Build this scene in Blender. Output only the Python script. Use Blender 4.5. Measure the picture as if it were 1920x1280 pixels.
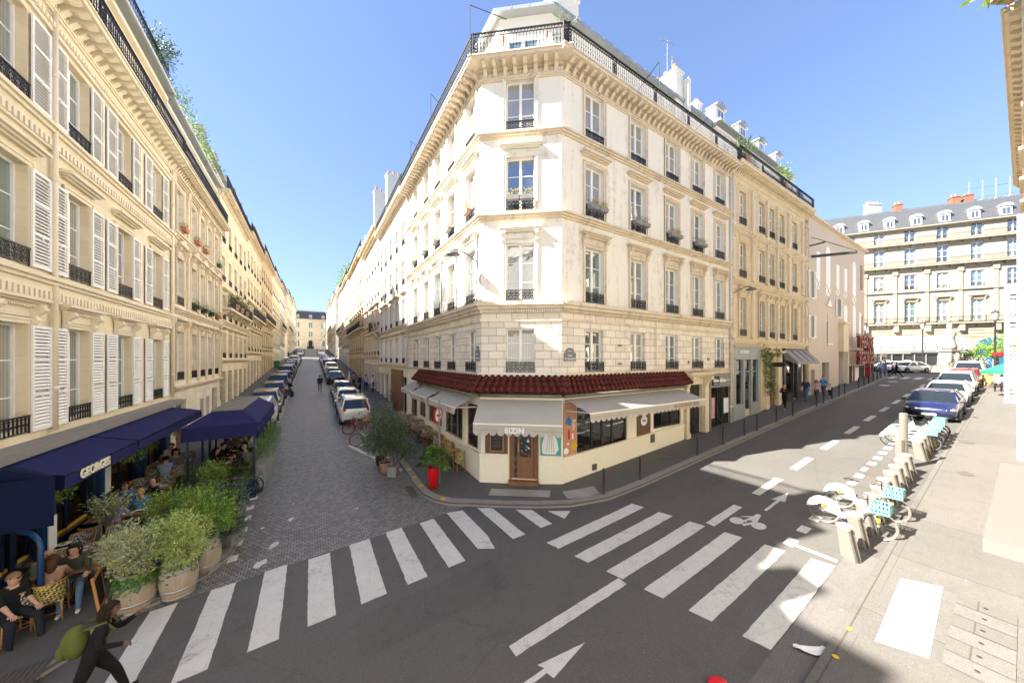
import bpy, bmesh, math, random
from mathutils import Vector, Matrix, noise
random.seed(7)
rad = math.radians
for o in list(bpy.data.objects): bpy.data.objects.remove(o)
SC = bpy.context.scene
COL = SC.collection
# ---------------------------------------------------------------- camera
FPX = 602.0; HZ = 671.0; CZ = 5.0          # focal length (px of the 1920 photo), horizon row, eye height
cam = bpy.data.cameras.new('camera'); camo = bpy.data.objects.new('camera', cam); COL.objects.link(camo)
cam.sensor_width = 36; cam.lens = 36*FPX/1920; cam.shift_y = (HZ-640)/1920
cam.clip_start = .05; cam.clip_end = 3000
camo.location = (0, 0, CZ); camo.rotation_euler = (rad(90), 0, 0)
SC.camera = camo
# ---------------------------------------------------------------- light
SUN_EL = rad(40); SUN_DIR = Vector((-.974, -.225, 0)).normalized()      # towards the sun, in plan
W = bpy.data.worlds.new('World'); SC.world = W; W.use_nodes = True
nt = W.node_tree; nt.nodes.clear()
SKY_K = .28; SKY_T = (.92, .895, .98)
sky = nt.nodes.new('ShaderNodeTexSky'); sky.sky_type = 'NISHITA'; sky.sun_disc = False
sky.sun_elevation = SUN_EL; sky.sun_rotation = math.atan2(SUN_DIR.x, SUN_DIR.y)
sky.altitude = 300; sky.air_density = 1.0; sky.dust_density = .1; sky.ozone_density = 1.0
bg = nt.nodes.new('ShaderNodeBackground'); bg.inputs[1].default_value = .09
out = nt.nodes.new('ShaderNodeOutputWorld'); # even out the glare near the horizon: colour / (1 + k * luminance), slightly bluer
bw = nt.nodes.new('ShaderNodeRGBToBW'); ma = nt.nodes.new('ShaderNodeMath'); ma.operation = 'MULTIPLY_ADD'; ma.inputs[1].default_value = SKY_K; ma.inputs[2].default_value = 1
vm = nt.nodes.new('ShaderNodeVectorMath'); vm.operation = 'DIVIDE'; vt = nt.nodes.new('ShaderNodeVectorMath'); vt.operation = 'MULTIPLY'; vt.inputs[1].default_value = SKY_T
nt.links.new(sky.outputs[0], bw.inputs[0]); nt.links.new(bw.outputs[0], ma.inputs[0]); nt.links.new(sky.outputs[0], vm.inputs[0]); nt.links.new(ma.outputs[0], vm.inputs[1]); nt.links.new(vm.outputs[0], vt.inputs[0])
nt.links.new(vt.outputs[0], bg.inputs[0]); nt.links.new(bg.outputs[0], out.inputs[0])
sl = bpy.data.lights.new('sun', 'SUN'); sl.energy = 4.8; sl.angle = rad(.5); sl.color = (1, .935, .84)
so = bpy.data.objects.new('sun', sl); COL.objects.link(so)
sv = Vector((SUN_DIR.x*math.cos(SUN_EL), SUN_DIR.y*math.cos(SUN_EL), math.sin(SUN_EL)))
so.rotation_euler = sv.to_track_quat('Z', 'Y').to_euler(); so.location = sv*60
SC.view_settings.view_transform = 'Standard'; SC.view_settings.look = 'None'
SC.view_settings.exposure = 2.52; SC.view_settings.gamma = 1
SC.cycles.max_bounces = 6; SC.cycles.diffuse_bounces = 4; SC.cycles.transparent_max_bounces = 8
SC.cycles.glossy_bounces = 3; SC.cycles.transmission_bounces = 3
SC.cycles.use_adaptive_sampling = True
# ---------------------------------------------------------------- plan: the two streets meet at the corner building
E1 = Vector((.848, .530, 0)).normalized(); E2 = Vector((-E1.y, E1.x, 0))  # E1 up the right-hand street, E2 up the left-hand street
B = Vector((1.93, 12.5, 0)); A = Vector((-1.24, 12.9, 0))
def tn(t, n): return B + E1*t - E2*n            # n grows from the corner building's long front towards the camera
def sd(s, d): return A + E2*s + E1*d            # s up the left-hand street, d across it (0 = corner building, -11.3 = opposite)
def R(t):
    if t < 0: return .055*t
    if t < 19: return .072*t
    if t < 43: return 1.368+.06*(t-19)
    return 2.808+.018*min(t-43, 40)
def zf(x, y):
    p = Vector((x, y, 0))-B; t = p.dot(E1); m = p.dot(E2)
    fade = 1-min(max((m-2)/18, 0), 1); fade = fade*fade*(3-2*fade)
    return R(t)*fade+.058*min(max(m-1, 0), 170)
def onz(v, dz=0): return Vector((v.x, v.y, zf(v.x, v.y)+dz))
def gp(px, py, h=0.0):
    """the place on the ground (plus h) seen at a pixel of the photograph"""
    rx = (px-960)/FPX; rz = -(py-HZ)/FPX; lo, hi = 1.0, 220.0
    f = lambda Y: CZ+rz*Y-zf(rx*Y, Y)-h
    Y = lo
    while Y < hi and f(Y) > 0: Y += .25
    a, b = Y-.25, Y
    for _ in range(30):
        c = (a+b)/2
        if f(c) > 0: a = c
        else: b = c
    return Vector((rx*a, a, zf(rx*a, a)))
# ---------------------------------------------------------------- mesh builder
class MB:
    def __init__(s): s.v = []; s.f = []; s.m = []; s.T = None
    def add(s, vs, fs, mi=0):
        b = len(s.v)
        s.v += [(s.T @ Vector(p)) if s.T is not None else Vector(p) for p in vs]
        s.f += [tuple(b+i for i in f) for f in fs]; s.m += [mi]*len(fs) if isinstance(mi, int) else mi
        return s
    def quad(s, *p, mi=0): return s.add(p, [tuple(range(len(p)))], mi)
    def box(s, x0, x1, y0, y1, z0, z1, mi=0):
        v = [(x0,y0,z0),(x1,y0,z0),(x1,y1,z0),(x0,y1,z0),(x0,y0,z1),(x1,y0,z1),(x1,y1,z1),(x0,y1,z1)]
        return s.add(v, [(0,3,2,1),(4,5,6,7),(0,1,5,4),(1,2,6,5),(2,3,7,6),(3,0,4,7)], mi)
    def taper(s, x0, x1, y0, y1, z0, X0, X1, Y0, Y1, z1, mi=0):
        v = [(x0,y0,z0),(x1,y0,z0),(x1,y1,z0),(x0,y1,z0),(X0,Y0,z1),(X1,Y0,z1),(X1,Y1,z1),(X0,Y1,z1)]
        return s.add(v, [(0,3,2,1),(4,5,6,7),(0,1,5,4),(1,2,6,5),(2,3,7,6),(3,0,4,7)], mi)
    def bar(s, p, q, w, h=None, mi=0):
        h = h or w; p = Vector(p); q = Vector(q); d = (q-p).normalized()
        up = Vector((0,0,1)) if abs(d.z) < .95 else Vector((0,1,0))
        a = d.cross(up).normalized()*w/2; b = a.cross(d).normalized()*h/2
        v = [p-a-b, p+a-b, p+a+b, p-a+b, q-a-b, q+a-b, q+a+b, q-a+b]
        return s.add(v, [(0,3,2,1),(4,5,6,7),(0,1,5,4),(1,2,6,5),(2,3,7,6),(3,0,4,7)], mi)
    def tube(s, pts, r, n=8, mi=0, cap=True, closed=False):
        pts = [Vector(p) for p in pts]; N = len(pts); rr = r if isinstance(r, (list, tuple)) else [r]*N
        rings = []; prev = None
        for i, p in enumerate(pts):
            if closed: d = pts[(i+1) % N]-pts[i-1]
            else: d = pts[min(i+1, N-1)]-pts[max(i-1, 0)]
            d.normalize()
            if prev is None:
                up = Vector((0,0,1)) if abs(d.z) < .9 else Vector((1,0,0))
                a = d.cross(up).normalized()
            else: a = (prev-d*prev.dot(d)).normalized()
            prev = a; b = d.cross(a)
            rings.append([p+(a*math.cos(2*math.pi*k/n)+b*math.sin(2*math.pi*k/n))*rr[i] for k in range(n)])
        v = [q for g in rings for q in g]; f = []
        for i in range(N if closed else N-1):
            j = (i+1) % N
            for k in range(n): f.append((i*n+k, i*n+(k+1) % n, j*n+(k+1) % n, j*n+k))
        if cap and not closed: f.append(tuple(range(n))[::-1]); f.append(tuple((N-1)*n+k for k in range(n)))
        return s.add(v, f, mi)
    def lathe(s, prof, n=16, c=(0,0,0), mi=0, sx=1, sy=1):
        v = []; f = []
        for r, z in prof:
            for k in range(n):
                a = 2*math.pi*k/n; v.append((c[0]+r*sx*math.cos(a), c[1]+r*sy*math.sin(a), c[2]+z))
        for i in range(len(prof)-1):
            for k in range(n): f.append((i*n+k, i*n+(k+1) % n, (i+1)*n+(k+1) % n, (i+1)*n+k))
        f.append(tuple(range(n))[::-1]); f.append(tuple((len(prof)-1)*n+k for k in range(n)))
        return s.add(v, f, mi)
    def ball(s, c, rx, ry=None, rz=None, n=10, m=7, mi=0):
        ry = ry or rx; rz = rz or rx; v = [(c[0],c[1],c[2]-rz)]
        for i in range(1, m):
            a = -math.pi/2+math.pi*i/m
            for k in range(n):
                b = 2*math.pi*k/n; v.append((c[0]+rx*math.cos(a)*math.cos(b), c[1]+ry*math.cos(a)*math.sin(b), c[2]+rz*math.sin(a)))
        v.append((c[0],c[1],c[2]+rz)); f = [(0, 1+(k+1) % n, 1+k) for k in range(n)]
        for i in range(m-2):
            for k in range(n): f.append((1+i*n+k, 1+i*n+(k+1) % n, 1+(i+1)*n+(k+1) % n, 1+(i+1)*n+k))
        L = len(v)-1; f += [(L, 1+(m-2)*n+k, 1+(m-2)*n+(k+1) % n) for k in range(n)]
        return s.add(v, f, mi)
    def prism(s, poly, a, b, ax='y', mi=0):
        """poly in the plane across ax, extruded from a to b"""
        n = len(poly)
        g = {'y': lambda p, c: (p[0], c, p[1]), 'x': lambda p, c: (c, p[0], p[1]), 'z': lambda p, c: (p[0], p[1], c)}[ax]
        v = [g(p, a) for p in poly]+[g(p, b) for p in poly]
        f = [tuple(range(n)), tuple(range(2*n-1, n-1, -1))]+[(i, n+i, n+(i+1) % n, (i+1) % n) for i in range(n)]
        return s.add(v, f, mi)
    def merge(s, me, T=None, mi=0):
        vs = [(T @ v.co) if T is not None else v.co.copy() for v in me.vertices]
        return s.add(vs, [tuple(p.vertices) for p in me.polygons], mi)
    def mesh(s, name, mats, smooth=False, fix=True):
        me = bpy.data.meshes.new(name); me.from_pydata(s.v, [], s.f)
        for m in (mats if isinstance(mats, (list, tuple)) else [mats]): me.materials.append(m)
        if any(s.m): me.polygons.foreach_set('material_index', s.m)
        if fix:
            bm = bmesh.new(); bm.from_mesh(me); bmesh.ops.recalc_face_normals(bm, faces=bm.faces); bm.to_mesh(me); bm.free()
        if smooth: me.polygons.foreach_set('use_smooth', [True]*len(me.polygons))
        me.update(); return me
    def build(s, name, mats, parent=None, L=None, smooth=False, fix=True):
        return put(name, s.mesh(name, mats, smooth, fix), parent, L)
def put(name, me, parent=None, L=None):
    o = bpy.data.objects.new(name, me); COL.objects.link(o)
    if parent is not None: o.parent = parent
    if L is not None: o.matrix_local = L
    return o
def tag(o, label=None, cat=None, group=None, kind=None):
    if label: o['label'] = label
    if cat: o['category'] = cat
    if group: o['group'] = group
    if kind: o['kind'] = kind
    return o
def thing(name, label, cat, loc=(0,0,0), rz=0, group=None):
    o = bpy.data.objects.new(name, None); COL.objects.link(o); o.empty_display_size = .2
    o.location = loc; o.rotation_euler = (0, 0, rz); return tag(o, label, cat, group)
def copy_tree(o, parent=None):
    c = o.copy(); COL.objects.link(c)
    if parent is not None: c.parent = parent
    for ch in list(o.children): copy_tree(ch, c)
    return c
def dup(o, loc, rz=None, label=None, group=None):
    c = copy_tree(o); c.location = loc
    if rz is not None: c.rotation_euler = (0, 0, rz)
    if label: c['label'] = label
    if group: c['group'] = group
    return c
def xf(p, ang=0): return Matrix.Translation(Vector(p)) @ Matrix.Rotation(ang, 4, 'Z')
ANG1 = math.atan2(E1.y, E1.x)
# street-side frames: x to the viewer's right along the front, y into the building, z up
def F_right(t, n=0, z=0): return xf(tn(t, n)+Vector((0,0,z)), ANG1)                 # same side as the corner building
def F_mid(s, d=0, z=0): return xf(sd(s, d)+Vector((0,0,z)), ANG1-math.pi/2)          # left face side; x runs towards the corner
def F_left(s, d=-11.3, z=0): return xf(sd(s, d)+Vector((0,0,z)), ANG1+math.pi/2)     # opposite side, x runs away up the street
def F_cam(t, n, z=0): return xf(tn(t, n)+Vector((0,0,z)), ANG1+math.pi)              # camera's own side, x runs down the street
# ---------------------------------------------------------------- materials
MATS = {}
def newmat(name):
    m = bpy.data.materials.new(name); m.use_nodes = True; m.node_tree.nodes.clear(); MATS[name] = m
    return m
class N:
    def __init__(s, m):
        s.t = m.node_tree; s.o = s.n('ShaderNodeOutputMaterial')
    def n(s, typ, **kw):
        x = s.t.nodes.new(typ)
        for k, v in kw.items():
            if k.startswith('i_'):
                key = k[2:]; key = int(key) if key.isdigit() else key.replace('_', ' ')
                s.set(x.inputs[key], v)
            else: setattr(x, k, v)
        return x
    def set(s, i, v):
        if isinstance(v, bpy.types.NodeSocket): s.t.links.new(v, i)
        else: i.default_value = v
    def tc(s): return s.n('ShaderNodeTexCoord').outputs['Object']
    def noise(s, sc, det=4, vec=None, rough=.55, dist=0):
        return s.n('ShaderNodeTexNoise', i_Scale=sc, i_Detail=det, i_Roughness=rough, i_Distortion=dist, i_Vector=vec or s.tc()).outputs['Fac']
    def ramp(s, f, a, b, ca=(0,0,0,1), cb=(1,1,1,1)):
        r = s.n('ShaderNodeValToRGB', i_0=f); e = r.color_ramp.elements
        e[0].position = a; e[1].position = b; e[0].color = ca; e[1].color = cb
        return r.outputs[0]
    def mix(s, f, a, b, mode='MIX'):
        x = s.n('ShaderNodeMix', data_type='RGBA', blend_type=mode); s.set(x.inputs[0], f)
        s.set(x.inputs[6], c4(a)); s.set(x.inputs[7], c4(b)); return x.outputs[2]
    def math(s, op, a, b=0, c=None):
        x = s.n('ShaderNodeMath', operation=op); s.set(x.inputs[0], a); s.set(x.inputs[1], b)
        if c is not None: s.set(x.inputs[2], c)
        return x.outputs[0]
    def bump(s, h, st=.3, d=.02): return s.n('ShaderNodeBump', i_Strength=st, i_Distance=d, i_Height=h).outputs[0]
    def xz(s, vec=None, sx=1, sz=1):
        p = s.n('ShaderNodeSeparateXYZ', i_0=vec or s.tc())
        return s.n('ShaderNodeCombineXYZ', i_0=s.math('MULTIPLY', s.math('ADD', p.outputs[0], s.math('MULTIPLY', p.outputs[1], .7)), sx), i_1=s.math('MULTIPLY', p.outputs[2], sz)).outputs[0]
    def bsdf(s, col, rough=.6, metal=0, bump=None, spec=.5, coat=0, sheen=0, alpha=None, emit=None, es=0):
        b = s.n('ShaderNodeBsdfPrincipled'); s.set(b.inputs['Base Color'], c4(col)); s.set(b.inputs['Roughness'], rough)
        b.inputs['Metallic'].default_value = metal; s.set(b.inputs['Specular IOR Level'], spec); b.inputs['Coat Weight'].default_value = coat
        if sheen: b.inputs['Sheen Weight'].default_value = sheen
        if bump is not None: s.set(b.inputs['Normal'], bump)
        if emit: s.set(b.inputs['Emission Color'], c4(emit)); b.inputs['Emission Strength'].default_value = es
        s.t.links.new(b.outputs[0], s.o.inputs[0]); return b
def c4(c):
    if isinstance(c, (tuple, list)) and len(c) == 3: return (c[0], c[1], c[2], 1)
    return c
def sc3(c, k): return tuple(min(x*k, 1) for x in c[:3])
def basic(name, col, rough=.6, metal=0, var=.15, nsc=6, spec=.5, coat=0, bump=0, sheen=0, bsc=40):
    m = newmat(name); n = N(m); f = n.noise(nsc, 5)
    c = n.mix(f, sc3(col, 1-var), sc3(col, 1+var))
    n.bsdf(c, rough, metal, n.bump(n.noise(bsc, 3), bump, .01) if bump else None, spec, coat, sheen); return m
def stone(name, col, blk=None, mortar=.55, stain=.35, grime=(.16,.13,.10), var=.12, joint=.012, bump=.25):
    m = newmat(name); n = N(m); o = n.tc()
    big = n.noise(.45, 5, o); mid = n.noise(3.5, 6, o, .65); fine = n.noise(40, 3, o)
    c = n.mix(big, sc3(col, 1-var), sc3(col, 1+var*.6)); c = n.mix(n.math('MULTIPLY', fine, .25), c, sc3(col, .7))
    h = n.math('MULTIPLY', fine, .4)
    if blk:
        br = n.n('ShaderNodeTexBrick', i_Vector=n.xz(o), i_Scale=1.0); br.offset = .5
        n.set(br.inputs['Brick Width'], blk[0]); n.set(br.inputs['Row Height'], blk[1]); n.set(br.inputs['Mortar Size'], joint); n.set(br.inputs['Mortar Smooth'], .3)
        n.set(br.inputs['Color1'], (.75,.75,.75,1)); n.set(br.inputs['Color2'], (1,1,1,1)); n.set(br.inputs['Mortar'], (mortar, mortar*.92, mortar*.82, 1)); n.set(br.inputs['Bias'], .3)
        c = n.mix(.55 if mortar > .6 else .85, c, br.outputs['Color'], 'MULTIPLY')
        h = n.math('SUBTRACT', h, n.math('MULTIPLY', br.outputs['Fac'], 1.5))
    # streaks of weather running down the stone
    st = n.noise(1.0, 5, n.n('ShaderNodeMapping', i_Vector=o, i_Scale=(2.2, 2.2, .28)).outputs[0], .7)
    k = n.math('MULTIPLY', n.ramp(n.math('MULTIPLY', st, n.math('ADD', mid, .45)), .50, .80), stain)
    c = n.mix(k, c, grime)
    n.bsdf(c, .85, 0, n.bump(h, bump, .02), .25); return m
stone('white_stone', (.81,.765,.675), None, stain=.6)
stone('white_ashlar', (.80,.73,.62), (.62,.31), .30, .35, joint=.012, bump=.5)
stone('trim_stone', (.68,.58,.44), None, stain=.8)
stone('cream_stone', (.82,.71,.50), (1.1,.42), .72, .15, joint=.006)
stone('cream_trim', (.82,.73,.55), None, stain=.15)
stone('grey_stone', (.86,.78,.64), (1.0,.38), .6, .4, joint=.008)
stone('beige_stone', (.68,.55,.35), (1.0,.4), .65, .5, joint=.008)
stone('beige_trim', (.74,.63,.46), None, stain=.55)
stone('gold_stone', (.86,.75,.53), (1.0,.4), .6, .35, joint=.008)
stone('pale_stone', (.86,.80,.68), (.9,.35), .75, .25, joint=.008)
stone('theatre_plaster', (.62,.52,.42), None, stain=.2, var=.06, bump=.1)
stone('place_trim', (.34,.295,.22), None, stain=.4)
stone('ledge_stone', (.15,.14,.125), None, stain=.8, var=.25)
stone('place_stone', (.40,.355,.275), (1.1,.45), .75, .3, joint=.008)
stone('attic_plaster', (.80,.76,.68), None, stain=.1, bump=.08)
stone('kerb_granite', (.27,.25,.225), None, stain=.3, var=.2)
stone('statue_stone', (.24,.22,.185), None, stain=.4)
basic('cream_paint', (.84,.78,.64), .45, var=.06, bump=.1)
basic('white_paint_wood', (.80,.79,.75), .45, var=.04)
basic('shutter_paint', (.84,.83,.80), .5, var=.05)
basic('shutter_gap_shade', (.52,.51,.48), .7, var=.05)  # backing toned down: shade in the slat gaps put into its colour
basic('black_iron', (.022,.02,.02), .5, .3, var=.4, nsc=20)
basic('zinc', (.36,.39,.41), .4, .4, var=.2, nsc=2)
basic('slate', (.075,.08,.088), .55, var=.35, nsc=5, bump=.4, bsc=20)
basic('lead_grey', (.20,.185,.16), .7, var=.25, nsc=3)
basic('terracotta', (.48,.17,.08), .75, var=.25)
basic('brick_red', (.20,.085,.05), .85, var=.3, nsc=8)
basic('dark_wood', (.14,.075,.035), .55, var=.5, nsc=8)
basic('oak_door', (.20,.10,.042), .5, var=.4, nsc=10)
basic('table_wood', (.26,.13,.06), .4, var=.4, nsc=9)
basic('rattan', (.42,.22,.07), .5, var=.3, nsc=30)
basic('navy_paint', (.006,.016,.045), .35, var=.2)
basic('royal_paint', (.008,.05,.16), .4, var=.3)
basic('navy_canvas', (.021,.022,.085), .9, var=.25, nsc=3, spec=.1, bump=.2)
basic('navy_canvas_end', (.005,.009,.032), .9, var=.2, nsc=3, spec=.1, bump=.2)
basic('grey_shop', (.27,.30,.30), .5, var=.08)
basic('dark_shop', (.04,.037,.037), .45, var=.1)
basic('taupe_shop', (.20,.195,.185), .5, var=.1)
basic('white_letter', (.85,.85,.83), .5, var=.02)
basic('cream_letter', (.80,.74,.56), .5, var=.02)
basic('tan_letter', (.42,.33,.24), .6, var=.02)
basic('red_neon', (.23,.03,.02), .4, var=.1)
basic('red_paint', (.35,.02,.025), .4, var=.1)
basic('bright_red', (.62,.006,.012), .3, var=.05)
basic('blue_enamel', (.03,.045,.16), .35, var=.1)
basic('enamel_grey', (.16,.165,.18), .5, var=.2)
basic('black_rubber', (.018,.018,.018), .8, var=.2)
basic('chrome', (.6,.6,.6), .25, .9, var=.05)
basic('dock_paint', (.145,.135,.117), .45, var=.06)
basic('dock_cap', (.24,.225,.195), .4, var=.04)
basic('dark_slot', (.03,.026,.022), .7)
basic('mint_paint', (.32,.42,.40), .3, var=.04, coat=.3)
basic('mint_basket', (.12,.33,.30), .4, var=.08)
basic('orange_reflector', (.8,.30,.01), .3)
basic('plastic_black', (.02,.02,.022), .5)
basic('planter_grey', (.22,.22,.22), .8, var=.15, bump=.3)
basic('clay_pot', (.30,.19,.14), .8, var=.2, bump=.2)
basic('soil', (.04,.028,.018), .95, var=.4, nsc=30)
basic('bark', (.12,.085,.055), .9, var=.4, nsc=25, bump=.5)
basic('green_bin', (.02,.18,.05), .45)
basic('green_canvas', (.01,.20,.10), .85)
basic('paper_white', (.80,.80,.78), .7, var=.03)
basic('poster_blue', (.03,.16,.42), .5)
basic('plate_white', (.78,.78,.76), .3, var=.02)
basic('sandwich_wood', (.42,.20,.06), .6)
basic('menu_black', (.02,.02,.02), .7)
basic('yellow_paint', (.62,.37,.03), .8, var=.3, nsc=30)
basic('steel_cover', (.12,.105,.09), .6, .3, var=.3, nsc=30)
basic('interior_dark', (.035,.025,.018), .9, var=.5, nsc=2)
basic('interior_warm', (.34,.20,.10), .9, var=.6, nsc=2)
basic('ad_white', (.62,.62,.60), .5)
basic('awning_end', (.20,.19,.18), .9)
basic('glass_roof', (.30,.31,.28), .35, var=.1)
basic('blue_door', (.02,.10,.22), .5, var=.2)
basic('cloth_grey', (.30,.29,.27), .9, var=.3, nsc=12)
for nm, c in dict(shirt_black=(.012,.012,.014), shirt_white=(.68,.68,.66), shirt_blue=(.30,.38,.55), shirt_navy=(.03,.05,.12), shirt_pink=(.60,.33,.35),
        shirt_cyan=(.10,.38,.55), shirt_olive=(.055,.065,.04), shirt_sage=(.25,.28,.18), shirt_tan=(.30,.18,.13), shirt_grey=(.18,.17,.18), shirt_lilac=(.40,.36,.55),
        shirt_denim=(.06,.16,.30), shirt_brown=(.14,.10,.075), trousers_navy=(.018,.022,.035), trousers_black=(.01,.01,.011), trousers_jean=(.11,.18,.30), trousers_grey=(.09,.09,.09),
        trousers_beige=(.35,.28,.20), shoe_black=(.012,.012,.012), shoe_white=(.65,.64,.62), hair_dark=(.02,.012,.008), hair_brown=(.07,.035,.018), hair_blond=(.38,.24,.10),
        hair_grey=(.28,.26,.24), hair_sand=(.22,.13,.07), apron_white=(.72,.72,.70), bag_green=(.085,.105,.025), bag_black=(.015,.015,.016), bag_brown=(.20,.11,.06)).items():
    basic(nm, c, .85, var=.35, nsc=9, spec=.2, bump=.9, bsc=11)
for nm, c in dict(skin_light=(.56,.33,.235), skin_tan=(.42,.235,.155), skin_dark=(.16,.085,.055)).items():
    basic(nm, c, .5, var=.08, nsc=20, spec=.4)
for nm, c in dict(car_white=(.72,.72,.71), car_blue=(.013,.016,.065), car_red=(.24,.012,.02), car_black=(.014,.014,.016), car_grey=(.13,.135,.14), car_silver=(.36,.35,.33), car_taxi=(.70,.70,.68), car_navy=(.02,.035,.06), car_maroon=(.09,.02,.015)).items():
    basic(nm, c, .22, .15, var=.03, nsc=2, coat=.8)
basic('tail_light', (.45,.012,.01), .15, coat=1)
basic('head_light', (.65,.68,.70), .1, .3, coat=1)
basic('number_plate', (.70,.68,.55), .5)
basic('tyre_dark', (.015,.015,.015), .85)
basic('rim_silver', (.38,.38,.38), .3, .8)
def leafmat(name, a, b, tr=.25):
    m = newmat(name); n = N(m); f = n.noise(7, 3)
    oi = n.n('ShaderNodeNewGeometry'); c = n.mix(n.ramp(f, .3, .7), a, b); c = n.mix(n.math('MULTIPLY', oi.outputs['Random Per Island'], .5), c, sc3(b, 1.25))
    d = n.n('ShaderNodeBsdfPrincipled', i_Roughness=.5); n.set(d.inputs['Base Color'], c)
    t = n.n('ShaderNodeBsdfTranslucent'); n.set(t.inputs[0], c)
    x = n.n('ShaderNodeMixShader', i_0=tr); n.t.links.new(d.outputs[0], x.inputs[1]); n.t.links.new(t.outputs[0], x.inputs[2]); n.t.links.new(x.outputs[0], n.o.inputs[0])
leafmat('leaf_green', (.05,.11,.02), (.14,.26,.04)); leafmat('leaf_lime', (.15,.28,.025), (.32,.48,.06))
leafmat('leaf_variegated', (.26,.30,.09), (.62,.62,.30)); leafmat('leaf_dark', (.02,.045,.015), (.05,.09,.03))
leafmat('leaf_olive', (.07,.11,.06), (.17,.23,.14)); leafmat('leaf_silver', (.16,.22,.16), (.34,.41,.31))
leafmat('leaf_palm', (.07,.14,.012), (.20,.34,.04)); leafmat('leaf_ivy', (.02,.07,.012), (.05,.15,.02)); leafmat('leaf_red', (.12,.02,.02), (.25,.06,.05))
# glass in front of curtains and dark rooms
def pane(name, col, fold_shade=0, refl=.30):
    m = newmat(name); n = N(m); o = n.tc(); f = n.noise(1.3, 3, o)
    c = n.mix(f, sc3(col, .75), sc3(col, 1.2))
    if fold_shade:
        w = n.n('ShaderNodeTexWave', i_Scale=3.5, i_Distortion=2.0, i_Vector=n.n('ShaderNodeMapping', i_Vector=o, i_Scale=(1,1,.06)).outputs[0]); w.bands_direction = 'X'
        c = n.mix(n.math('MULTIPLY', w.outputs['Fac'], fold_shade), c, sc3(col, .35))  # dark waves paint the shade of curtain folds into the colour
    d = n.n('ShaderNodeBsdfDiffuse', i_0=c)
    wav = n.bump(n.noise(1.6, 2, o), .12, .05)
    g = n.n('ShaderNodeBsdfGlossy', i_Roughness=.02); n.set(g.inputs[0], (.9,.95,1,1)); n.set(g.inputs['Normal'], wav)
    fr = n.n('ShaderNodeFresnel', i_0=1.5); fac = n.math('ADD', n.math('MULTIPLY', fr.outputs[0], .8), refl)
    x = n.n('ShaderNodeMixShader', i_0=fac); n.t.links.new(d.outputs[0], x.inputs[1]); n.t.links.new(g.outputs[0], x.inputs[2]); n.t.links.new(x.outputs[0], n.o.inputs[0])
    return m
PANES = [pane('pane_dark', (.05,.055,.055)), pane('pane_curtain', (.36,.34,.30), .55, .15), pane('pane_sheer', (.22,.23,.22), .4, .2), pane('pane_teal', (.10,.16,.155), 0, .25)]
pane('pane_blind', (.33,.31,.22), 0, .12); pane('car_glass', (.015,.02,.022), 0, .03); pane('shop_mirror', (.03,.03,.03), 0, .12)
m = newmat('shop_glass'); n = N(m); tr = n.n('ShaderNodeBsdfTransparent', i_0=(.85,.88,.88,1)); g = n.n('ShaderNodeBsdfGlossy', i_Roughness=.01)
fr = n.n('ShaderNodeFresnel', i_0=1.45); x = n.n('ShaderNodeMixShader', i_0=n.math('ADD', fr.outputs[0], .06))
n.t.links.new(tr.outputs[0], x.inputs[1]); n.t.links.new(g.outputs[0], x.inputs[2]); n.t.links.new(x.outputs[0], n.o.inputs[0])
# asphalt, setts, painted stripes
def asphalt(name, col, patch=.25, joints=None):
    m = newmat(name); n = N(m); o = n.tc()
    f = n.noise(160, 2, o); b = n.noise(.35, 6, o, .6); c = n.mix(b, sc3(col, 1-patch), sc3(col, 1+patch))
    c = n.mix(n.ramp(f, .56, .72), c, sc3(col, 2.8)); c = n.mix(n.math('MULTIPLY', n.ramp(n.noise(28, 4, o, .7), .45, .7), .3), c, sc3(col, .55)); c = n.mix(n.math('MULTIPLY', n.ramp(n.noise(2.2, 6, o, .7), .52, .75), .35), c, sc3(col, .5))
    v = n.n('ShaderNodeTexVoronoi', feature='DISTANCE_TO_EDGE', i_Scale=.28, i_Vector=n.n('ShaderNodeMapping', i_Vector=n.mix(.10, o, n.n('ShaderNodeTexNoise', i_Scale=1.5, i_Detail=5.0, i_Vector=o).outputs['Color'], 'ADD')).outputs[0])
    c = n.mix(n.math('MULTIPLY', n.ramp(v.outputs[0], .0, .004, (1,1,1,1), (0,0,0,1)), .22), c, sc3(col, .35))
    sp = n.ramp(n.noise(14, 2, o, .5), .74, .76); c = n.mix(n.math('MULTIPLY', sp, .35), c, (.4,.38,.35))
    if joints:
        mp = n.n('ShaderNodeMapping', i_Vector=o); mp.inputs['Rotation'].default_value = (0, 0, -ANG1)
        br = n.n('ShaderNodeTexBrick', i_Vector=mp.outputs[0], i_Scale=1.0); br.offset = .5
        n.set(br.inputs['Brick Width'], joints[0]); n.set(br.inputs['Row Height'], joints[1]); n.set(br.inputs['Mortar Size'], .012)
        n.set(br.inputs['Color1'], (.82,.82,.82,1)); n.set(br.inputs['Color2'], (1,1,1,1)); n.set(br.inputs['Mortar'], (.45,.43,.4,1)); c = n.mix(.8, c, br.outputs['Color'], 'MULTIPLY')
    n.bsdf(c, n.math('ADD', n.math('MULTIPLY', b, .2), .62), 0, n.bump(f, .5, .006), .35); return m
asphalt('asphalt', (.093,.0885,.081)); asphalt('pavement_dark', (.092,.089,.083), .15); asphalt('pavement_light', (.118,.111,.101), .12, (2.6,1.7)); asphalt('asphalt_old', (.083,.079,.072), .3); asphalt('gutter_asphalt', (.12,.112,.105), .2)
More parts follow.
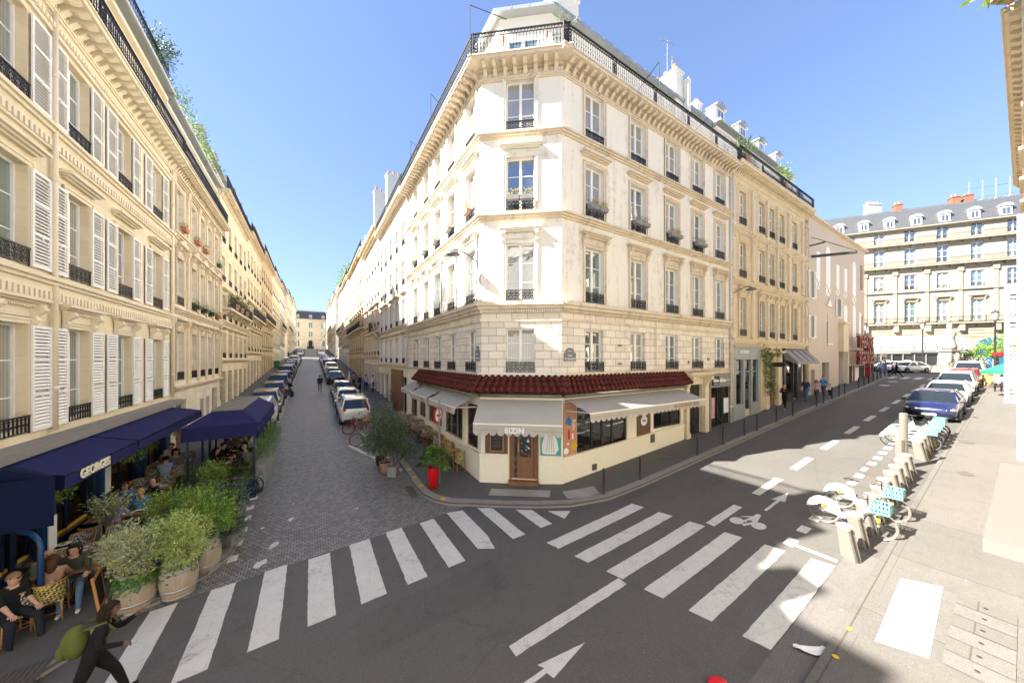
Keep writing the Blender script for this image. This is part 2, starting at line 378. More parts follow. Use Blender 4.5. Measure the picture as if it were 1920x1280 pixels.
def setts(name, ang, sx=.135, sy=.10):
    m = newmat(name); n = N(m); o = n.tc(); mp = n.n('ShaderNodeMapping', i_Vector=o); mp.inputs['Rotation'].default_value = (0, 0, -ang)
    wob = n.n('ShaderNodeTexNoise', i_Scale=.9, i_Detail=3.0, i_Vector=o)
    v = n.mix(.10, mp.outputs[0], wob.outputs['Color'], 'ADD')
    br = n.n('ShaderNodeTexBrick', i_Vector=v, i_Scale=1.0); br.offset = .5
    n.set(br.inputs['Brick Width'], sx); n.set(br.inputs['Row Height'], sy); n.set(br.inputs['Mortar Size'], .012); n.set(br.inputs['Mortar Smooth'], .8)
    n.set(br.inputs['Color1'], (.165,.158,.147,1)); n.set(br.inputs['Color2'], (.28,.27,.25,1)); n.set(br.inputs['Mortar'], (.02,.017,.014,1))
    c = n.mix(n.math('MULTIPLY', n.noise(.5, 5, o), .3), br.outputs['Color'], (.06,.058,.06))
    c = n.mix(n.math('MULTIPLY', n.ramp(n.noise(1.1, 6, o, .75), .68, .74), .2), c, (.35,.34,.32))
    h = n.math('SUBTRACT', n.math('MULTIPLY', n.noise(30, 2, o), .3), br.outputs['Fac'])
    n.bsdf(c, n.math('ADD', n.math('MULTIPLY', n.noise(8, 2, o), .25), .38), 0, n.bump(h, .9, .03), .5); return m
setts('setts', ANG1)
m = newmat('road_paint'); n = N(m); o = n.tc(); w = n.noise(5, 8, o, .75); w2 = n.noise(.8, 4, o)
k = n.ramp(n.math('ADD', n.math('MULTIPLY', w, .7), n.math('MULTIPLY', w2, .3)), .54, .72)
c = n.mix(n.noise(2, 5, o), (.49,.475,.43), (.63,.615,.565)); c = n.mix(n.math('MULTIPLY', k, .8), c, (.12,.11,.105)); c = n.mix(n.math('MULTIPLY', n.ramp(n.noise(22, 5, o, .8), .60, .68), .6), c, (.14,.13,.125))
v = n.n('ShaderNodeTexVoronoi', feature='DISTANCE_TO_EDGE', i_Scale=2.4, i_Vector=n.mix(.25, o, n.n('ShaderNodeTexNoise', i_Scale=3.0, i_Vector=o).outputs['Color'], 'ADD'))
c = n.mix(n.math('MULTIPLY', n.ramp(v.outputs[0], 0, .012, (1,1,1,1), (0,0,0,1)), .4), c, (.16,.15,.14)); n.bsdf(c, .7, 0, None, .3)
m = newmat('tactile'); n = N(m); o = n.tc(); mp = n.n('ShaderNodeMapping', i_Vector=o); mp.inputs['Rotation'].default_value = (0, 0, -ANG1)
v = n.n('ShaderNodeTexVoronoi', i_Scale=16.0, i_Randomness=0.0, i_Vector=mp.outputs[0]); k = n.ramp(v.outputs[0], .2, .3, (1,1,1,1), (0,0,0,1))
c = n.mix(k, (.28,.27,.25), (.50,.49,.47)); n.bsdf(c, .6, 0, n.bump(k, .8, .01))
# roman tiles, oak barrels, striped and checked cloth
def two_tone(name, a, b, scale, ang=0, kind='wave', rough=.8):
    m = newmat(name); n = N(m); mp = n.n('ShaderNodeMapping', i_Vector=n.tc()); mp.inputs['Rotation'].default_value = (ang, ang*.5, ang)
    if kind == 'wave':
        w = n.n('ShaderNodeTexWave', i_Scale=scale, i_Vector=mp.outputs[0]); f = n.ramp(w.outputs['Fac'], .45, .55)
    else: f = n.n('ShaderNodeTexChecker', i_Scale=scale, i_Vector=mp.outputs[0]).outputs['Fac']
    n.bsdf(n.mix(f, a, b), rough); return m
two_tone('striped_cushion', (.30,.27,.25), (.14,.125,.12), 9); two_tone('woven_seat', (.60,.56,.46), (.03,.04,.04), 26, .785, 'check', .5)
two_tone('woven_yellow', (.62,.48,.14), (.05,.06,.04), 24, .785, 'check', .5)
m = newmat('roman_tile'); n = N(m); o = n.tc(); c = n.mix(n.noise(3.5, 6, o, .7), (.055,.013,.011), (.15,.038,.029)); n.bsdf(c, .85, 0, n.bump(n.noise(25, 3, o), .5), .15)
m = newmat('barrel_oak'); n = N(m); o = n.tc(); mp = n.n('ShaderNodeMapping', i_Vector=o, i_Scale=(9, 9, .8)); g = n.noise(3, 6, mp.outputs[0], .6)
c = n.mix(g, (.22,.18,.14), (.46,.40,.32)); p = n.n('ShaderNodeSeparateXYZ', i_0=o)
c = n.mix(n.math('MULTIPLY', n.ramp(n.noise(2.5, 4, o), .45, .65), .5), c, (.40,.22,.085)); n.bsdf(c, .8, 0, n.bump(g, .5, .01))
m = newmat('awning_canvas'); n = N(m); o = n.tc(); c = n.mix(n.noise(1.5, 4, o), (.52,.49,.435), (.60,.57,.51)); d = n.n('ShaderNodeBsdfDiffuse', i_0=c); t = n.n('ShaderNodeBsdfTranslucent', i_0=c)
x = n.n('ShaderNodeMixShader', i_0=.3); n.t.links.new(d.outputs[0], x.inputs[1]); n.t.links.new(t.outputs[0], x.inputs[2]); n.t.links.new(x.outputs[0], n.o.inputs[0])
m = newmat('warm_lamp'); n = N(m); n.bsdf((1,.7,.4), .4, emit=(1,.55,.22), es=4)
basic('chimney_render', (.52,.53,.52), .8, var=.15, nsc=2)
m = newmat('mural'); n = N(m); o = n.tc(); p = n.n('ShaderNodeSeparateXYZ', i_0=o); n.bsdf(n.ramp(n.math('ADD', p.outputs[2], n.math('MULTIPLY', n.noise(3, 2, o), .5)), 2.15, 2.45, (.50,.24,.15,1), (.12,.12,.22,1)), .5)
basic('mural_teal', (.05,.38,.36), .4, var=.05)
M = MATS
# ---------------------------------------------------------------- ground, roads, kerbs
def cut_grid(pts, step, rng=None):
    """a flat polygon given in plan, cut along a (t, n) grid"""
    bm = bmesh.new(); vs = [bm.verts.new((p[0], p[1], 0)) for p in pts]; bm.faces.new(vs)
    def cuts(d, o):
        ks = [(Vector(p[:2]).to_3d()-o).dot(d) for p in pts]; lo, hi = min(ks), max(ks); k = math.ceil(lo/step)*step
        while k < hi-1e-4:
            if k > lo+1e-4:
                bmesh.ops.bisect_plane(bm, geom=bm.verts[:]+bm.edges[:]+bm.faces[:], plane_co=o+d*k, plane_no=d)
            k += step
    cuts(E1, B); cuts(E2, B); return bm
def sheet(name, pts, dz, mat, step=1.0, side=0, kind='structure', parent=None, rag=0):
    pts = [Vector((p[0], p[1], 0)) for p in pts]
    if rag:
        q = []
        for i, p in enumerate(pts):
            r = pts[(i+1) % len(pts)]; k = max(int((r-p).length/.12), 1)
            for j in range(k):
                a = p.lerp(r, j/k); w = noise.noise(a*6)*rag+noise.noise(a*17)*rag*.6; nn = (r-p).normalized(); q.append(a+Vector((-nn.y, nn.x, 0))*w)
        pts = q
    bm = cut_grid(pts, step)
    if side:
        be = [e for e in bm.edges if e.is_boundary]; r = bmesh.ops.extrude_edge_only(bm, edges=be); low = [v for v in r['geom'] if isinstance(v, bmesh.types.BMVert)]
        lows = set(low)
    else: lows = set()
    for v in bm.verts: v.co.z = zf(v.co.x, v.co.y)+dz-(side if v in lows else 0)
    bmesh.ops.recalc_face_normals(bm, faces=bm.faces)
    if not side and bm.faces and sum(f.normal.z for f in bm.faces) < 0: bmesh.ops.reverse_faces(bm, faces=bm.faces)
    me = bpy.data.meshes.new(name); bm.to_mesh(me); bm.free(); me.materials.append(mat)
    o = put(name, me, parent)
    if kind: o['kind'] = kind
    return o
def tnp(*a): return [tn(*p) for p in a]
def strip_poly(line, w):
    """kerb band along a polyline; w > 0 lies to its left"""
    out = []
    for i, p in enumerate(line):
        d = (line[min(i+1, len(line)-1)]-line[max(i-1, 0)]).normalized(); out.append(p+Vector((-d.y, d.x, 0))*w)
    return out
# wide base sheet to the horizon
m_ = MB(); G = list(range(-60, 261, 6)); xs = [-900, -300, -120]+G+[400, 900]
vs = [(*tn(t, -q)[:2], zf(*tn(t, -q)[:2])-.14) for t in xs for q in xs]; k_ = len(xs)
m_.add(vs, [(i*k_+j, (i+1)*k_+j, (i+1)*k_+j+1, i*k_+j+1) for i in range(k_-1) for j in range(k_-1)])
g_ = m_.build('ground', M['pavement_dark'], fix=False); g_['kind'] = 'structure'
sheet('road', tnp((-40, -1.0), (-16.5, -1.0), (-12, -.78), (-4.2, -.78), (-4.2, -3), (2, -3), (2, .5), (45, .5), (60, -12), (86, -12), (86, 9.9), (-40, 9.9)), 0, M['asphalt'], 1.0)
sheet('cobbled_road', tnp((-14.2, -.784), (-14.2, -150), (-2.4, -150), (-2.4, -1.3), (-4.0, -.79), (-4.2, -.784)), .001, M['setts'], 1.0)
# corner pavement
kc = [(-4.85, -150), (-4.85, -100), (-4.85, -60), (-4.85, -30), (-4.85, -17), (-4.78, -6.3), (-4.78, -3.4), (-4.72, -2.4), (-4.5, -1.75), (-4.1, -1.2), (-3.49, -.72), (-2.67, .04), (-1.67, .84), (-.8, 1.42), (.56, 1.86), (2.2, 1.95), (9, 1.95), (18, 1.95), (36, 1.95), (44, 1.7), (50, .6), (56, -3)]
kcv = tnp(*kc)
sheet('pavement', kcv+tnp((56, -12), (44, -12), (44, -.6), (-1, -.6), (-2, -4), (-2, -150)), .12, M['pavement_dark'], 1.0, .2)
ki = strip_poly(kcv, .28)
def kerb(line, inner, dz=.124, mat=M['kerb_granite']):
    mb = MB(); 
    for i in range(len(line)-1):
        L = (line[i+1]-line[i]).length; k = max(int(L/1.0), 1)
        for j in range(k):
            g = .006/ max(L/k, .01)
            a = line[i].lerp(line[i+1], (j+g)/k); b = line[i].lerp(line[i+1], (j+1-g)/k); c = inner[i].lerp(inner[i+1], (j+1-g)/k); d = inner[i].lerp(inner[i+1], (j+g)/k)
            dj = dz+random.uniform(-.003, .006)
            v = [onz(p, dj) for p in (a, b, c, d)]+[onz(p, -.05) for p in (a, b, c, d)]
            o = Vector(((a-d).x, (a-d).y, 0)).normalized()*.012
            for q in (0, 1): v[q] = v[q]-o*.6
            for q in (4, 5): v[q] = v[q]+o
            mb.add(v, [(0,1,2,3), (0,4,5,1), (1,5,6,2), (3,2,6,7), (0,3,7,4)])
    o = mb.build('kerb', mat); o['kind'] = 'structure'; return o
kerb(kcv, ki)
# terrace pavement on the left
kl = [(-40, .5), (-14.5, .35), (-12.35, .3), (-12.07, 0), (-11.75, -.75), (-11.2, -.95), (-10.5, -1.45), (-10.15, -2.1), (-10.1, -2.9), (-10.6, -3.3), (-11.9, -3.6), (-11.9, -150)]
klv = tnp(*kl); sheet('pavement', klv+tnp((-14.5, -150), (-14.5, -3), (-16.5, -1.2), (-40, -1)), .12, M['pavement_dark'], 1.0, .2); kerb(klv, strip_poly(klv, .25))
# camera's own pavement, sunlit
kr = [(-40, 7.76), (-6, 7.76), (-.5, 7.76), (0, 7.76), (3, 7.76), (14, 7.76), (30, 7.76), (60, 7.76), (80, 7.76)]
krv = tnp(*kr); sheet('pavement', krv+tnp((80, 11), (-40, 11)), .10, M['pavement_light'], 1.0, .2); kerb(krv, strip_poly(krv, -.24), .104, M['pavement_light'])
sheet('gutter', tnp((-6, 7.25), (3.2, 7.25), (3.2, 7.75), (-6, 7.75)), .004, M['gutter_asphalt'])
# zebra crossings and lane markings, painted sheets on the road
def paint(name, pts, dz=.006, rag=.012, mat='road_paint', step=.5): return sheet(name, tnp(*pts), dz, M[mat], step, rag=rag)
def rect(t0, t1, n0, n1): return [(t0, n0), (t1, n0), (t1, n1), (t0, n1)]
xs = [(-11.3, -10.85), (-10.3, -9.83), (-9.28, -8.8), (-8.33, -7.82), (-7.33, -6.8), (-6.33, -5.86), (-5.32, -4.86)]
for i, (a, b) in enumerate(xs): paint('crossing_stripe', rect(a, b, -.72-.05*(i % 3), 1.85), rag=.015)
paint('crossing_stripe', [(-4.38, -.8), (-3.87, -.65), (-3.87, 1.2), (-3.99, 1.87), (-4.38, 1.6)]); paint('crossing_stripe', [(-3.4, -.50), (-2.98, -.14), (-2.95, 1.81), (-3.36, 1.79)])
paint('crossing_stripe', [(-2.4, .42), (-1.97, .77), (-1.97, 1.84), (-2.38, 1.81)]); paint('crossing_stripe', [(-1.6, 1.15), (-1.0, 1.6), (-1.47, 1.85)])
for i in range(6):
    n0 = 2.5+.865*i; t0 = -2.70+.225*i; t1 = .95+.21*i; paint('crossing_stripe', [(t0, n0), (t1, n0), (t1+.1, n0+.40), (t0+.1, n0+.40)])
for t0, t1 in ((-5.19, -2.2), (1.65, 3.38), (4.65, 6.6), (8.0, 9.9), (11.6, 13.5), (15.2, 17.2), (18.9, 20.9), (22.6, 24.6), (26.3, 28.3), (30, 32), (33.7, 35.7), (37.4, 39.4)):
    paint('lane_marking', rect(t0, t1, 4.55, 4.79))
paint('painted_arrow', [(-7, 5.24), (-4.9, 5.24), (-4.97, 5.13), (-4.0, 5.29), (-4.88, 5.46), (-4.92, 5.33), (-7, 5.33)])
paint('painted_arrow', [(3.7, 5.25), (4.7, 5.25), (4.63, 5.12), (5.55, 5.28), (4.74, 5.45), (4.7, 5.33), (3.7, 5.33)])
def disc(t, n, r, k=20): return [(t+r*1.25*math.cos(2*math.pi*i/k), n+r*math.sin(2*math.pi*i/k)) for i in range(k)]
for a in ((-7.5, 2.2, 3.2, 1.1), (3.5, 3.0, 2.6, .5), (12, 3.2, 5, .7), (-2.2, 7.0, 3, .5)): sheet('asphalt_repair', tnp(*rect(a[0], a[0]+a[2], a[1], a[1]+a[3])), .0025, M['asphalt_old'], 1.0, rag=.02)
# bicycle pictogram
for q in (disc(2.45, 5.03, .17), disc(2.62, 5.52, .17), disc(3.22, 5.28, .07), [(2.55, 5.16), (2.62, 5.14), (2.98, 5.2), (3.15, 5.22), (3.15, 5.36), (2.75, 5.42), (2.62, 5.35), (2.78, 5.3), (2.7, 5.2), (2.55, 5.24)], [(2.3, 5.28), (2.36, 5.2), (2.7, 5.33), (2.66, 5.4)], [(2.75, 5.0), (2.8, 5.0), (3.05, 5.2), (2.98, 5.24)]):
    paint('bicycle_symbol', q, rag=.003)
t = 2.2
while t < 15.5: paint('cycle_lane_dash', rect(t, t+.42, 6.2, 6.42), rag=.004); t += .93
paint('parking_line', rect(2.28, 2.4, 6.42, 7.2), rag=.004)
for i in range(7): paint('crossing_stripe', rect(44.0, 47.5, 1.6+i*.9, 2.05+i*.9))
for t in (37, 40.5): paint('bicycle_symbol', disc(t, 2.6, .35), rag=.01)
paint('painted_arrow', [(36, 5.6), (39, 5.6), (38.6, 5.3), (41, 5.8), (38.6, 6.3), (39, 5.95), (36, 5.95)])
t = -1.8
while t > -60:      # dashes along the parking lane of the cobbled street
    paint('parking_dash', rect(-10.2, -9.98, t, t-.3), rag=.02); t -= .75
for q in ([(-6.6, -9.7), (-6.45, -9.75), (-4.75, -5.2), (-4.9, -5.05)], [(-6.6, -9.7), (-6.6, -9.55), (-5.0, -9.1), (-5.0, -9.3)], *[[(-6.3+.35*i, -9.0+.9*i), (-6.25+.35*i, -8.85+.9*i), (-4.95, -8.5+.8*i), (-4.95, -8.65+.8*i)] for i in range(4)]):
    paint('hatched_marking', q, rag=.01)
random.seed(11)
for _ in range(9):
    t, n = random.uniform(-9.6, -5.5), random.uniform(-5.5, -1.2); r = random.uniform(.04, .12)
    if n < -3 and t > -8: continue
    paint('worn_paint_patch', disc(t, n, r, 12), rag=.13)
for t, n in ((-6.9, -24), (-6.0, -22.5)): paint('worn_paint_patch', rect(t, t+1.4, n, n+.15), rag=.02)
# tactile slabs
sheet('tactile_paving', tnp((-2.4, -1.28), (-.72, .22), (-1.1, .62), (-2.76, -.86)), .128, M['tactile'], .5)
sheet('tactile_paving', tnp((-.45, .55), (.3, .82), (.75, .95), (.5, 1.5), (0, 1.4), (-.67, 1.1)), .128, M['tactile'], .5)
sheet('tactile_paving', tnp((2.45, 8.15), (2.75, 8.68), (.25, 8.75), (0, 8.19)), .108, M['tactile'], .5)
for a in ((-.9, 7.9), (.0, 7.88)): sheet('yellow_kerb_mark', tnp(*disc(a[0], a[1], .035, 10)), .112, M['yellow_paint'], rag=.03)
for a in ((-4.65, -3.9), (-4.62, -3.0), (-4.25, -1.55), (-4.66, -4.8)): sheet('yellow_kerb_mark', tnp(*rect(a[0]-.06, a[0]+.1, a[1]-.1, a[1]+.1)), .137, M['yellow_paint'], rag=.02)
# iron covers and grates: things of their own
def cover(label, pts, dz=.13, grid=6):
    c = sum((tn(*p) for p in pts), Vector())/len(pts); z = zf(c.x, c.y)+dz
    mb = MB(); P = [tn(*p)-c for p in pts]
    mb.prism([(p.x, p.y) for p in P], 0, .006, 'z')
    a, b, d = P[0], P[1], P[-1]
    for i in range(grid):
        u = (i+.5)/grid; mb.bar(a.lerp(b, u).lerp(d.lerp(P[-2], u), .08)+Vector((0,0,.01)), a.lerp(b, u).lerp(d.lerp(P[-2], u), .92)+Vector((0,0,.01)), .02, .012)
    o = mb.build('drain_cover', M['steel_cover'], None, Matrix.Translation((c.x, c.y, z))); tag(o, label, 'drain cover')
    e = (zf(*(c+E1*.5)[:2])-zf(*(c-E1*.5)[:2])); o.rotation_euler = (-math.atan(e)*E1.y*-1*0, -math.atan(e), 0); o.rotation_euler = Vector((-E1.y, E1.x, 0)).to_track_quat('Y', 'Z').to_euler() if False else (0, 0, 0)
    q = Vector((0,0,1)).rotation_difference(Vector((-(zf(c.x+.5, c.y)-zf(c.x-.5, c.y)), -(zf(c.x, c.y+.5)-zf(c.x, c.y-.5)), 1)).normalized()); o.rotation_euler = q.to_euler(); return o
cover('slotted storm drain by the kerb near the red planter', rect(-5.12, -4.86, -3.5, -2.45), .01, 9)
cover('round iron cover on sunlit pavement beside the bike docks', disc(11.3, 8.45, .17, 16), .11, 2)
cover('small round cover on sunlit pavement nearer the parked cars', disc(16.3, 8.2, .2, 16), .11, 2)
cover('rusty rectangular grate in the road beside the bike docks', rect(9.2, 10.2, 6.35, 7.0), .008, 12)
cover('round cover on dark pavement under the long side awning', disc(5.4, .9, .25, 16), .13, 2)
cover('brown pavement grate at the bottom left near the walking man', rect(-13.1, -12.3, .0, .6), .135, 10)
cover('storm drain at the kerb beyond the tactile slabs', rect(1.2, 2.6, 2.05, 2.3), .006, 10)
# paved trapdoor slabs on the right pavement
th = thing('paved_hatch', 'stone hatch of six slabs with finger holes in sunlit pavement', 'hatch', onz(tn(1.5, 9.1), .106))
for i in range(6):
    a, b = .3+i*.4, .3+(i+1)*.4-.02; c = tn(1.5, 9.1)
    mb = MB(); P = [tn(*p)-c for p in ((a, 8.86), (b, 8.86), (b, 9.5), (a, 9.5))]
    v = [Vector((p.x, p.y, zf(*(p+c)[:2])-zf(c.x, c.y)+.008)) for p in P]; mb.quad(*v)
    sl_ = mb.build('slab', M['pavement_light' if i % 2 else 'gutter_asphalt'], th)
    h = tn((a+b)/2, 9.18)-c; mb = MB(); mb.lathe([(.03, 0), (.03, .004)], 10, (h.x, h.y, zf(*(h+c)[:2])-zf(c.x, c.y)+.009)); mb.build('finger_hole', M['dark_slot'], sl_)
# crumpled paper at the kerb
mb = MB(); k = 14; vv = []
for i in range(k):
    for j in range(6): vv.append((-.34+.68*i/(k-1), (-.1+.2*j/5)*math.sin(math.pi*(i+.6)/(k+.2))+.12*(i/(k-1)-.5)**2*4*.5, .03+.05*abs(noise.noise(Vector((i*.6, j*.9, 3))))+.02*math.sin(j*2.1)))
mb.add(vv, [(i*6+j, (i+1)*6+j, (i+1)*6+j+1, i*6+j+1) for i in range(k-1) for j in range(5)])
o = mb.build('crumpled_paper', M['paper_white'], None, xf(onz(tn(-.9, 7.68)), rad(-5)), True); tag(o, 'crumpled white paper lying in the gutter by the kerb', 'litter')
mb = MB(); mb.ball((0, 0, .04), .16, .10, .05); o = mb.build('red_bag', M['bright_red'], None, xf(onz(tn(-2.75, 6.8)))); o.location = onz(gp(1345, 1283), .0); tag(o, 'small bright red bag on the road at the bottom edge', 'litter')
# ---------------------------------------------------------------- facade kit (x right, y into the wall, z up)
def wall(root, L, x0, x1, z0, z1, holes, mat, name='wall', depth=.26, th=None):
    """front wall with real openings and reveals; holes = (xc, w, z0, z1)"""
    X = sorted({round(v, 4) for v in [x0, x1]+[h[0]-h[1]/2 for h in holes]+[h[0]+h[1]/2 for h in holes] if x0-1e-6 <= v <= x1+1e-6})
    Z = sorted({round(v, 4) for v in [z0, z1]+[h[2] for h in holes]+[h[3] for h in holes] if z0-1e-6 <= v <= z1+1e-6})
    mb = MB()
    for i in range(len(X)-1):
        for j in range(len(Z)-1):
            cx, cz = (X[i]+X[i+1])/2, (Z[j]+Z[j+1])/2
            if any(abs(cx-h[0]) < h[1]/2 and h[2] < cz < h[3] for h in holes): continue
            mb.quad((X[i], 0, Z[j]), (X[i+1], 0, Z[j]), (X[i+1], 0, Z[j+1]), (X[i], 0, Z[j+1]))
    for xc, w, a, b in holes:
        l, r = xc-w/2, xc+w/2
        mb.quad((l, 0, a), (l, 0, b), (l, depth, b), (l, depth, a)); mb.quad((r, 0, a), (r, depth, a), (r, depth, b), (r, 0, b))
        mb.quad((l, 0, b), (r, 0, b), (r, depth, b), (l, depth, b)); mb.quad((l, 0, a), (l, depth, a), (r, depth, a), (r, 0, a))
    return mb.build(name, mat, root, L, fix=False)
_c = {}
def cached(key, fn):
    if key not in _c: _c[key] = fn()
    return _c[key]
def m_frame(w, h, bars, lights=2, fw=.055):
    def f():
        mb = MB(); y0, y1 = .17, .24
        mb.box(-w/2, -w/2+fw, y0, y1, 0, h); mb.box(w/2-fw, w/2, y0, y1, 0, h); mb.box(-w/2+fw, w/2-fw, y0, y1, h-fw, h); mb.box(-w/2+fw, w/2-fw, y0, y1, 0, fw*1.3)
        if lights == 2: mb.box(-.05, .05, y0-.02, y1-.004, fw*1.3, h-fw)
        for k in range(1, bars+1):
            z = h*k/(bars+1)
            if lights == 2: mb.box(-w/2+fw, -.05, y0+.02, y1-.02, z-.014, z+.014); mb.box(.05, w/2-fw, y0+.02, y1-.02, z-.014, z+.014)
            else: mb.box(-w/2+fw, w/2-fw, y0+.02, y1-.02, z-.014, z+.014)
        return mb.mesh('frame', M['white_paint_wood'])
    return cached(('fr', round(w, 2), round(h, 2), bars, lights), f)
def m_pane(w, h):
    def f():
        mb = MB(); mb.quad((-w/2+.02, .215, .02), (w/2-.02, .215, .02), (w/2-.02, .215, h-.02), (-w/2+.02, .215, h-.02)); return mb.mesh('pane', PANES[0], fix=False)
    return cached(('pa', round(w, 2), round(h, 2)), f)
def ring(mb, c, r, t=.012, n=10, y=0):
    pts = [(c[0]+r*math.cos(2*math.pi*k/n), y, c[1]+r*math.sin(2*math.pi*k/n)) for k in range(n)]
    for i in range(n): mb.bar(pts[i], pts[(i+1) % n], t, t)
def m_rail(w, h=.42, kind='scroll', y=-.03):
    def f():
        mb = MB(); w2 = w/2
        mb.box(-w2, w2, y-.025, y+.02, h-.035, h); mb.box(-w2, w2, y-.012, y+.012, .03, .05)
        mb.box(-w2, -w2+.02, y-.012, y+.012, 0, h); mb.box(w2-.02, w2, y-.012, y+.012, 0, h)
        if kind == 'scroll':
            k = max(int(round(w/.2)), 3); d = (w-.04)/k
            for i in range(k):
                x = -w2+.02+d*(i+.5); zc = (h+.01)/2
                ring(mb, (x, zc+.02), min(d*.42, h*.2), .016, 8, y); ring(mb, (x, zc-h*.22), d*.22, .014, 6, y); ring(mb, (x, zc+h*.27), d*.2, .014, 6, y)
                mb.bar((x-d/2, y, .05), (x-d*.1, y, zc), .014); mb.bar((x+d/2, y, .05), (x+d*.1, y, zc), .014)
                mb.bar((x-d/2, y, h-.03), (x-d*.1, y, zc+.03), .014); mb.bar((x+d/2, y, h-.03), (x+d*.1, y, zc+.03), .014)
                mb.box(x-d/2-.007, x-d/2+.007, y-.008, y+.008, .04, h-.03)
        else:
            k = max(int(w/.11), 4)
            for i in range(1, k):
                x = -w2+w*i/k; mb.box(x-.011, x+.011, y-.011, y+.011, .04, h-.03); mb.box(x-.024, x+.024, y-.02, y+.02, h*.45, h*.55)
                mb.box(x-.02, x+.02, y-.018, y+.018, h*.78, h*.84)
        return mb.mesh('railing', M['black_iron'])
    return cached(('ra', round(w, 2), round(h, 2), kind, y), f)
def m_surround(w, h, kind, mat):
    """moulded architrave; 'cornice' adds a shelf, 'console' a shelf on scrolled brackets, 'pediment' a triangle"""
    def f():
        mb = MB(); a, b = w/2, w/2+.13
        for (i, o, p) in ((0, .13, .035), (.085, .13, .06)):
            mb.box(-a-o, -a-i, -p, .0, 0, h+o); mb.box(a+i, a+o, -p, .0, 0, h+o); mb.box(-a-i, a+i, -p, .0, h+i, h+o)
        if kind in ('cornice', 'console', 'pediment'):
            g = .30 if kind != 'cornice' else .16; z = h+.13+g
            for k, (dz0, dz1, p, e) in enumerate(((0, .05, .09, .16), (.05, .10, .17, .22), (.10, .17, .25, .28))):
                mb.box(-a-e, a+e, -p, 0, z+dz0, z+dz1)
            mb.taper(-a-.28, a+.28, -.25, 0, z+.17, -a-.2, a+.2, -.06, 0, z+.215)
            if kind != 'cornice':
                mb.box(-a-.02, a+.02, -.03, 0, h+.16, z-.05)
                for k in range(int(w/.07)): x = -a+.04+k*.07; mb.box(x, x+.035, -.11, -.03, z-.05, z)
            if kind in ('console', 'pediment'):
                for s in (-1, 1):
                    x = s*(a+.085); pr = [(-.02, z), (-.22, z), (-.24, z-.07), (-.20, z-.16), (-.11, z-.24), (-.13, z-.33), (-.09, z-.42), (-.03, z-.46)]
                    mb.prism(pr, x-.065, x+.065, 'x'); mb.T = Matrix.Translation((x, -.2, z-.09)) @ Matrix.Rotation(math.pi/2, 4, 'Y'); mb.lathe([(.05, -.085), (.05, .085)], 10); mb.T = None
            if kind == 'pediment': mb.prism([(-a-.27, z+.17), (a+.27, z+.17), (0, z+.52)], -.2, 0, 'y'); 
        return mb.mesh('surround', mat)
    return cached(('su', round(w, 2), round(h, 2), kind, mat.name), f)
def m_shutter(w, h, slats=True):
    def f():
        mb = MB(); s = .045; mb.box(0, s, -.075, -.04, 0, h); mb.box(w-s, w, -.075, -.04, 0, h)
        rails = [0, h*.48, h-.07] if h < 1.6 else [0, h*.33, h*.66, h-.07]
        for z in rails: mb.box(s, w-s, -.072, -.043, z, z+.07)
        z = .08
        while z < h-.09:
            if not any(r-.03 < z < r+.07 for r in rails):
                mb.quad((s, -.078, z), (w-s, -.078, z), (w-s, -.045, z+.045), (s, -.045, z+.045)); mb.quad((s, -.074, z-.008), (s, -.078, z), (w-s, -.078, z), (w-s, -.074, z-.008))
            z += .08
        mb.quad((s, -.02, .02), (w-s, -.02, .02), (w-s, -.02, h-.02), (s, -.02, h-.02), mi=1); mb.bar((w*.5, -.08, h*.3), (w*.5, -.08, h*.3+.12), .015)
        return mb.mesh('shutter', [M['shutter_paint'], M['shutter_gap_shade']], fix=False)
    return cached(('sh', round(w, 2), round(h, 2)), f)
def window(root, L, xc, z0, w, h, bars=2, rail='scroll', rh=.42, sur=None, smat=None, shut=0, lights=2, pane_i=None, name='window', side=None):
    T = L @ Matrix.Translation((xc, 0, z0))
    fr = put(name, m_frame(w, h, bars, lights), root, T)
    pa = put('pane', m_pane(w, h), fr); pi = pane_i if pane_i is not None else random.choice([0, 1, 1, 2, 2, 3])
    pa.material_slots[0].link = 'OBJECT'; pa.material_slots[0].material = PANES[pi] if isinstance(pi, int) else M[pi]
    if rail: put('railing', m_rail(w-.01, rh, rail), fr)
    if sur: put('surround', m_surround(w, h, sur, smat), fr)
    if shut:
        for s in (-1, 1):
            if side and s not in side: continue
            put('shutter', m_shutter(shut, h-.04), fr, Matrix.Translation((-w/2-shut-.02 if s < 0 else w/2+.02, 0, .02)))
    return fr
def m_window_far(w, h, sur, sm, kind, shut=0):
    """one-mesh window for the more distant fronts: frame, pane, balconet, moulding"""
    def f():
        mb = MB(); mb.merge(m_frame(w, h, 2), None, 0); mb.merge(m_pane(w, h), None, 1)
        if kind: mb.merge(m_rail(w-.01, .4, 'bars'), None, 2)
        if sur: mb.merge(m_surround(w, h, sur, sm), None, 3)
        if shut:
            for s in (-1, 1): mb.merge(m_shutter(shut, h-.04), Matrix.Translation((-w/2-shut-.02 if s < 0 else w/2+.02, 0, .02)), 4)
        return mb.mesh('window', [M['white_paint_wood'], PANES[0], M['black_iron'], sm or M['white_stone'], M['shutter_paint']], fix=False)
    return cached(('wf', round(w, 2), round(h, 2), sur, sm.name if sm else '', kind, shut), f)
def window_far(root, L, xc, z0, w, h, sur=None, sm=None, rail=True, shut=0, pi=None):
    o = put('window', m_window_far(w, h, sur, sm, rail, shut), root, L @ Matrix.Translation((xc, 0, z0)))
    p = random.choice([0, 0, 1, 2, 2, 3]) if pi is None else pi
    o.material_slots[1].link = 'OBJECT'; o.material_slots[1].material = PANES[p]; return o
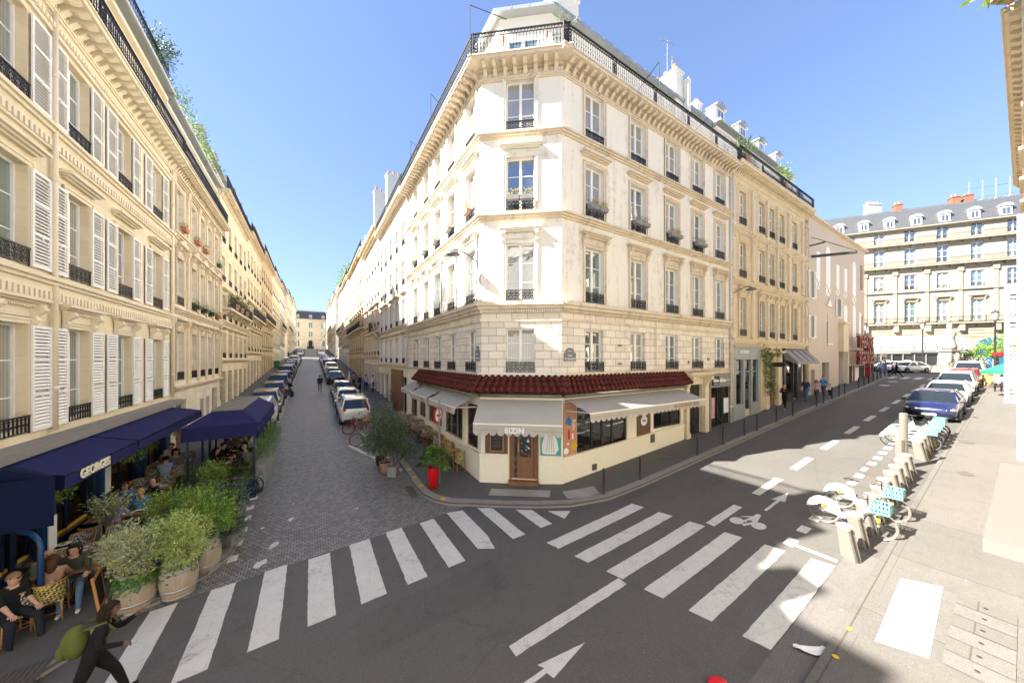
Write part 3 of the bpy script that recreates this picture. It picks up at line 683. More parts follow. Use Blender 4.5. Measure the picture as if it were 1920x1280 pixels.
def band(mb, x0, x1, z, h, p, steps=3, e0=0, e1=0):
    """stepped string course: deepest step on top"""
    for k in range(steps):
        q = p*(k+1)/steps; mb.box(x0-e0*q, x1+e1*q, -q, 0, z+h*k/steps, z+h*(k+1)/steps)
def courses(root, L, x0, x1, lst, mat, e0=0, e1=0, name='string_course'):
    for z, h, p in lst: mb = MB(); band(mb, x0, x1, z, h, p, 3, e0, e1); o = mb.build(name, mat, root, L)
    return o
def cornice(root, L, x0, x1, z, mat, p=.6, sp=.32, sz=.16, h=.5, e0=0, e1=0, name='cornice'):
    """slab at z carried by scrolled modillions, frieze with small dentils below"""
    mb = MB(); mb.box(x0-e0*p, x1+e1*p, -p, .0, z-.16, z-.05); mb.box(x0-e0*(p+.05), x1+e1*(p+.05), -p-.05, 0, z-.05, z)
    mb.box(x0-e0*.12, x1+e1*.12, -.12, 0, z-.24, z-.16); mb.box(x0, x1, -.05, 0, z-h-.16, z-h-.10); mb.box(x0-e0*.07, x1+e1*.07, -.09, 0, z-h-.10, z-h-.04)
    k = max(int((x1-x0)/sp), 1); d = (x1-x0)/k
    for i in range(k):
        x = x0+d*(i+.5); q = p-.08
        mb.prism([(0, z-.161), (-q, z-.161), (-q-.02, z-.22), (-q*.7, z-.30), (-q*.45, z-.27), (-.12, z-.40), (-.06, z-.52), (0, z-.54)], x-sz/2, x+sz/2, 'x')
        mb.ball((x+d/2, -.05, z-.33), .05, .03, .07, 6, 4)
    k = int((x1-x0)/.11)
    for i in range(k): x = x0+(x1-x0)*(i+.5)/k; mb.box(x-.025, x+.025, -.115, -.05, z-h-.04, z-h+.01)
    return mb.build(name, mat, root, L)
def long_rail(root, L, x0, x1, z, h=.9, y=-.5, every=2.7, name='balcony_railing', dens=.125, ends=(0, 0), panel=True):
    mb = MB(); mb.box(x0, x1, y-.03, y+.03, z+h-.03, z+h); mb.box(x0, x1, y-.012, y+.012, z+h-.17, z+h-.15); mb.box(x0, x1, y-.012, y+.012, z+.05, z+.07)
    k = int((x1-x0)/dens)
    for i in range(k+1):
        x = x0+(x1-x0)*i/k; mb.box(x-.010, x+.010, y-.010, y+.010, z, z+h-.15); mb.box(x-.022, x+.022, y-.02, y+.02, z+h*.36, z+h*.41); mb.box(x-.02, x+.02, y-.018, y+.018, z+h*.55, z+h*.59)
        if i < k:
            c = x+(x1-x0)/k/2
            mb.bar((c-.05, y, z+h-.15), (c, y, z+h-.03), .014); mb.bar((c+.05, y, z+h-.15), (c, y, z+h-.03), .014); mb.bar((c-.05, y, z+h-.03), (c, y, z+h-.15), .014)
    if panel:
        kk = max(int((x1-x0)/every), 1)
        for i in range(kk+1):
            x = x0+(x1-x0)*i/kk; x = min(max(x, x0+.13), x1-.13)
            for a in range(2):
                for b in range(5): ring(mb, (x-.06+.12*a, z+.14+.125*b), .05, .02, 6, y)
            mb.box(x-.14, x-.12, y-.015, y+.015, z, z+h); mb.box(x+.12, x+.14, y-.015, y+.015, z, z+h)
    for k, xx in enumerate((x0, x1)):
        if ends[k]: mb.bar((xx, y, z+h-.02), (xx, 0, z+h-.02), .03); [mb.bar((xx, y*(1-q/4), z), (xx, y*(1-q/4), z+h), .015) for q in range(5)]
    return mb.build(name, M['black_iron'], root, L)
def downpipe(root, L, x, z0, z1, mat, name='downpipe', y=-.09):
    mb = MB(); mb.tube([(x, y, z0), (x, y, z1)], .055, 8)
    z = z0+1
    while z < z1: mb.tube([(x, y, z), (x, y, z+.09)], .068, 8); z += 2.6
    mb.box(x-.02, x+.02, y, 0, z0+1, z0+1.05); mb.box(x-.02, x+.02, y, 0, z1-.6, z1-.55)
    return mb.build(name, mat, root, L, True)
def chimney(root, L, x0, x1, y0, y1, z0, z1, mat, pots=5, axis='x'):
    mb = MB(); mb.box(x0, x1, y0, y1, z0, z1); mb.box(x0-.06, x1+.06, y0-.06, y1+.06, z1, z1+.12); c = mb.build('chimney', mat, root, L)
    mb = MB()
    for i in range(pots):
        u = (i+.5)/pots; x, y = (x0+(x1-x0)*u, (y0+y1)/2) if axis == 'x' else ((x0+x1)/2, y0+(y1-y0)*u)
        h = random.uniform(.3, .6); mb.lathe([(.11, 0), (.10, h*.8), (.125, h*.84), (.125, h)], 8, (x, y, z1+.12))
    mb.build('chimney_pot', M['terracotta'], c); return c
def dormer(root, L, xc, y, z, w=1.2, h=1.7, depth=1.6, mat='attic_plaster', roof='zinc', arch=False):
    mb = MB(); mb.box(xc-w/2, xc+w/2, y, y+depth, z, z+h)
    d = mb.build('dormer', M[mat], root, L)
    mb = MB()
    if arch:
        n = 10; pr = [(xc+(w/2+.1)*math.cos(math.pi*k/n), z+h+(w*.42)*math.sin(math.pi*k/n)) for k in range(n+1)]; mb.prism(pr, y-.15, y+depth, 'y')
    else: mb.prism([(xc-w/2-.12, z+h), (xc+w/2+.12, z+h), (xc+w/2+.12, z+h+.04), (xc, z+h+.34), (xc-w/2-.12, z+h+.04)], y-.18, y+depth, 'y')
    mb.build('dormer_roof', M[roof], d)
    mb = MB(); ww = w*.6; mb.box(xc-ww/2-.06, xc+ww/2+.06, y-.05, y-.002, z+.12, z+h-.12, 0); mb.quad((xc-ww/2, y-.055, z+.2), (xc-.03, y-.055, z+.2), (xc-.03, y-.055, z+h-.2), (xc-ww/2, y-.055, z+h-.2), mi=1)
    mb.quad((xc+.03, y-.055, z+.2), (xc+ww/2, y-.055, z+.2), (xc+ww/2, y-.055, z+h-.2), (xc+.03, y-.055, z+h-.2), mi=1); mb.build('dormer_window', [M['white_paint_wood'], PANES[0]], d)
    return d
def body(root, poly, z0, z1, mat, name='side_wall', open_first=0, L=None):
    """closed block behind the fronts: poly in plan (root-local)"""
    n = len(poly); mb = MB()
    for i in range(open_first, n): a, b = poly[i], poly[(i+1) % n]; mb.quad((a[0], a[1], z0), (b[0], b[1], z0), (b[0], b[1], z1), (a[0], a[1], z1))
    mb.add([(p[0], p[1], z1) for p in poly], [tuple(range(n))])
    return mb.build(name, mat, root, L, fix=False)
def text_mesh(s, size, depth=.01, bold=0, shear=0, sp=1.0):
    def f():
        c = bpy.data.curves.new('t', 'FONT'); c.body = s; c.size = size; c.extrude = depth; c.offset = bold; c.align_x = 'CENTER'; c.align_y = 'CENTER'; c.shear = shear; c.space_character = sp
        o = bpy.data.objects.new('t', c); COL.objects.link(o); bpy.context.view_layer.update()
        me = bpy.data.meshes.new_from_object(o.evaluated_get(bpy.context.evaluated_depsgraph_get())); bpy.data.objects.remove(o); me.transform(Matrix.Rotation(math.pi/2, 4, 'X')); return me
    return cached(('tx', s, size, depth, bold, shear, sp), f)
def lettering(s, size, mat, root, L, name='lettering', **kw):
    me = text_mesh(s, size, **kw).copy(); me.materials.clear(); me.materials.append(mat); return put(name, me, root, L)
# ---------------------------------------------------------------- planting
def leaves(mb, c, r, n, size, rng, mi=(0, 1), shell=.55, lump=.35, seed=0, up=.3, narrow=.5, lo=-1):
    """leaf-sized faces gathered on a lumpy crown"""
    c = Vector(c)
    for _ in range(n):
        while True:
            d = Vector((rng.gauss(0, 1), rng.gauss(0, 1), rng.gauss(0, 1))).normalized()
            if d.z > lo: break
        q = 1+lump*noise.noise(d*2.3+Vector((seed, 0, 0)))*2; rr = (shell+(1-shell)*rng.random()**.5)*q
        if noise.noise(d*4+Vector((0, seed, 5))) < -.18 and rng.random() < .75: rr *= .6
        p = c+Vector((d.x*r[0], d.y*r[1], d.z*r[2]))*rr
        a = (d+Vector((rng.gauss(0, .5), rng.gauss(0, .5), rng.gauss(up, .5)))).normalized(); b = a.cross(Vector((rng.gauss(0, 1), rng.gauss(0, 1), rng.gauss(0, 1)))).normalized()
        s = size*rng.uniform(.6, 1.3); w = s*narrow
        mb.add([p-b*w*.5, p+a*s*.5-b*w*.1+b.cross(a)*s*.12, p+a*s, p+b*w*.5+a*s*.45], [(0, 1, 2, 3)], mi[0] if rng.random() < .6 else mi[1])
def shoots(mb, c, r, n, ln, size, rng, mi=(0, 1), narrow=.4):
    """loose sprays that break the outline"""
    c = Vector(c)
    for _ in range(n):
        d = Vector((rng.gauss(0, 1), rng.gauss(0, 1), abs(rng.gauss(0, 1))*.9+.1)).normalized(); p = c+Vector((d.x*r[0], d.y*r[1], d.z*r[2]))*.8
        d = (d+Vector((0, 0, .3))).normalized(); L = ln*rng.uniform(.5, 1.2)
        for k in range(9):
            q = p+d*L*k/9; a = (d+Vector((rng.gauss(0, .9), rng.gauss(0, .9), rng.gauss(0, .6)))).normalized(); b = a.cross(Vector((rng.random(), rng.random(), 1))).normalized(); s = size*rng.uniform(.6, 1.2)
            mb.add([q, q+a*s*.5-b*s*narrow*.5, q+a*s, q+a*s*.5+b*s*narrow*.5], [(0, 1, 2, 3)], rng.choice(mi))
def flower_box(root, T, w=.6, mats=('leaf_green', 'leaf_lime'), box='planter_grey', fl=None, seed=1, h=.2):
    rng = random.Random(seed); mb = MB(); mb.taper(-w/2, w/2, -.1, .08, 0, -w/2-.03, w/2+.03, -.12, .1, h); b = mb.build('flower_box', M[box], root, T)
    mb = MB()
    for k in range(max(int(w/.2), 1)): leaves(mb, (-w/2+.1+k*.2, 0, h+.08), (.14, .12, .15), 60, .07, rng, seed=k)
    if fl:
        for k in range(12): mb.ball((rng.uniform(-w/2, w/2), rng.uniform(-.1, .05), h+rng.uniform(.05, .25)), .025, n=5, m=4, mi=2)
    mb.build('plant', [M[mats[0]], M[mats[1]], M[fl or 'leaf_red']], b, fix=False); return b
def rel(root, F): return Matrix.Translation(-Vector(root.location)) @ F
def offs(poly, ds):
    """inset an open/closed plan polygon edge by edge (positive = inwards, polygon counter-clockwise)"""
    n = len(poly); out = []
    for i in range(n):
        a, b, c = Vector(poly[i-1][:2]), Vector(poly[i][:2]), Vector(poly[(i+1) % n][:2]); u = (b-a).normalized(); v = (c-b).normalized()
        nu = Vector((-u.y, u.x)); nv = Vector((-v.y, v.x)); p = a+nu*ds[i-1]; q = b+nv*ds[i]; den = u.x*v.y-u.y*v.x
        if abs(den) < 1e-6: out.append(b+nv*ds[i]); continue
        k = ((q.x-p.x)*v.y-(q.y-p.y)*v.x)/den; out.append(p+u*k)
    return [Vector((p.x, p.y, 0)) for p in out]
# ================================================================ corner building (white, restaurant below)
CB = thing('apartment_building', 'white corner apartment building with red tile skirt above the cream restaurant front', 'building', (A.x, A.y, 0))
WS, WA, TS = M['white_stone'], M['white_ashlar'], M['trim_stone']
Fr = rel(CB, F_right(0)); ch = B-A; CW = ch.length; CA = math.atan2(ch.y, ch.x); Fc = rel(CB, xf(A, CA)); LL = 11.5; Fl = rel(CB, F_mid(LL, 0, -.004)); Fc = Matrix.Translation((0, 0, .004)) @ Fc; RL = 13.5
rx = [1.8, 4.65, 7.35, 9.75, 12.15]; lx = [LL-.97, LL-3.19, LL-5.2, LL-7.19, LL-9.47]
lv = [(4.42, 1.74), (7.27, 2.28), (10.86, 2.1), (14.02, 2.0)]
LV = [7.2, 10.7, 13.92]
def cols(F, xs, w, x0, x1, e0, e1, cham=False):
    wall(CB, F, x0, x1, 4.3, 7.0, [(x, w, lv[0][0], lv[0][0]+lv[0][1]) for x in xs], WA, depth=.27)
    wall(CB, F, x0, x1, 7.0, 16.5, [(x, w, z, z+h) for z, h in lv[1:] for x in xs], WS, depth=.27)
    for i, (z, h) in enumerate(lv):
        for j, x in enumerate(xs):
            pi = ([0, 3, 1, 2][(i+j*2+(3 if cham else 0)) % 4]) if i < 3 else 1
            if cham: pi = [1, 0, 0, 1][i]
            fr = window(CB, F, x, z, w, h, 2 if i != 2 or cham else 2, 'scroll', .42 if i < 3 else .34, [None, 'console', 'cornice', 'plain'][i], TS if not cham and F is Fr else WS, pane_i=pi)
            if i == 2 and (cham or j < 4 or F is not Fr):
                for q in ((-.25, .27) if w > 1 else (0,)): flower_box(fr, Matrix.Translation((q, -.2, .22 if not cham else .3)), .46, box='planter_grey' if not (j == 0 and F is Fl) else 'clay_pot', fl='shirt_pink' if (j+i) % 2 else 'orange_reflector', seed=j*7+i, h=.16)
    courses(CB, F, x0, x1, [(LV[0]-.42, .42, .30), (LV[1]-.24, .24, .22), (LV[2]-.22, .22, .2)], TS, e0, e1)
    mb = MB(); 
    for k in range(int((x1-x0)/.09)): x = x0+.09*k; mb.box(x, x+.05, -.17, -.1, LV[0]-.40, LV[0]-.30)
    band(mb, x0, x1, 4.28, .13, .16, 2, e0, e1); band(mb, x0, x1, 6.45, .1, .06, 1, e0, e1); mb.build('moulding', WS if cham else TS, CB, F)
    cornice(CB, F, x0, x1, 16.6, TS, .62, .36, .15, .46, e0, e1)
cols(Fr, rx, 1.08, 0, RL, .64, 0); cols(Fl, lx, 1.0, 0, LL, 0, .58); cols(Fc, [CW/2-.02], 1.14, 0, CW, .58, .64, True)
# railing round the roof terrace
long_rail(CB, Fr, -.33, RL, 16.6, .92, -.5, 2.7, ends=(0, 1)); long_rail(CB, Fl, 0, LL+.3, 16.6, .92, -.5, 2.3); long_rail(CB, Fc, -.28, CW+.32, 16.6, .92, -.5, 2.7)
# plan outline, counter-clockwise: corner B, right end, back, left end, A
P0 = [B, tn(RL, 0), tn(RL, -10), tn(0, -11.5), sd(LL, 9), sd(LL, 0), A]; P0 = [p-Vector((A.x, A.y, 0)) for p in P0]
body(CB, P0[1:]+[P0[0]], -.6, 16.55, WS, open_first=0) if False else None
mb = MB()
for i in (1, 2, 3, 4): a, b = P0[i], P0[i+1]; mb.quad((a.x, a.y, -.5), (b.x, b.y, -.5), (b.x, b.y, 16.5), (a.x, a.y, 16.5))
mb.add([(p.x, p.y, 16.56) for p in P0], [tuple(range(len(P0)))]); mb.build('side_wall', WS, CB, fix=False)
PA = offs(P0, [1.15, 0, 0, 0, 0, 1.15, 1.15]); n_ = len(PA)
mb = MB(); mb.prism([(p.x, p.y) for p in PA], 16.56, 19.7, 'z'); mb.build('attic_wall', M['attic_plaster'], CB)
PR = offs(P0, [.8, 0, 0, 0, 0, .8, .8]); PR2 = offs(P0, [1.6, 0, 0, 0, 0, 1.6, 1.6])
mb = MB(); v = [(p.x, p.y, 19.7) for p in PR]+[(p.x, p.y, 19.85) for p in PR]+[(p.x, p.y, 20.2) for p in PR2]
f = [tuple(range(n_))]+[(i, (i+1) % n_, n_+(i+1) % n_, n_+i) for i in range(n_)]+[(n_+i, n_+(i+1) % n_, 2*n_+(i+1) % n_, 2*n_+i) for i in range(n_)]+[tuple(2*n_+i for i in range(n_))]
mb.add(v, f)
for i in (6, 0, 5):
    a, b, c, d = PR[i], PR[(i+1) % n_], PR2[i], PR2[(i+1) % n_]; L = (b-a).length
    for k in range(1, int(L/.75)): u = k*.75/L; p = a.lerp(b, u); q = c.lerp(d, u); mb.bar((p.x, p.y, 19.72), (p.x, p.y, 19.87), .03); mb.bar((p.x, p.y, 19.86), (q.x, q.y, 20.21), .03)
mb.build('roof', M['zinc'], CB)
def attic_window(F, x, z, w, h, y=1.15, p=2):
    T = F @ Matrix.Translation((x, y-.25, z)); fr = put('attic_window', m_frame(w, h, 1), CB, T); pa = put('pane', m_pane(w, h), fr); pa.material_slots[0].link = 'OBJECT'; pa.material_slots[0].material = PANES[p]
for x in rx: attic_window(Fr, x, 16.7, 1.0, 2.0, p=0)
for x in lx: attic_window(Fl, x, 16.7, 1.0, 2.0)
attic_window(Fc, CW/2, 16.75, 1.25, 1.9, p='pane_blind' if False else 3)
mb = MB()
for s in (-1.25, .78): mb.box(CW/2+s, CW/2+s+.5, .85, 1.1, 16.6, 18.35)
for k in range(6): mb.box(CW/2-1.22, CW/2-.78, .82, .85, 17.3+k*.13, 17.36+k*.13, 1)
pl = mb.build('chimney_pier', [M['attic_plaster'], M['black_iron']], CB, Fc)
mb = MB(); [mb.lathe([(.07, 0), (.07, .4)], 8, (CW/2+x, .97, 18.35)) for x in (-.85, 1.0)]; mb.build('chimney_pot', M['terracotta'], pl)
chimney(CB, Fr, 1.6, 3.0, 2.2, 3.4, 19.5, 22.6, M['attic_plaster'], 4); chimney(CB, Fr, 9.2, 9.9, .9, 4.2, 16.6, 21.3, M['attic_plaster'], 6, 'y')
for x in (9.95,): mb = MB(); mb.box(x, x+.25, .6, 1.6, 16.6, 21.0); mb.build('chimney_flue', M['attic_plaster'], CB, Fr)
# roof hooks and aerials
def hook(F, x, z0, z1, dx):
    mb = MB(); mb.tube([(x, -.45, z0), (x, -.45, z1), (x+dx, .9, z1-.35)], .018, 5); mb.build('stay_rod', M['black_iron'], CB, F)
hook(Fr, 5.6, 16.6, 18.9, .2); hook(Fr, 10.4, 16.6, 18.4, .2); hook(Fl, LL-.1, 16.6, 19.0, .6); hook(Fl, LL-5, 16.6, 18.9, -.5); hook(Fl, LL-9, 16.6, 18.7, -.5)
downpipe(CB, Fr, RL-.12, 1, 16.1, M['white_stone']); downpipe(CB, Fl, .12, 4.4, 16.1, M['white_stone'])
mb = MB(); mb.tube([(5.95, -.06, 4.6), (5.95, -.06, 6.8)], .025, 6); mb.build('waste_pipe', M['trim_stone'], CB, Fr)
# ---- red roman tile skirt over the restaurant
def tiles(F, x0, x1, e0, e1):
    rn = random.Random(6)
    mb = MB(); n = int((x1-x0)/.245); z1, z0, p = 4.26, 3.68, .52
    for i in range(n+1):
        u = i/n; xa = x0+(x1-x0)*u; xb = x0-e0*p+(x1-x0+(e0+e1)*p)*u
        for r in range(3):
            a, b = r/3, (r+1)/3+.04; A_ = (xa+(xb-xa)*a, -p*a-.03, z1+(z0-z1)*a+.03); B_ = (xa+(xb-xa)*b, -p*b-.03, z1+(z0-z1)*b+.055+rn.uniform(-.012, .012))
            mb.tube([A_, B_], [.082, .102], 8)
    mb.quad((x0, 0, z1), (x1, 0, z1), (x1+e1*p, -p, z0), (x0-e0*p, -p, z0)); mb.quad((x0, 0, z0-.08), (x1, 0, z0-.08), (x1+e1*p, -p, z0-.02), (x0-e0*p, -p, z0-.02))
    mb.box(x0, x1, -.28, 0, z0-.22, z0-.08, 1); mb.build('tile_skirt', [M['roman_tile'], M['lead_grey']], CB, F, True)
tiles(Fr, 0, 8.2, .58, 0); tiles(Fl, LL-8.3, LL, 0, .5); tiles(Fc, 0, CW, .5, .58)
# ---- shopfront of the restaurant: cream panelling, big panes, corner door
CP = M['cream_paint']
def front(F, x0, x1, zb, zs, zt, opens, mat=CP, name='shopfront', ztop=3.62):
    wall(CB, F, x0, x1, zb, 4.3, [(x, w, zs(x), zt) for x, w in opens], mat, name, .14)
g0 = lambda t: zf(*tn(t, 0)[:2])
rw = [(1.75, 2.6), (5.75, 2.6)]
wall(CB, Fr, 0, 8.35, -.3, 4.3, [(2.35, 3.1, 1.15, 3.0), (5.05, 1.0, 1.3, 3.0), (7.0, 2.35, 1.55, 3.0)], CP, 'shopfront', .14)
wall(CB, Fl, 0, LL, -.3, 4.3, [(LL-.95, 1.3, 1.15, 3.1), (LL-3.05, 2.3, 1.25, 3.1), (LL-5.75, 2.3, 1.35, 3.1), (LL-8.1, 1.3, 1.4, 3.1), (LL-10.0, 1.5, .9, 3.3)], CP, 'shopfront', .14)
wall(CB, Fc, 0, CW, -.3, 4.3, [(.62, .92, 1.2, 3.1), (1.72, 1.16, .22, 3.0)], CP, 'shopfront', .2)
# the dado sits proud of the fronts, with a sill
for F, x0, x1, zt, sl, e0, e1 in ((Fr, .0, 8.35, 1.13, .05, 1, 0), (Fl, 0, LL, 1.13, 0, 0, 1)):
    mb = MB()
    for i in range(8):
        a, b = x0+(x1-x0)*i/8, x0+(x1-x0)*(i+1)/8; h = zt+sl*((a+b)/2) if F is Fr else zt+.02*(LL-(a+b)/2)
        mb.box(a, b, -.06, -.002, -.3, h-.05)
    if F is Fr: mb.add([(x0, -.12, 1.08), (x1, -.12, 1.5), (x1, .0, 1.5), (x0, 0, 1.08), (x0, -.12, 1.14), (x1, -.12, 1.56), (x1, .0, 1.56), (x0, 0, 1.14)], [(0,3,2,1),(4,5,6,7),(0,1,5,4),(1,2,6,5),(2,3,7,6),(3,0,4,7)])
    else: mb.box(x0, x1, -.12, -.06, 1.1, 1.16)
    mb.build('dado', CP, CB, F)
mb = MB(); mb.box(-.05, 1.1, -.06, -.002, -.3, 1.15); mb.box(-.07, 1.1, -.1, -.002, 1.13, 1.2); mb.build('dado', CP, CB, Fc); mb = MB(); mb.box(2.34, CW+.05, -.06, -.002, -.3, 1.15); mb.box(2.34, CW+.07, -.1, -.002, 1.13, 1.2); mb.build('dado', CP, CB, Fc)
# glazing, with a real dining room behind it
def glaze(F, x, w, z0, z1, muls, mat='black_iron', name='shop_window', y=.1, fr=.05):
    mb = MB(); a, b = x-w/2, x+w/2; mb.box(a, b, y-.02, y+.04, z0, z0+fr); mb.box(a, b, y-.02, y+.04, z1-fr, z1)
    for m_ in [a+fr/2]+[a+w*u for u in muls]+[b-fr/2]: mb.box(m_-fr/2, m_+fr/2, y-.021, y+.041, z0+fr, z1-fr)
    w_ = mb.build(name, M[mat], CB, F); mb = MB(); mb.quad((a, y+.01, z0), (b, y+.01, z0), (b, y+.01, z1), (a, y+.01, z1)); mb.build('glass', M['shop_glass'], w_, None, fix=False); return w_
glaze(Fr, 2.35, 3.1, 1.15, 3.0, (.3, .5, .7), 'plastic_black', fr=.09); glaze(Fr, 7.0, 2.35, 1.55, 3.0, (.33, .66), 'plastic_black', fr=.07)
for x, w, mu in ((LL-3.05, 2.3, (.33, .66)), (LL-5.75, 2.3, (.33, .66)), (LL-8.1, 1.3, (.5,)), (LL-.95, 1.3, ())): glaze(Fl, x, w, 1.15 if x > LL-2 else 1.25, 3.1, mu, 'taupe_shop' if mu else 'cream_paint', fr=.06)
glaze(Fl, LL-10.0, 1.5, .9, 3.3, (.5,), 'oak_door')
mb = MB(); q = offs(P0, [.5, .3, .3, .3, .3, .5, .5]); mb.add([(p.x, p.y, .25) for p in q]+[(p.x, p.y, 3.9) for p in q], [tuple(range(7)), tuple(range(13, 6, -1))]+[(i, 7+i, 7+(i+1) % 7, (i+1) % 7) for i in (1, 2, 3, 4)])
mb.build('dining_room', M['interior_warm'], CB, fix=False)
mb = MB(); 
for (x, y) in ((2, 1.6), (4, 2.4), (6.5, 1.5), (7.6, 2.6), (3, 3.4)):
    mb.T = Fr @ Matrix.Translation((x, y, .3)); mb.box(-.4, .4, -.4, .4, .7, .74); mb.box(-.03, .03, -.03, .03, 0, .7); mb.box(-.2, .2, -.9, -.5, .42, .46); mb.box(-.2, .2, -.93, -.9, .42, .9); mb.box(-.12, .12, -.12, .12, .742, .76, 1)
for (x, y) in ((LL-2, 1.4), (LL-4, 1.8), (LL-6.5, 1.4), (LL-8.4, 1.6)):
    mb.T = Fl @ Matrix.Translation((x, y, .3)); mb.box(-.4, .4, -.4, .4, .7, .74); mb.box(-.03, .03, -.03, .03, 0, .7); mb.box(-.2, .2, -.93, -.9, .42, .9); mb.box(-.12, .12, -.12, .12, .742, .76, 1)
mb.T = None; mb.build('indoor_tables', [M['table_wood'], M['plate_white']], CB)
# panels between the panes
def art(F, x, w, z0, z1, mat, name='poster_panel', y=-.03):
    mb = MB(); mb.box(x-w/2, x+w/2, y, .12, z0, z1); return mb.build(name, M[mat], CB, F)
a_ = art(Fr, .42, .68, 1.15, 3.25, 'mural', 'painted_panel')      # still life with bottles and plates
mb = MB()
for (x, z, r, c) in ((.2, 1.35, .13, 0), (.62, 1.5, .17, 1), (.30, 1.62, .05, 0)): mb.T = Matrix.Translation((x, -.035, z)) @ Matrix.Rotation(math.pi/2, 4, 'X'); mb.lathe([(r, 0), (r, .006)], 16, mi=c)
mb.T = None; mb.prism([(.3, 1.8), (.4, 1.8), (.4, 2.1), (.36, 2.2), (.34, 2.2), (.3, 2.1)], -.042, -.034, 'y', 2); mb.prism([(.5, 1.78), (.58, 1.78), (.58, 2.0), (.5, 2.0)], -.042, -.034, 'y', 0); mb.prism([(.15, 2.45), (.32, 2.75), (.5, 2.5), (.45, 2.3)], -.042, -.034, 'y', 3); mb.box(.1, .74, -.04, -.034, 2.28, 2.33, 1)
mb.build('still_life', [M['plate_white'], M['yellow_paint'], M['bright_red'], M['poster_blue']], a_, Fr.inverted() @ Fr)
lettering('Sizin', .24, M['white_letter'], a_, Matrix.Translation((.6, -.04, 2.35)) @ Matrix.Rotation(math.pi/2, 4, 'Y'))
p_ = art(Fr, 5.05, 1.0, 1.33, 3.0, 'dark_wood'); mb = MB(); mb.T = Matrix.Translation((5.05, -.035, 2.05)) @ Matrix.Rotation(math.pi/2, 4, 'X'); mb.lathe([(.24, 0), (.24, .006)], 20); mb.T = Matrix.Translation((5.05, -.035, 2.32)) @ Matrix.Rotation(math.pi/2, 4, 'X'); mb.lathe([(.12, 0), (.12, .006)], 12); mb.T = None; mb.build('emblem', M['paper_white'], p_)
lettering('Sizin', .13, M['dark_wood'], p_, Matrix.Translation((5.05, -.046, 2.05)))
mb = MB(); mb.box(.18, 1.08, -.04, .12, 1.21, 3.1); b_ = mb.build('menu_panel', M['dark_wood'], CB, Fc)
mb = MB(); mb.box(.38, .92, -.1, -.04, 1.3, 2.45); mb.box(.42, .88, -.105, -.1, 1.34, 2.41, 1)
random.seed(5)
for k in range(17):
    z = 2.33-.055*k; w = random.uniform(.12, .2); mb.box(.65-w, .65+w, -.108, -.105, z, z+.012, 2)
mb.build('menu_board', [M['sandwich_wood'], M['menu_black'], M['shirt_grey']], b_)
# white dancer on teal, right of the door
mb = MB(); mb.box(2.38, CW-.02, -.07, -.061, 1.22, 3.1, 0); d_ = mb.build('dancer_panel', M['mural_teal'], CB, Fc)
mb = MB(); pr = [(2.45, 1.3), (2.55, 1.26), (2.95, 1.26), (3.08, 1.45), (3.02, 1.8), (2.86, 2.1), (2.84, 2.32), (2.95, 2.4), (2.9, 2.48), (2.78, 2.5), (2.7, 2.42), (2.68, 2.3), (2.55, 2.05), (2.43, 1.6)]; mb.prism(pr, -.08, -.072, 'y')
mb.prism([(2.72, 2.5), (2.86, 2.5), (2.86, 2.72), (2.72, 2.72)], -.08, -.072, 'y', 1); mb.prism([(2.98, 2.78), (3.1, 2.7), (3.12, 2.95), (3.0, 3.0)], -.08, -.072, 'y', 2)
for k in range(4): mb.bar((2.6+.1*k, -.083, 1.35), (2.74+.03*k, -.083, 2.3), .012, .005, 3)
mb.build('dancer', [M['plate_white'], M['skin_tan'], M['orange_reflector'], M['shirt_grey']], d_)
# oak door with stickers
mb = MB()
for x in (1.15, 2.22): mb.box(x, x+.08, .0, .16, .1, 3.0)
mb.box(1.14, 2.30, -.25, .2, -.2, .2, 0); dr = mb.build('door_frame', M['oak_door'], CB, Fc)
mb = MB(); 
for (x0, x1, z0, z1) in ((1.23, 1.33, .2, 3.0), (2.12, 2.22, .2, 3.0), (1.45, 1.55, .2, 3.0), (2.0, 2.1, .2, 3.0)): mb.box(x0, x1, .05, .11, z0, z1)
mb.box(1.55, 2.0, .05, .11, .2, .38); mb.box(1.55, 2.0, .06, .1, .38, .95); mb.box(1.55, 2.0, .05, .11, .95, 1.07); mb.box(1.6, 1.95, .045, .06, .45, .88); do = mb.build('door', M['oak_door'], CB, Fc)
mb = MB(); mb.quad((1.55, .08, 1.07), (2.0, .08, 1.07), (2.0, .08, 3), (1.55, .08, 3)); mb.quad((1.33, .08, .3), (1.45, .08, .3), (1.45, .08, 3), (1.33, .08, 3)); mb.build('door_glass', M['shop_mirror'], do, fix=False)
mb = MB(); mb.box(1.49, 1.52, .02, .05, 1.3, 1.62); mb.build('door_handle', M['yellow_paint'], do)
random.seed(3)
for k in range(26):
    mb = MB()
    x = random.choice([1.57, 1.6, 1.84, 1.88, 1.92])+random.uniform(-.01, .02); z = 1.1+.072*k*.8+random.uniform(-.02, .02)
    if k < 8: x = random.uniform(1.57, 1.9)
    mb.box(x, x+random.uniform(.05, .09), .069, .078, z, z+random.uniform(.05, .09), 0); mb.build('sticker', M[random.choice(['paper_white', 'yellow_paint', 'poster_blue', 'mint_basket', 'red_paint', 'paper_white'])], do)
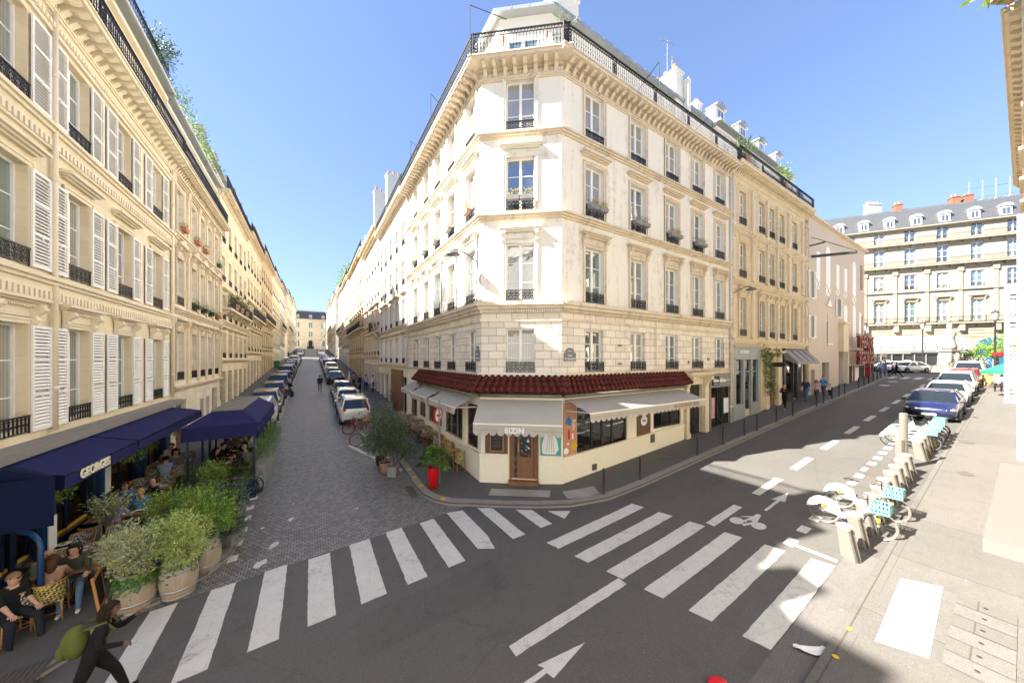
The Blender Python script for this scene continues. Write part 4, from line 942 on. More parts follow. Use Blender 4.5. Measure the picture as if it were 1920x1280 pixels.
# ---- fabric awnings
def awning(root, F, x0, x1, z1, p, z0, mat='awning_canvas', scal=True, val=.26, name='awning', curve=0, lip=0):
    n = max(int((x1-x0)/.27), 2); mb = MB(); S = 8
    for i in range(n):
        a, b = x0+(x1-x0)*i/n, x0+(x1-x0)*(i+1)/n
        for k in range(S):
            u, v = k/S, (k+1)/S; za = z1+(z0-z1)*u-curve*math.sin(math.pi*u); zb = z1+(z0-z1)*v-curve*math.sin(math.pi*v)
            mb.quad((a, -p*u, za), (b, -p*u, za), (b, -p*v, zb), (a, -p*v, zb))
        if scal: m = (a+b)/2; mb.add([(a, -p, z0), (b, -p, z0), (b, -p-.03, z0-val*.72), (m+(b-a)*.25, -p-.03, z0-val*.95), (m, -p-.03, z0-val), (m-(b-a)*.25, -p-.03, z0-val*.95), (a, -p-.03, z0-val*.72)], [tuple(range(7))])
        else: mb.quad((a, -p, z0), (b, -p, z0), (b, -p-.02, z0-val), (a, -p-.02, z0-val))
    o = mb.build(name, M[mat], root, F, False, False)
    mb = MB(); mb.box(x0, x1, -p-.02, -p+.02, z0-.03, z0+.02); mb.box(x0, x1, -.1, -.0, z1-.06, z1+.05)
    for x in (x0+.1, x1-.1): mb.bar((x, 0, z1-.5), (x, -p, z0), .03)
    mb.build('awning_arm', M['cream_paint'], o); return o
aw = awning(CB, Fc, -.02, CW+.0, 3.42, 1.25, 2.62, curve=-.04, val=.42); lettering('SIZIN', .26, M['white_letter'], aw, Matrix.Translation((CW/2-.1, -1.30, 2.40)), bold=.012, sp=1.15)
mb = MB(); mb.box(.0, .95, -1.29, -1.275, 2.40, 2.415); mb.box(2.15, CW, -1.29, -1.275, 2.40, 2.415); mb.build('trim_line', M['tan_letter'], aw)
aw = awning(CB, Fr, .15, 7.9, 3.42, 1.35, 3.02, val=.34); lettering('RESTAURANT SIZIN', .23, M['tan_letter'], aw, Matrix.Translation((6.3, -1.40, 2.88)), bold=.004)
mb = MB(); mb.box(.3, 5.0, -1.39, -1.375, 2.86, 2.872); mb.build('trim_line', M['tan_letter'], aw)
for a, b in ((LL-3.6, LL-.25), (LL-6.9, LL-4.0)):
    aw = awning(CB, Fl, a, b, 3.5, 1.0, 3.05, val=.28); lettering('SIZIN', .17, M['tan_letter'], aw, Matrix.Translation((b-.6, -1.04, 2.93)))
awning(CB, Fl, LL-9.6, LL-7.2, 3.55, .9, 3.1, val=.25)
# small signs fixed to the walls
def plaque(F, x, z, w, h, mat, txt=None, ts=.1, arch=False, cap=None):
    mb = MB(); mb.box(x-w/2, x+w/2, -.03, -.001, z, z+h)
    if arch: mb.prism([(x-w*.36, z+h), (x+w*.36, z+h), (x+w*.3, z+h+.12), (x+w*.12, z+h+.19), (x-w*.12, z+h+.19), (x-w*.3, z+h+.12)], -.035, -.001, 'y')
    mb.box(x-w/2+.015, x+w/2-.015, -.034, -.03, z+.015, z+.03, 1); o = mb.build('street_sign', [M[mat], M['paper_white']], CB, F)
    for k, t in enumerate(txt or []): lettering(t, ts, M['paper_white'], o, Matrix.Translation((x, -.037, z+h*(.68-.36*k))), depth=.002)
    if arch and cap: lettering(cap, .07, M['paper_white'], o, Matrix.Translation((x, -.038, z+h+.06)), depth=.002)
    return o
plaque(Fr, .42, 4.85, .62, .36, 'enamel_grey', ['RUE', 'ST GEORGES'], .1, True, '9e Arr'); plaque(Fl, LL-.3, 4.85, .4, .46, 'enamel_grey', ['RUE', "D'AUMALE"], .08, True, '9e Arr')
plaque(Fr, 8.9, 4.7, .2, .16, 'blue_enamel', ['47'], .12); plaque(Fr, 10.9, 4.85, .2, .16, 'blue_enamel', ['49'], .12); plaque(Fr, .42, 3.28, .52, .36, 'blue_enamel', ['RUE SAINT', 'GEORGES'], .085)
mb = MB()
for x, z in ((3.3, 5.55), (3.3, 4.75)): mb.bar((x, 0, z), (x, -.1, z), .05); mb.bar((x-.1, -.1, z), (x+.1, -.1, z), .05)
mb.build('wall_anchor', M['black_iron'], CB, Fr)
# carriage entrance with bracketed hood, and the small grey shop beside it
wall(CB, Fr, 8.35, RL, .2, 4.3, [(9.55, 1.5, .3, 3.55), (12.2, 2.35, .8, 3.7)], M['beige_trim'], 'shopfront', .3)
mb = MB()
for s in (8.5, 10.35):
    mb.box(s, s+.28, -.12, 0, .3, 3.7); mb.box(s-.04, s+.32, -.17, 0, .3, 1.0); mb.prism([(0, 4.0), (-.45, 4.0), (-.47, 3.85), (-.25, 3.7), (-.12, 3.35), (0, 3.3)], s+.03, s+.25, 'x')
band(mb, 8.3, 10.85, 4.0, .22, .5, 3); mb.build('door_hood', M['beige_trim'], CB, Fr)
mb = MB(); mb.box(8.8, 10.3, .2, .26, .5, 3.55)
for x0, x1 in ((8.88, 9.5), (9.6, 10.22)):
    for z0, z1 in ((.7, 1.3), (1.45, 2.3), (2.45, 3.4)): mb.box(x0, x1, .17, .2, z0, z1); mb.box(x0+.07, x1-.07, .15, .17, z0+.07, z1-.07)
mb.box(9.52, 9.58, .16, .2, .5, 3.5); mb.build('carriage_door', M['black_iron'], CB, Fr)
mb = MB(); mb.box(11.0, 13.4, -.06, 0, 3.3, 4.1); mb.box(11.0, 11.12, -.05, 0, .6, 3.3); mb.box(13.28, 13.4, -.05, 0, .6, 3.3); sh = mb.build('shop_fascia', M['taupe_shop'], CB, Fr)
mb = MB(); mb.box(11.18, 11.95, -.10, -.06, 3.42, 3.95); mb.build('shop_sign', M['menu_black'], sh); lettering('shiva', .30, M['white_letter'], sh, Matrix.Translation((11.56, -.105, 3.7)), bold=.006); lettering('shiva', .34, M['white_letter'], sh, Matrix.Translation((12.4, -.065, 3.7)), bold=.006)
lettering('MENAGE REPASSAGE', .065, M['white_letter'], sh, Matrix.Translation((13.0, -.065, 3.68))); lettering('MENAGE A DOMICILE', .05, M['white_letter'], sh, Matrix.Translation((11.56, -.105, 3.5)))
w_ = glaze(Fr, 12.2, 2.35, .8, 3.3, (.45, .68), 'plastic_black'); mb = MB(); mb.box(11.3, 11.65, .02, .06, 1.5, 2.7, 0); mb.box(12.75, 13.0, .02, .06, 1.7, 2.6, 1); mb.box(13.05, 13.3, .02, .06, 1.7, 2.6, 1); mb.build('window_poster', [M['shirt_pink'], M['paper_white']], w_)
mb = MB(); mb.box(11.0, 13.4, .3, 3, .8, .85); mb.box(11.0, 13.4, 2.9, 3, .8, 3.6); mb.box(11.5, 11.62, .8, .92, .8, 3.3, 1); mb.build('shop_interior', [M['cloth_grey'], M['paper_white']], CB, Fr)
mb = MB(); mb.box(1.6, 1.85, -.09, -.06, .35, .6); mb.box(5.5, 5.8, -.09, -.061, .95, 1.35); mb.build('air_vent', M['steel_cover'], CB, Fr)
# street lamp bracketed to the left face
def wall_lamp(F, x, z, label, root=None):
    T = F @ Matrix.Translation((x, 0, z)); r = thing('street_lamp', label, 'street lamp'); r.matrix_world = T
    mb = MB(); mb.box(-.05, .05, -.05, 0, -.35, .35); mb.tube([(0, -.05, -.1), (0, -.4, .12), (0, -.8, .22), (0, -1.05, .2)], .028, 6); mb.build('bracket', M['enamel_grey'], r)
    mb = MB(); mb.lathe([(.03, .16), (.08, .14), (.25, .05), (.27, 0), (.25, -.02), (0.02, -.03)], 18, (0, -1.05, 0)); mb.build('lamp_shade', M['enamel_grey'], r, None, True); return r
wall_lamp(F_mid(.32), 0, 9.05, 'round bowl street lamp bracketed to the white corner building'); wall_lamp(F_right(13.6), 0, 9.0, 'street lamp bracketed where the white and beige fronts meet')
# ================================================================ the other houses of both streets
def house(label, F, W, D, zb, xs, ww, floors, mats, belts, zc, cor=(.5, .3), rail=True, attic=3.0, roof='zinc', dorm=0, near=False, pil=(), group=None, rail_floors=(), shutw=0, z_off=0, cat='building', mod=True, chim=2, attic_xs=None, extra_holes=(), railh=.92, split=None, gz=None, setb=1.0):
    """floors = [(sill z, height, moulding, rail, shutters)]"""
    wm, tm = M[mats[0]], M[mats[1]]
    b = F.translation; root = thing('apartment_building', label, cat, (b.x, b.y, zb)); root['group'] = group or 'old stone apartment houses lining the two streets'
    L = rel(root, F); holes = []
    for z, h, *_ in floors: holes += [(x, ww, z, z+h) for x in xs]
    holes += list(extra_holes)
    if split: wall(root, L, 0, W, zb-.6, split, [h for h in holes if h[3] <= split], M[gz or mats[0]], 'ground_floor_wall', .24); wall(root, L, 0, W, split, zc-.02, [h for h in holes if h[2] >= split], wm, depth=.26)
    else: wall(root, L, 0, W, zb-.6, zc-.02, holes, wm, depth=.26)
    for z, h, sur, rl, sh in floors:
        for x in xs:
            if near: window(root, L, x, z, ww, h, 2, rl, .42, sur, tm, shutw if sh else 0)
            else: window_far(root, L, x, z, ww, h, sur, tm, bool(rl), shutw if sh else 0)
    if belts: courses(root, L, 0, W, [(z, .26, .2) for z in belts], tm)
    if mod: cornice(root, L, 0, W, zc, tm, cor[0], cor[1], cor[1]*.48, .4)
    else: courses(root, L, 0, W, [(zc-.45, .43, cor[0])], tm, name='cornice')
    if rail: long_rail(root, L, .05, W-.05, zc, railh, -cor[0]+.12, 2.7, dens=.125 if near else .16, panel=near)
    for i, z in enumerate(rail_floors):
        mb = MB(); mb.box(.4, W-.4, -.55, 0, z-.18, z)
        for k in range(int(W/1.3)): x = .7+k*1.3; mb.prism([(0, z-.18), (-.5, z-.18), (-.3, z-.4), (0, z-.6)], x-.08, x+.08, 'x')
        mb.build('balcony', tm, root, L); long_rail(root, L, .4, W-.4, z, .85, -.5, dens=.16, panel=False)
    mb = MB()
    for a, b_, c, d in ((0, 0, 0, D), (0, D, W, D), (W, D, W, 0)): mb.quad((a, b_, zb-.6), (c, d, zb-.6), (c, d, zc-.02), (a, b_, zc-.02))
    mb.quad((0, 0, zc-.02), (W, 0, zc-.02), (W, D, zc-.02), (0, D, zc-.02)); mb.build('side_wall', wm, root, L, fix=False)
    if roof == 'zinc':
        mb = MB(); mb.box(.003, W-.003, setb, D-.3, zc, zc+attic, 0)
        mb.prism([(setb-.35, zc+attic), (setb-.35, zc+attic+.12), (setb+1.0, zc+attic+.55), (D/2, zc+attic+1.1), (D-.3, zc+attic)], .002, W-.002, 'x', 1)
        mb.tube([(0, setb-.38, zc+attic+.04), (W, setb-.38, zc+attic+.04)], .07, 6, 1); mb.box(0.004, W-.004, setb-.18, setb, zc+attic-.4, zc+attic-.25, 0)
        rf = mb.build('attic_floor', [M['attic_plaster'] if mats[0] != 'cream_stone' else M['cream_trim'], M[roof]], root, L)
        for x in (attic_xs or xs):
            o = window_far(root, L @ Matrix.Translation((0, setb-.22, 0)), x, zc+.1, min(ww, .9), attic-.9, None, None, False); o.name = 'attic_window'
        zr = zc+attic+.4
    else:
        mb = MB(); mb.prism([(.25, zc), (.95, zc+attic), (2.4, zc+attic+.7), (D/2, zc+attic+1.1), (D-.3, zc)], .002, W-.002, 'x'); mb.build('roof', M['slate'], root, L); zr = zc+attic*.4
        for x in (attic_xs or xs): dormer(root, L, x, .35, zc+.3, 1.15, 1.3, 1.4, arch=(dorm == 2), mat='grey_stone' if dorm == 2 else 'attic_plaster')
    if dorm == 1:
        k = max(int(W/3), 1)
        for i in range(k): dormer(root, L, W*(i+.5)/k, setb+.35, zc+attic+.2, 1.15, 1.6, 1.8)
    for i in range(chim):
        x = [.35, W-1.0, W*.5][i % 3]; chimney(root, L, x, x+.6, setb+1.2+i, setb+3.6+i, zr-1, zc+attic+2.3+.5*(i % 2), M['attic_plaster'], 5, 'y')
    return root, L
random.seed(21)
# ---------------- left: cream house with white shutters over the blue brasserie
S0 = -1.25
floorsA = [(3.28, 2.5, 'console', 'bars', 1), (7.1, 2.3, 'cornice', 'scroll', 1), (10.85, 2.12, None, 'scroll', 1)]
LH, Ll = house('cream shuttered house over the blue awning brasserie, nearest on the left', F_left(S0), 9.35-S0, 11, -.9, [s-S0 for s in (-.12+.1, 2.37, 4.95, 7.72)], 1.08, floorsA, ('cream_stone', 'cream_trim'), [6.72, 10.5], 14.2, (.62, .36), near=True, attic=3.0, shutw=.62, split=3.05, gz='navy_paint', setb=.25,
    extra_holes=[(1.3, 1.5, .35, 2.35), (3.4, 2.0, .35, 2.35), (6.3, 1.9, .4, 2.4), (8.7, 1.7, .5, 2.5)], dorm=0, chim=1, railh=.95)
mb = MB()
for z in (6.72, 10.5):
    k = int(10.5/.16)
    for i in range(k): x = .05+i*.16; mb.box(x, x+.09, -.10, -.06, z-.28, z-.10); 
    mb.box(0, 9.35-S0, -.07, 0, z-.34, z-.28); mb.box(0, 9.35-S0, -.06, 0, z-.10, z)
for i in range(int(10.5/.13)): x = .03+i*.13; mb.box(x, x+.07, -.13, -.08, 13.2, 13.32)
mb.box(0, 9.35-S0, -.08, 0, 13.1, 13.4); mb.build('frieze', M['cream_trim'], LH, Ll)
downpipe(LH, Ll, 1.25-S0, 3.2, 13.6, M['cream_trim']); downpipe(LH, Ll, 9.25-S0, 3.2, 13.6, M['cream_trim'])
mb = MB(); mb.box(0, 9.3-S0, -.42, 0, 3.0, 3.1); mb.box(0, 9.3-S0, -.46, -.42, 2.9, 3.06); mb.box(0, 9.3-S0, -.36, 0, 2.86, 3.0, 1); mb.build('shop_ledge', [M['kerb_granite'], M['navy_paint']], LH, Ll)
plaq = MB(); plaq.box(5.75-S0, 5.83-S0, -.03, 0, 4.6, 4.85); plaq.build('house_number', M['blue_enamel'], LH, Ll)
# second railing and hanging greenery high on the attic
long_rail(LH, Ll, 0, 9.35-S0, 17.3, .95, .05, dens=.16, panel=False, name='upper_railing')
# brasserie front: glazing, painted frames, lamps
BL = rel(LH, F_left(S0))
for x, w, z0 in ((1.3, 1.5, .35), (3.4, 2.0, .35), (6.3, 1.9, .4), (8.7, 1.7, .5)):
    mb = MB(); a, b = x-w/2, x+w/2
    for q in (a, x-.03, b-.06): mb.box(q, q+.06, .1, .16, z0, z0+2)
    mb.box(a, b, .1, .16, z0, z0+.07, 1); mb.box(a, b, .1, .16, z0+1.94, z0+2); f_ = mb.build('shop_window', [M['navy_paint'], M['yellow_paint']], LH, Ll)
    mb = MB(); mb.quad((a, .13, z0), (b, .13, z0), (b, .13, z0+2), (a, .13, z0+2)); mb.build('glass', M['shop_glass'], f_, fix=False)
mb = MB(); mb.add([(0, .25, -.9), (10.5, .25, -.9), (10.5, 5, -.9), (0, 5, -.9), (0, .25, 2.8), (10.5, .25, 2.8), (10.5, 5, 2.8), (0, 5, 2.8)], [(0,1,2,3), (4,5,6,7), (1,2,6,5), (2,3,7,6), (3,0,4,7)]); mb.build('bar_room', M['interior_warm'], LH, Ll, fix=False)
mb = MB(); random.seed(2)
for z in (.4, .9, 1.4): mb.box(0.3, 10, 1.6, 1.9, z, z+.04); [mb.lathe([(.04, 0), (.04, .18), (.015, .22), (.015, .3)], 6, (random.uniform(.4, 9.9), 1.7, z+.04), random.choice([1, 2, 3])) for _ in range(26)]
mb.build('bar_shelf', [M['oak_door'], M['paper_white'], M['leaf_green'], M['yellow_paint']], LH, Ll)
mb = MB()
for k in range(9): mb.ball((.6+k*1.15, .9+.2*(k % 2), 1.75+.15*(k % 3)), .045)
mb.build('bulb', M['warm_lamp'], LH, Ll)
for x in (.2, 2.35, 4.9, 7.6, 9.8): mb = MB(); mb.box(x-.22, x+.22, -.07, 0, -.8, 2.85); mb.box(x-.15, x+.15, -.10, -.07, -.2, 2.2); mb.build('pilaster', M['royal_paint'], LH, Ll)
mb = MB(); mb.box(4.75, 5.05, -.12, -.1, .8, 1.7); mb.box(2.2, 2.5, -.12, -.1, .3, 1.1); mb.build('menu_case', M['paper_white'], LH, Ll)
# blue awnings, each a fabric thing fixed to the front
def blue_awning(s0, s1, label, txt=None, p=1.3, hip=None):
    t = thing('awning', label, 'awning', sd((s0+s1)/2, -11.3)+Vector((0, 0, 2.95)), ANG1+math.pi/2, 'blue brasserie awnings'); W_ = s1-s0
    mb = MB(); n = int(W_/.5)
    for i in range(n):
        a, b = -W_/2+W_*i/n, -W_/2+W_*(i+1)/n; sag = .0
        mb.quad((a, 0, 0), (b, 0, 0), (b, -p, -.30), (a, -p, -.30)); mb.quad((a, -p, -.30), (b, -p, -.30), (b, -p-.02, -.60), (a, -p-.02, -.60))
    c = mb.build('canopy', M['navy_canvas'], t, fix=False)
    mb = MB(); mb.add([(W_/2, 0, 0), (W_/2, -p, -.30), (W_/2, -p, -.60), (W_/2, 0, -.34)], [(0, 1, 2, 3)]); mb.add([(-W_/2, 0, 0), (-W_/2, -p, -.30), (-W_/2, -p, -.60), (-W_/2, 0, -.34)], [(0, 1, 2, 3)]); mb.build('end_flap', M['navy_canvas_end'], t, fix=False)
    mb = MB(); mb.box(-W_/2, W_/2, -p-.01, -p+.03, -.36, -.32); mb.box(-W_/2, W_/2, -.02, .0, -.06, .06)
    for x in (-W_/2+.2, W_/2-.2): mb.bar((x, 0, -.5), (x, -p, -.36), .04)
    mb.build('arm', M['navy_paint'], t)
    if txt: lettering(txt, .27, M['cream_letter'], t, Matrix.Translation((txt_x, -p-.035, -.45)), bold=.008)
    return t
txt_x = -.55
blue_awning(-1.35, 1.85, 'long blue brasserie awning lettered GEORGES in cream', 'BOUILLON GEORGES' if False else 'GEORGES'); blue_awning(1.95, 8.15, 'blue awning without lettering, further up the front')
# the big end awning of the brasserie's corner, dark side towards us, on curved blue frame
t = thing('corner_awning', 'large dark navy corner awning on curved blue posts at left edge', 'awning', onz(gp(70, 1180), .12))
b = t.location
def P3(px, py, Y): return Vector(((px-960)/FPX*Y, Y, CZ-(py-HZ)/FPX*Y))-b
c = [P3(104, 893, 6.25), P3(-60, 872, 5.9), P3(-60, 1005, 5.9), P3(101, 985, 6.25)]; up = [P3(20, 862, 7.0), P3(-80, 850, 6.6), P3(122, 888, 6.3)]
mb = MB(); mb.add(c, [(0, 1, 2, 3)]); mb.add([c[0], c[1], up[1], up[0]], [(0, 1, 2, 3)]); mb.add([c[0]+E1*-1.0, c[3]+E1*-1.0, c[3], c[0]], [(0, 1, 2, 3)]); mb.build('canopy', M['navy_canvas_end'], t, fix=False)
gz_ = zf(*gp(70, 1180)[:2])+.12-b.z
p0 = P3(76, 1000, 6.7); mb = MB(); h0 = p0.z
mb.tube([(p0.x, p0.y, gz_), (p0.x, p0.y, h0-.25), (p0.x-.06, p0.y, h0-.12), (p0.x-.2, p0.y, h0), (p0.x-.45, p0.y-.02, h0+.04)], .045, 8); mb.build('curved_post', M['royal_paint'], t, None, True)
mb = MB(); 
for px, w in ((20, .11), (-12, .16)): q = P3(px, 1000, 7.05); mb.box(q.x-w, q.x+w*.6, q.y-.05, q.y+.05, gz_, q.z+.1)
mb.box(p0.x-1.5, p0.x, p0.y-.04, p0.y+.04, gz_, gz_+.25); mb.build('post', M['navy_paint'], t)
mb = MB(); q = P3(20, 1000, 7.05); mb.quad((q.x, q.y, gz_+.2), (p0.x, p0.y, gz_+.2), (p0.x, p0.y, h0-.2), (q.x, q.y, h0)); mb.build('glass_screen', M['shop_glass'], t, fix=False)
# ---------------- left: ornate white house, then the long golden row
f3 = lambda z0, st, sur, hs=(2.3, 2.3, 2.1): [(z0+st*i, hs[min(i, len(hs)-1)], sur[min(i, len(sur)-1)], 'bars', 0) for i in range(len(sur))]
H2, L2 = house('pale ornate house with terracotta window boxes, second on the left', F_left(9.35), 9.45, 11, -.1, [1.2, 3.4, 5.0, 6.6, 8.3], .98, [(3.9, 2.4, 'console', 'bars', 0), (7.6, 2.3, 'pediment', 'scroll', 0), (11.2, 2.0, 'cornice', None, 0)], ('grey_stone', 'beige_trim'), [3.4, 7.15, 10.75], 14.3, (.55, .24), near=True, attic=2.8, setb=.3,
    extra_holes=[(1.4, 1.5, .35, 2.9), (5.0, .7, 1.0, 2.6), (6.3, .7, 1.0, 2.6), (8.0, 1.3, .4, 3.0)])
mb = MB()
for x in (.1, 2.3, 4.2, 5.8, 7.4, 9.2):
    for z0, z1 in ((3.7, 7.0), (7.4, 10.6), (11.0, 13.6)):
        mb.box(x-.13, x+.13, -.09, 0, z0, z1); mb.box(x-.17, x+.17, -.13, 0, z1-.35, z1); mb.ball((x, -.13, z1-.17), .1, .06, .12, 6, 5)
for k in range(30): mb.box(.1+.31*k, .3+.31*k, -.06, 0, 7.45-.55, 7.0)
mb.build('pilaster', M['beige_trim'], H2, L2)
mb = MB(); mb.quad((.65, .2, .0), (2.15, .2, 0), (2.15, .2, 2.9), (.65, .2, 2.9)); mb.quad((7.35, .2, 0), (8.65, .2, 0), (8.65, .2, 3), (7.35, .2, 3)); mb.quad((4.65, .2, 1), (6.65, .2, 1), (6.65, .2, 2.6), (4.65, .2, 2.6)); mb.build('door', M['dark_wood'], H2, L2, fix=False)
for x, z, c in ((1.2, 11.25, 1), (3.4, 11.25, 1), (5.0, 11.25, 1), (8.3, 11.2, 0), (3.4, 7.7, 0), (5.0, 7.7, 0), (6.6, 7.7, 0), (8.3, 7.7, 1)): flower_box(H2, L2 @ Matrix.Translation((x, -.18, z)), .55, box='terracotta' if c else 'leaf_dark', seed=int(x*10))
downpipe(H2, L2, 9.3, 2, 13.9, M['beige_trim'])
def row(side, s0, s1, label, mats, zc, zb, n, floors=4, **kw):
    F = F_left(s0) if side == 'L' else F_mid(s1); W_ = s1-s0; st = (zc-1.0-(zb+3.9))/floors; xs_ = [W_*(i+.5)/n for i in range(n)]
    fl = [(zb+4.1+st*i, st*.64, kw.pop('sur', None) if i == 0 and 0 else ['cornice', 'cornice', None, None, None][i], 'bars', kw.get('shut', 0)) for i in range(floors)]
    kw.pop('shut', None)
    h, L = house(label, F, W_, 11, zb, xs_, kw.pop('ww', 1.0), fl, mats, [zb+3.75, zb+3.75+st], zc, extra_holes=[(x, 1.35, zb+.3, zb+3.1) for x in xs_], **kw)
    mb = MB()
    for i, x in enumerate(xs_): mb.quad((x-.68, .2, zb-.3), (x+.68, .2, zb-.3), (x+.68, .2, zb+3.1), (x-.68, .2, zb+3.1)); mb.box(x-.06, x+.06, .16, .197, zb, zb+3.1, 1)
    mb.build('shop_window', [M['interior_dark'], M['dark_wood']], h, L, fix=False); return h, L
h3, l3 = row('L', 18.8, 30.0, 'golden stone house with long iron balconies, third on the left', ('gold_stone', 'beige_trim'), 17.2, .9, 5, rail_floors=(8.7,), attic=2.8, dorm=1)
row('L', 30.0, 41.0, 'golden stone house, fourth on the left', ('gold_stone', 'beige_trim'), 17.9, 1.6, 5, rail_floors=(9.4,), attic=2.6, dorm=1)
row('L', 41.0, 55.0, 'tan stone house, fifth on the left', ('beige_stone', 'beige_trim'), 19.0, 2.2, 6, rail_floors=(10.2,), attic=2.8)
row('L', 55.0, 69.0, 'golden house with slate attic, sixth on the left', ('gold_stone', 'grey_stone'), 19.6, 3.0, 6, attic=2.6, roof='slate')
row('L', 69.0, 83.5, 'pale house just before the side street, seventh on the left', ('pale_stone', 'trim_stone'), 20.4, 3.8, 6, rail_floors=(11.5,), attic=2.6)
row('L', 94.0, 116.0, 'cream house just past the side street on the left', ('cream_stone', 'cream_trim'), 22.3, 5.2, 8, attic=2.8, rail_floors=(13,))
row('L', 116.0, 150.0, 'last long cream house on the left before the street closes', ('pale_stone', 'cream_trim'), 24.5, 6.5, 11, attic=2.8)
# ---------------- right side of the left-hand street
h, l = row('M', 11.5, 22.3, 'white house with many closed shutters beside the corner building', ('white_stone', 'trim_stone'), 17.0, .5, 5, attic=2.9, cor=(.55, .26), ww=.95, shut=1, shutw=.48, dorm=0, chim=2)
chimney(h, l, .0, .8, .5, 3.8, 17, 23.0, M['chimney_render'], 7, 'y'); chimney(h, l, .2, 1.6, 3.9, 4.6, 17, 23.6, M['brick_red'], 5)
awn = MB(); awn.box(1.2, 4.2, -.35, -.02, 3.6, 4.2); awn.box(5.5, 9.5, -.08, -.02, .4, 4.1, 1); awn.build('shop_fascia', [M['beige_trim'], M['oak_door']], h, l)
h, l = row('M', 22.3, 33.6, 'plain pale house with a bulging corner balcony and deep eaves', ('grey_stone', 'beige_trim'), 18.0, 1.2, 6, attic=2.2, mod=False, rail=False, cor=(.75, .3), ww=.9)
chimney(h, l, 4.6, 5.3, .4, 3.6, 18, 24.3, M['chimney_render'], 6, 'y')
mb = MB()
for k in range(5): mb.box(9.2, 10.9, -.12-.15*k, -.1*k, 6.9+.14*k, 7.04+.14*k)
mb.build('balcony', M['beige_trim'], h, l); long_rail(h, l, 9.1, 11.0, 7.6, .95, -.75, dens=.12, ends=(1, 1), panel=False)
h, l = row('M', 33.6, 52.7, 'tan carved house with ornate dormers on the right of the street', ('beige_stone', 'trim_stone'), 19.3, 1.9, 8, attic=2.6, roof='slate', rail_floors=(9.0,))
row('M', 52.7, 68.0, 'white sunlit house halfway along the right of the street', ('white_stone', 'trim_stone'), 20.0, 3.0, 7, attic=2.6)
row('M', 68.0, 80.5, 'white house before the side street on the right', ('pale_stone', 'trim_stone'), 20.5, 3.9, 5, attic=2.6, rail_floors=(11,))
row('M', 90.5, 118.0, 'cream house past the side street on the right', ('pale_stone', 'beige_trim'), 23.0, 5.0, 10, attic=2.6)
row('M', 118.0, 152.0, 'furthest pale house on the right of the street', ('white_stone', 'beige_trim'), 25.0, 6.6, 12, attic=2.6)
# end of the street
e, l = house('stone house with arched gateway and slate roof closing the far end', F_left(160, -22) @ Matrix.Identity(4) if False else xf(sd(160, -24)+Vector((0, 0, 0)), ANG1), 36, 12, 8.8, [3.2+4.9*i for i in range(7)], 1.5, [(10.2, 2.6, None, None, 1), (14.4, 2.4, None, None, 0), (18.6, 2.4, None, None, 0)], ('cream_stone', 'beige_trim'), [13.2], 22.6, (.4, .5), rail=False, attic=3.4, roof='slate', dorm=2, mod=False, shutw=.7, extra_holes=())
mb = MB(); pr = [(-1.35, 8.6), (1.35, 8.6), (1.35, 11.6)]+[(1.35*math.cos(math.pi*k/10), 11.6+1.35*math.sin(math.pi*k/10)) for k in range(1, 10)]+[(-1.35, 11.6)]
mb.prism([(17.9+p[0]-0, p[1]) for p in pr], -.06, 0, 'y'); mb.build('gateway', M['interior_dark'], e, l)
# ================================================================ right-hand street, past the corner building
R2, r2 = house('beige house with pediments and pilasters, beside the white corner building', F_right(13.5), 12.8, 11, .9, [1.6, 4.4, 6.0, 7.8, 10.3], .95, [(6.4, 2.45, 'console', 'bars', 0), (10.15, 2.2, None, 'bars', 0), (13.5, 2.1, None, 'bars', 0)], ('beige_stone', 'beige_trim'), [5.95, 9.65, 12.9], 16.9, (.6, .24), near=True, attic=3.1, dorm=1, chim=1,
    extra_holes=[(2.0, 3.6, 1.7, 4.9), (9.9, 3.8, 1.9, 5.1), (6.1, 1.4, 1.5, 4.6)])
mb = MB()
for x in (.25, 2.9, 5.2, 6.9, 9.0, 11.8, 12.55):
    for z0, z1 in ((6.25, 9.5), (10.0, 12.8), (13.2, 15.9)):
        mb.box(x-.15, x+.15, -.1, 0, z0, z1); mb.box(x-.09, x+.09, -.13, -.1, z0+.3, z1-.5); mb.box(x-.2, x+.2, -.15, 0, z1-.3, z1); mb.ball((x, -.15, z1-.15), .11, .07, .13, 6, 5); mb.box(x-.18, x+.18, -.13, 0, z0, z0+.2)
for x in (1.6, 4.4, 6.0, 7.8, 10.3):
    for z in (12.45, 15.75, 9.1): mb.box(x-.5, x+.5, -.06, 0, z, z+.28); [mb.ball((x-.36+.18*k, -.07, z+.14), .07, .05, .09, 6, 4) for k in range(5)]
mb.build('pilaster', M['beige_trim'], R2, r2)
downpipe(R2, r2, .06, 2, 16.3, M['beige_trim']); downpipe(R2, r2, 12.7, 2, 16.3, M['beige_trim'])
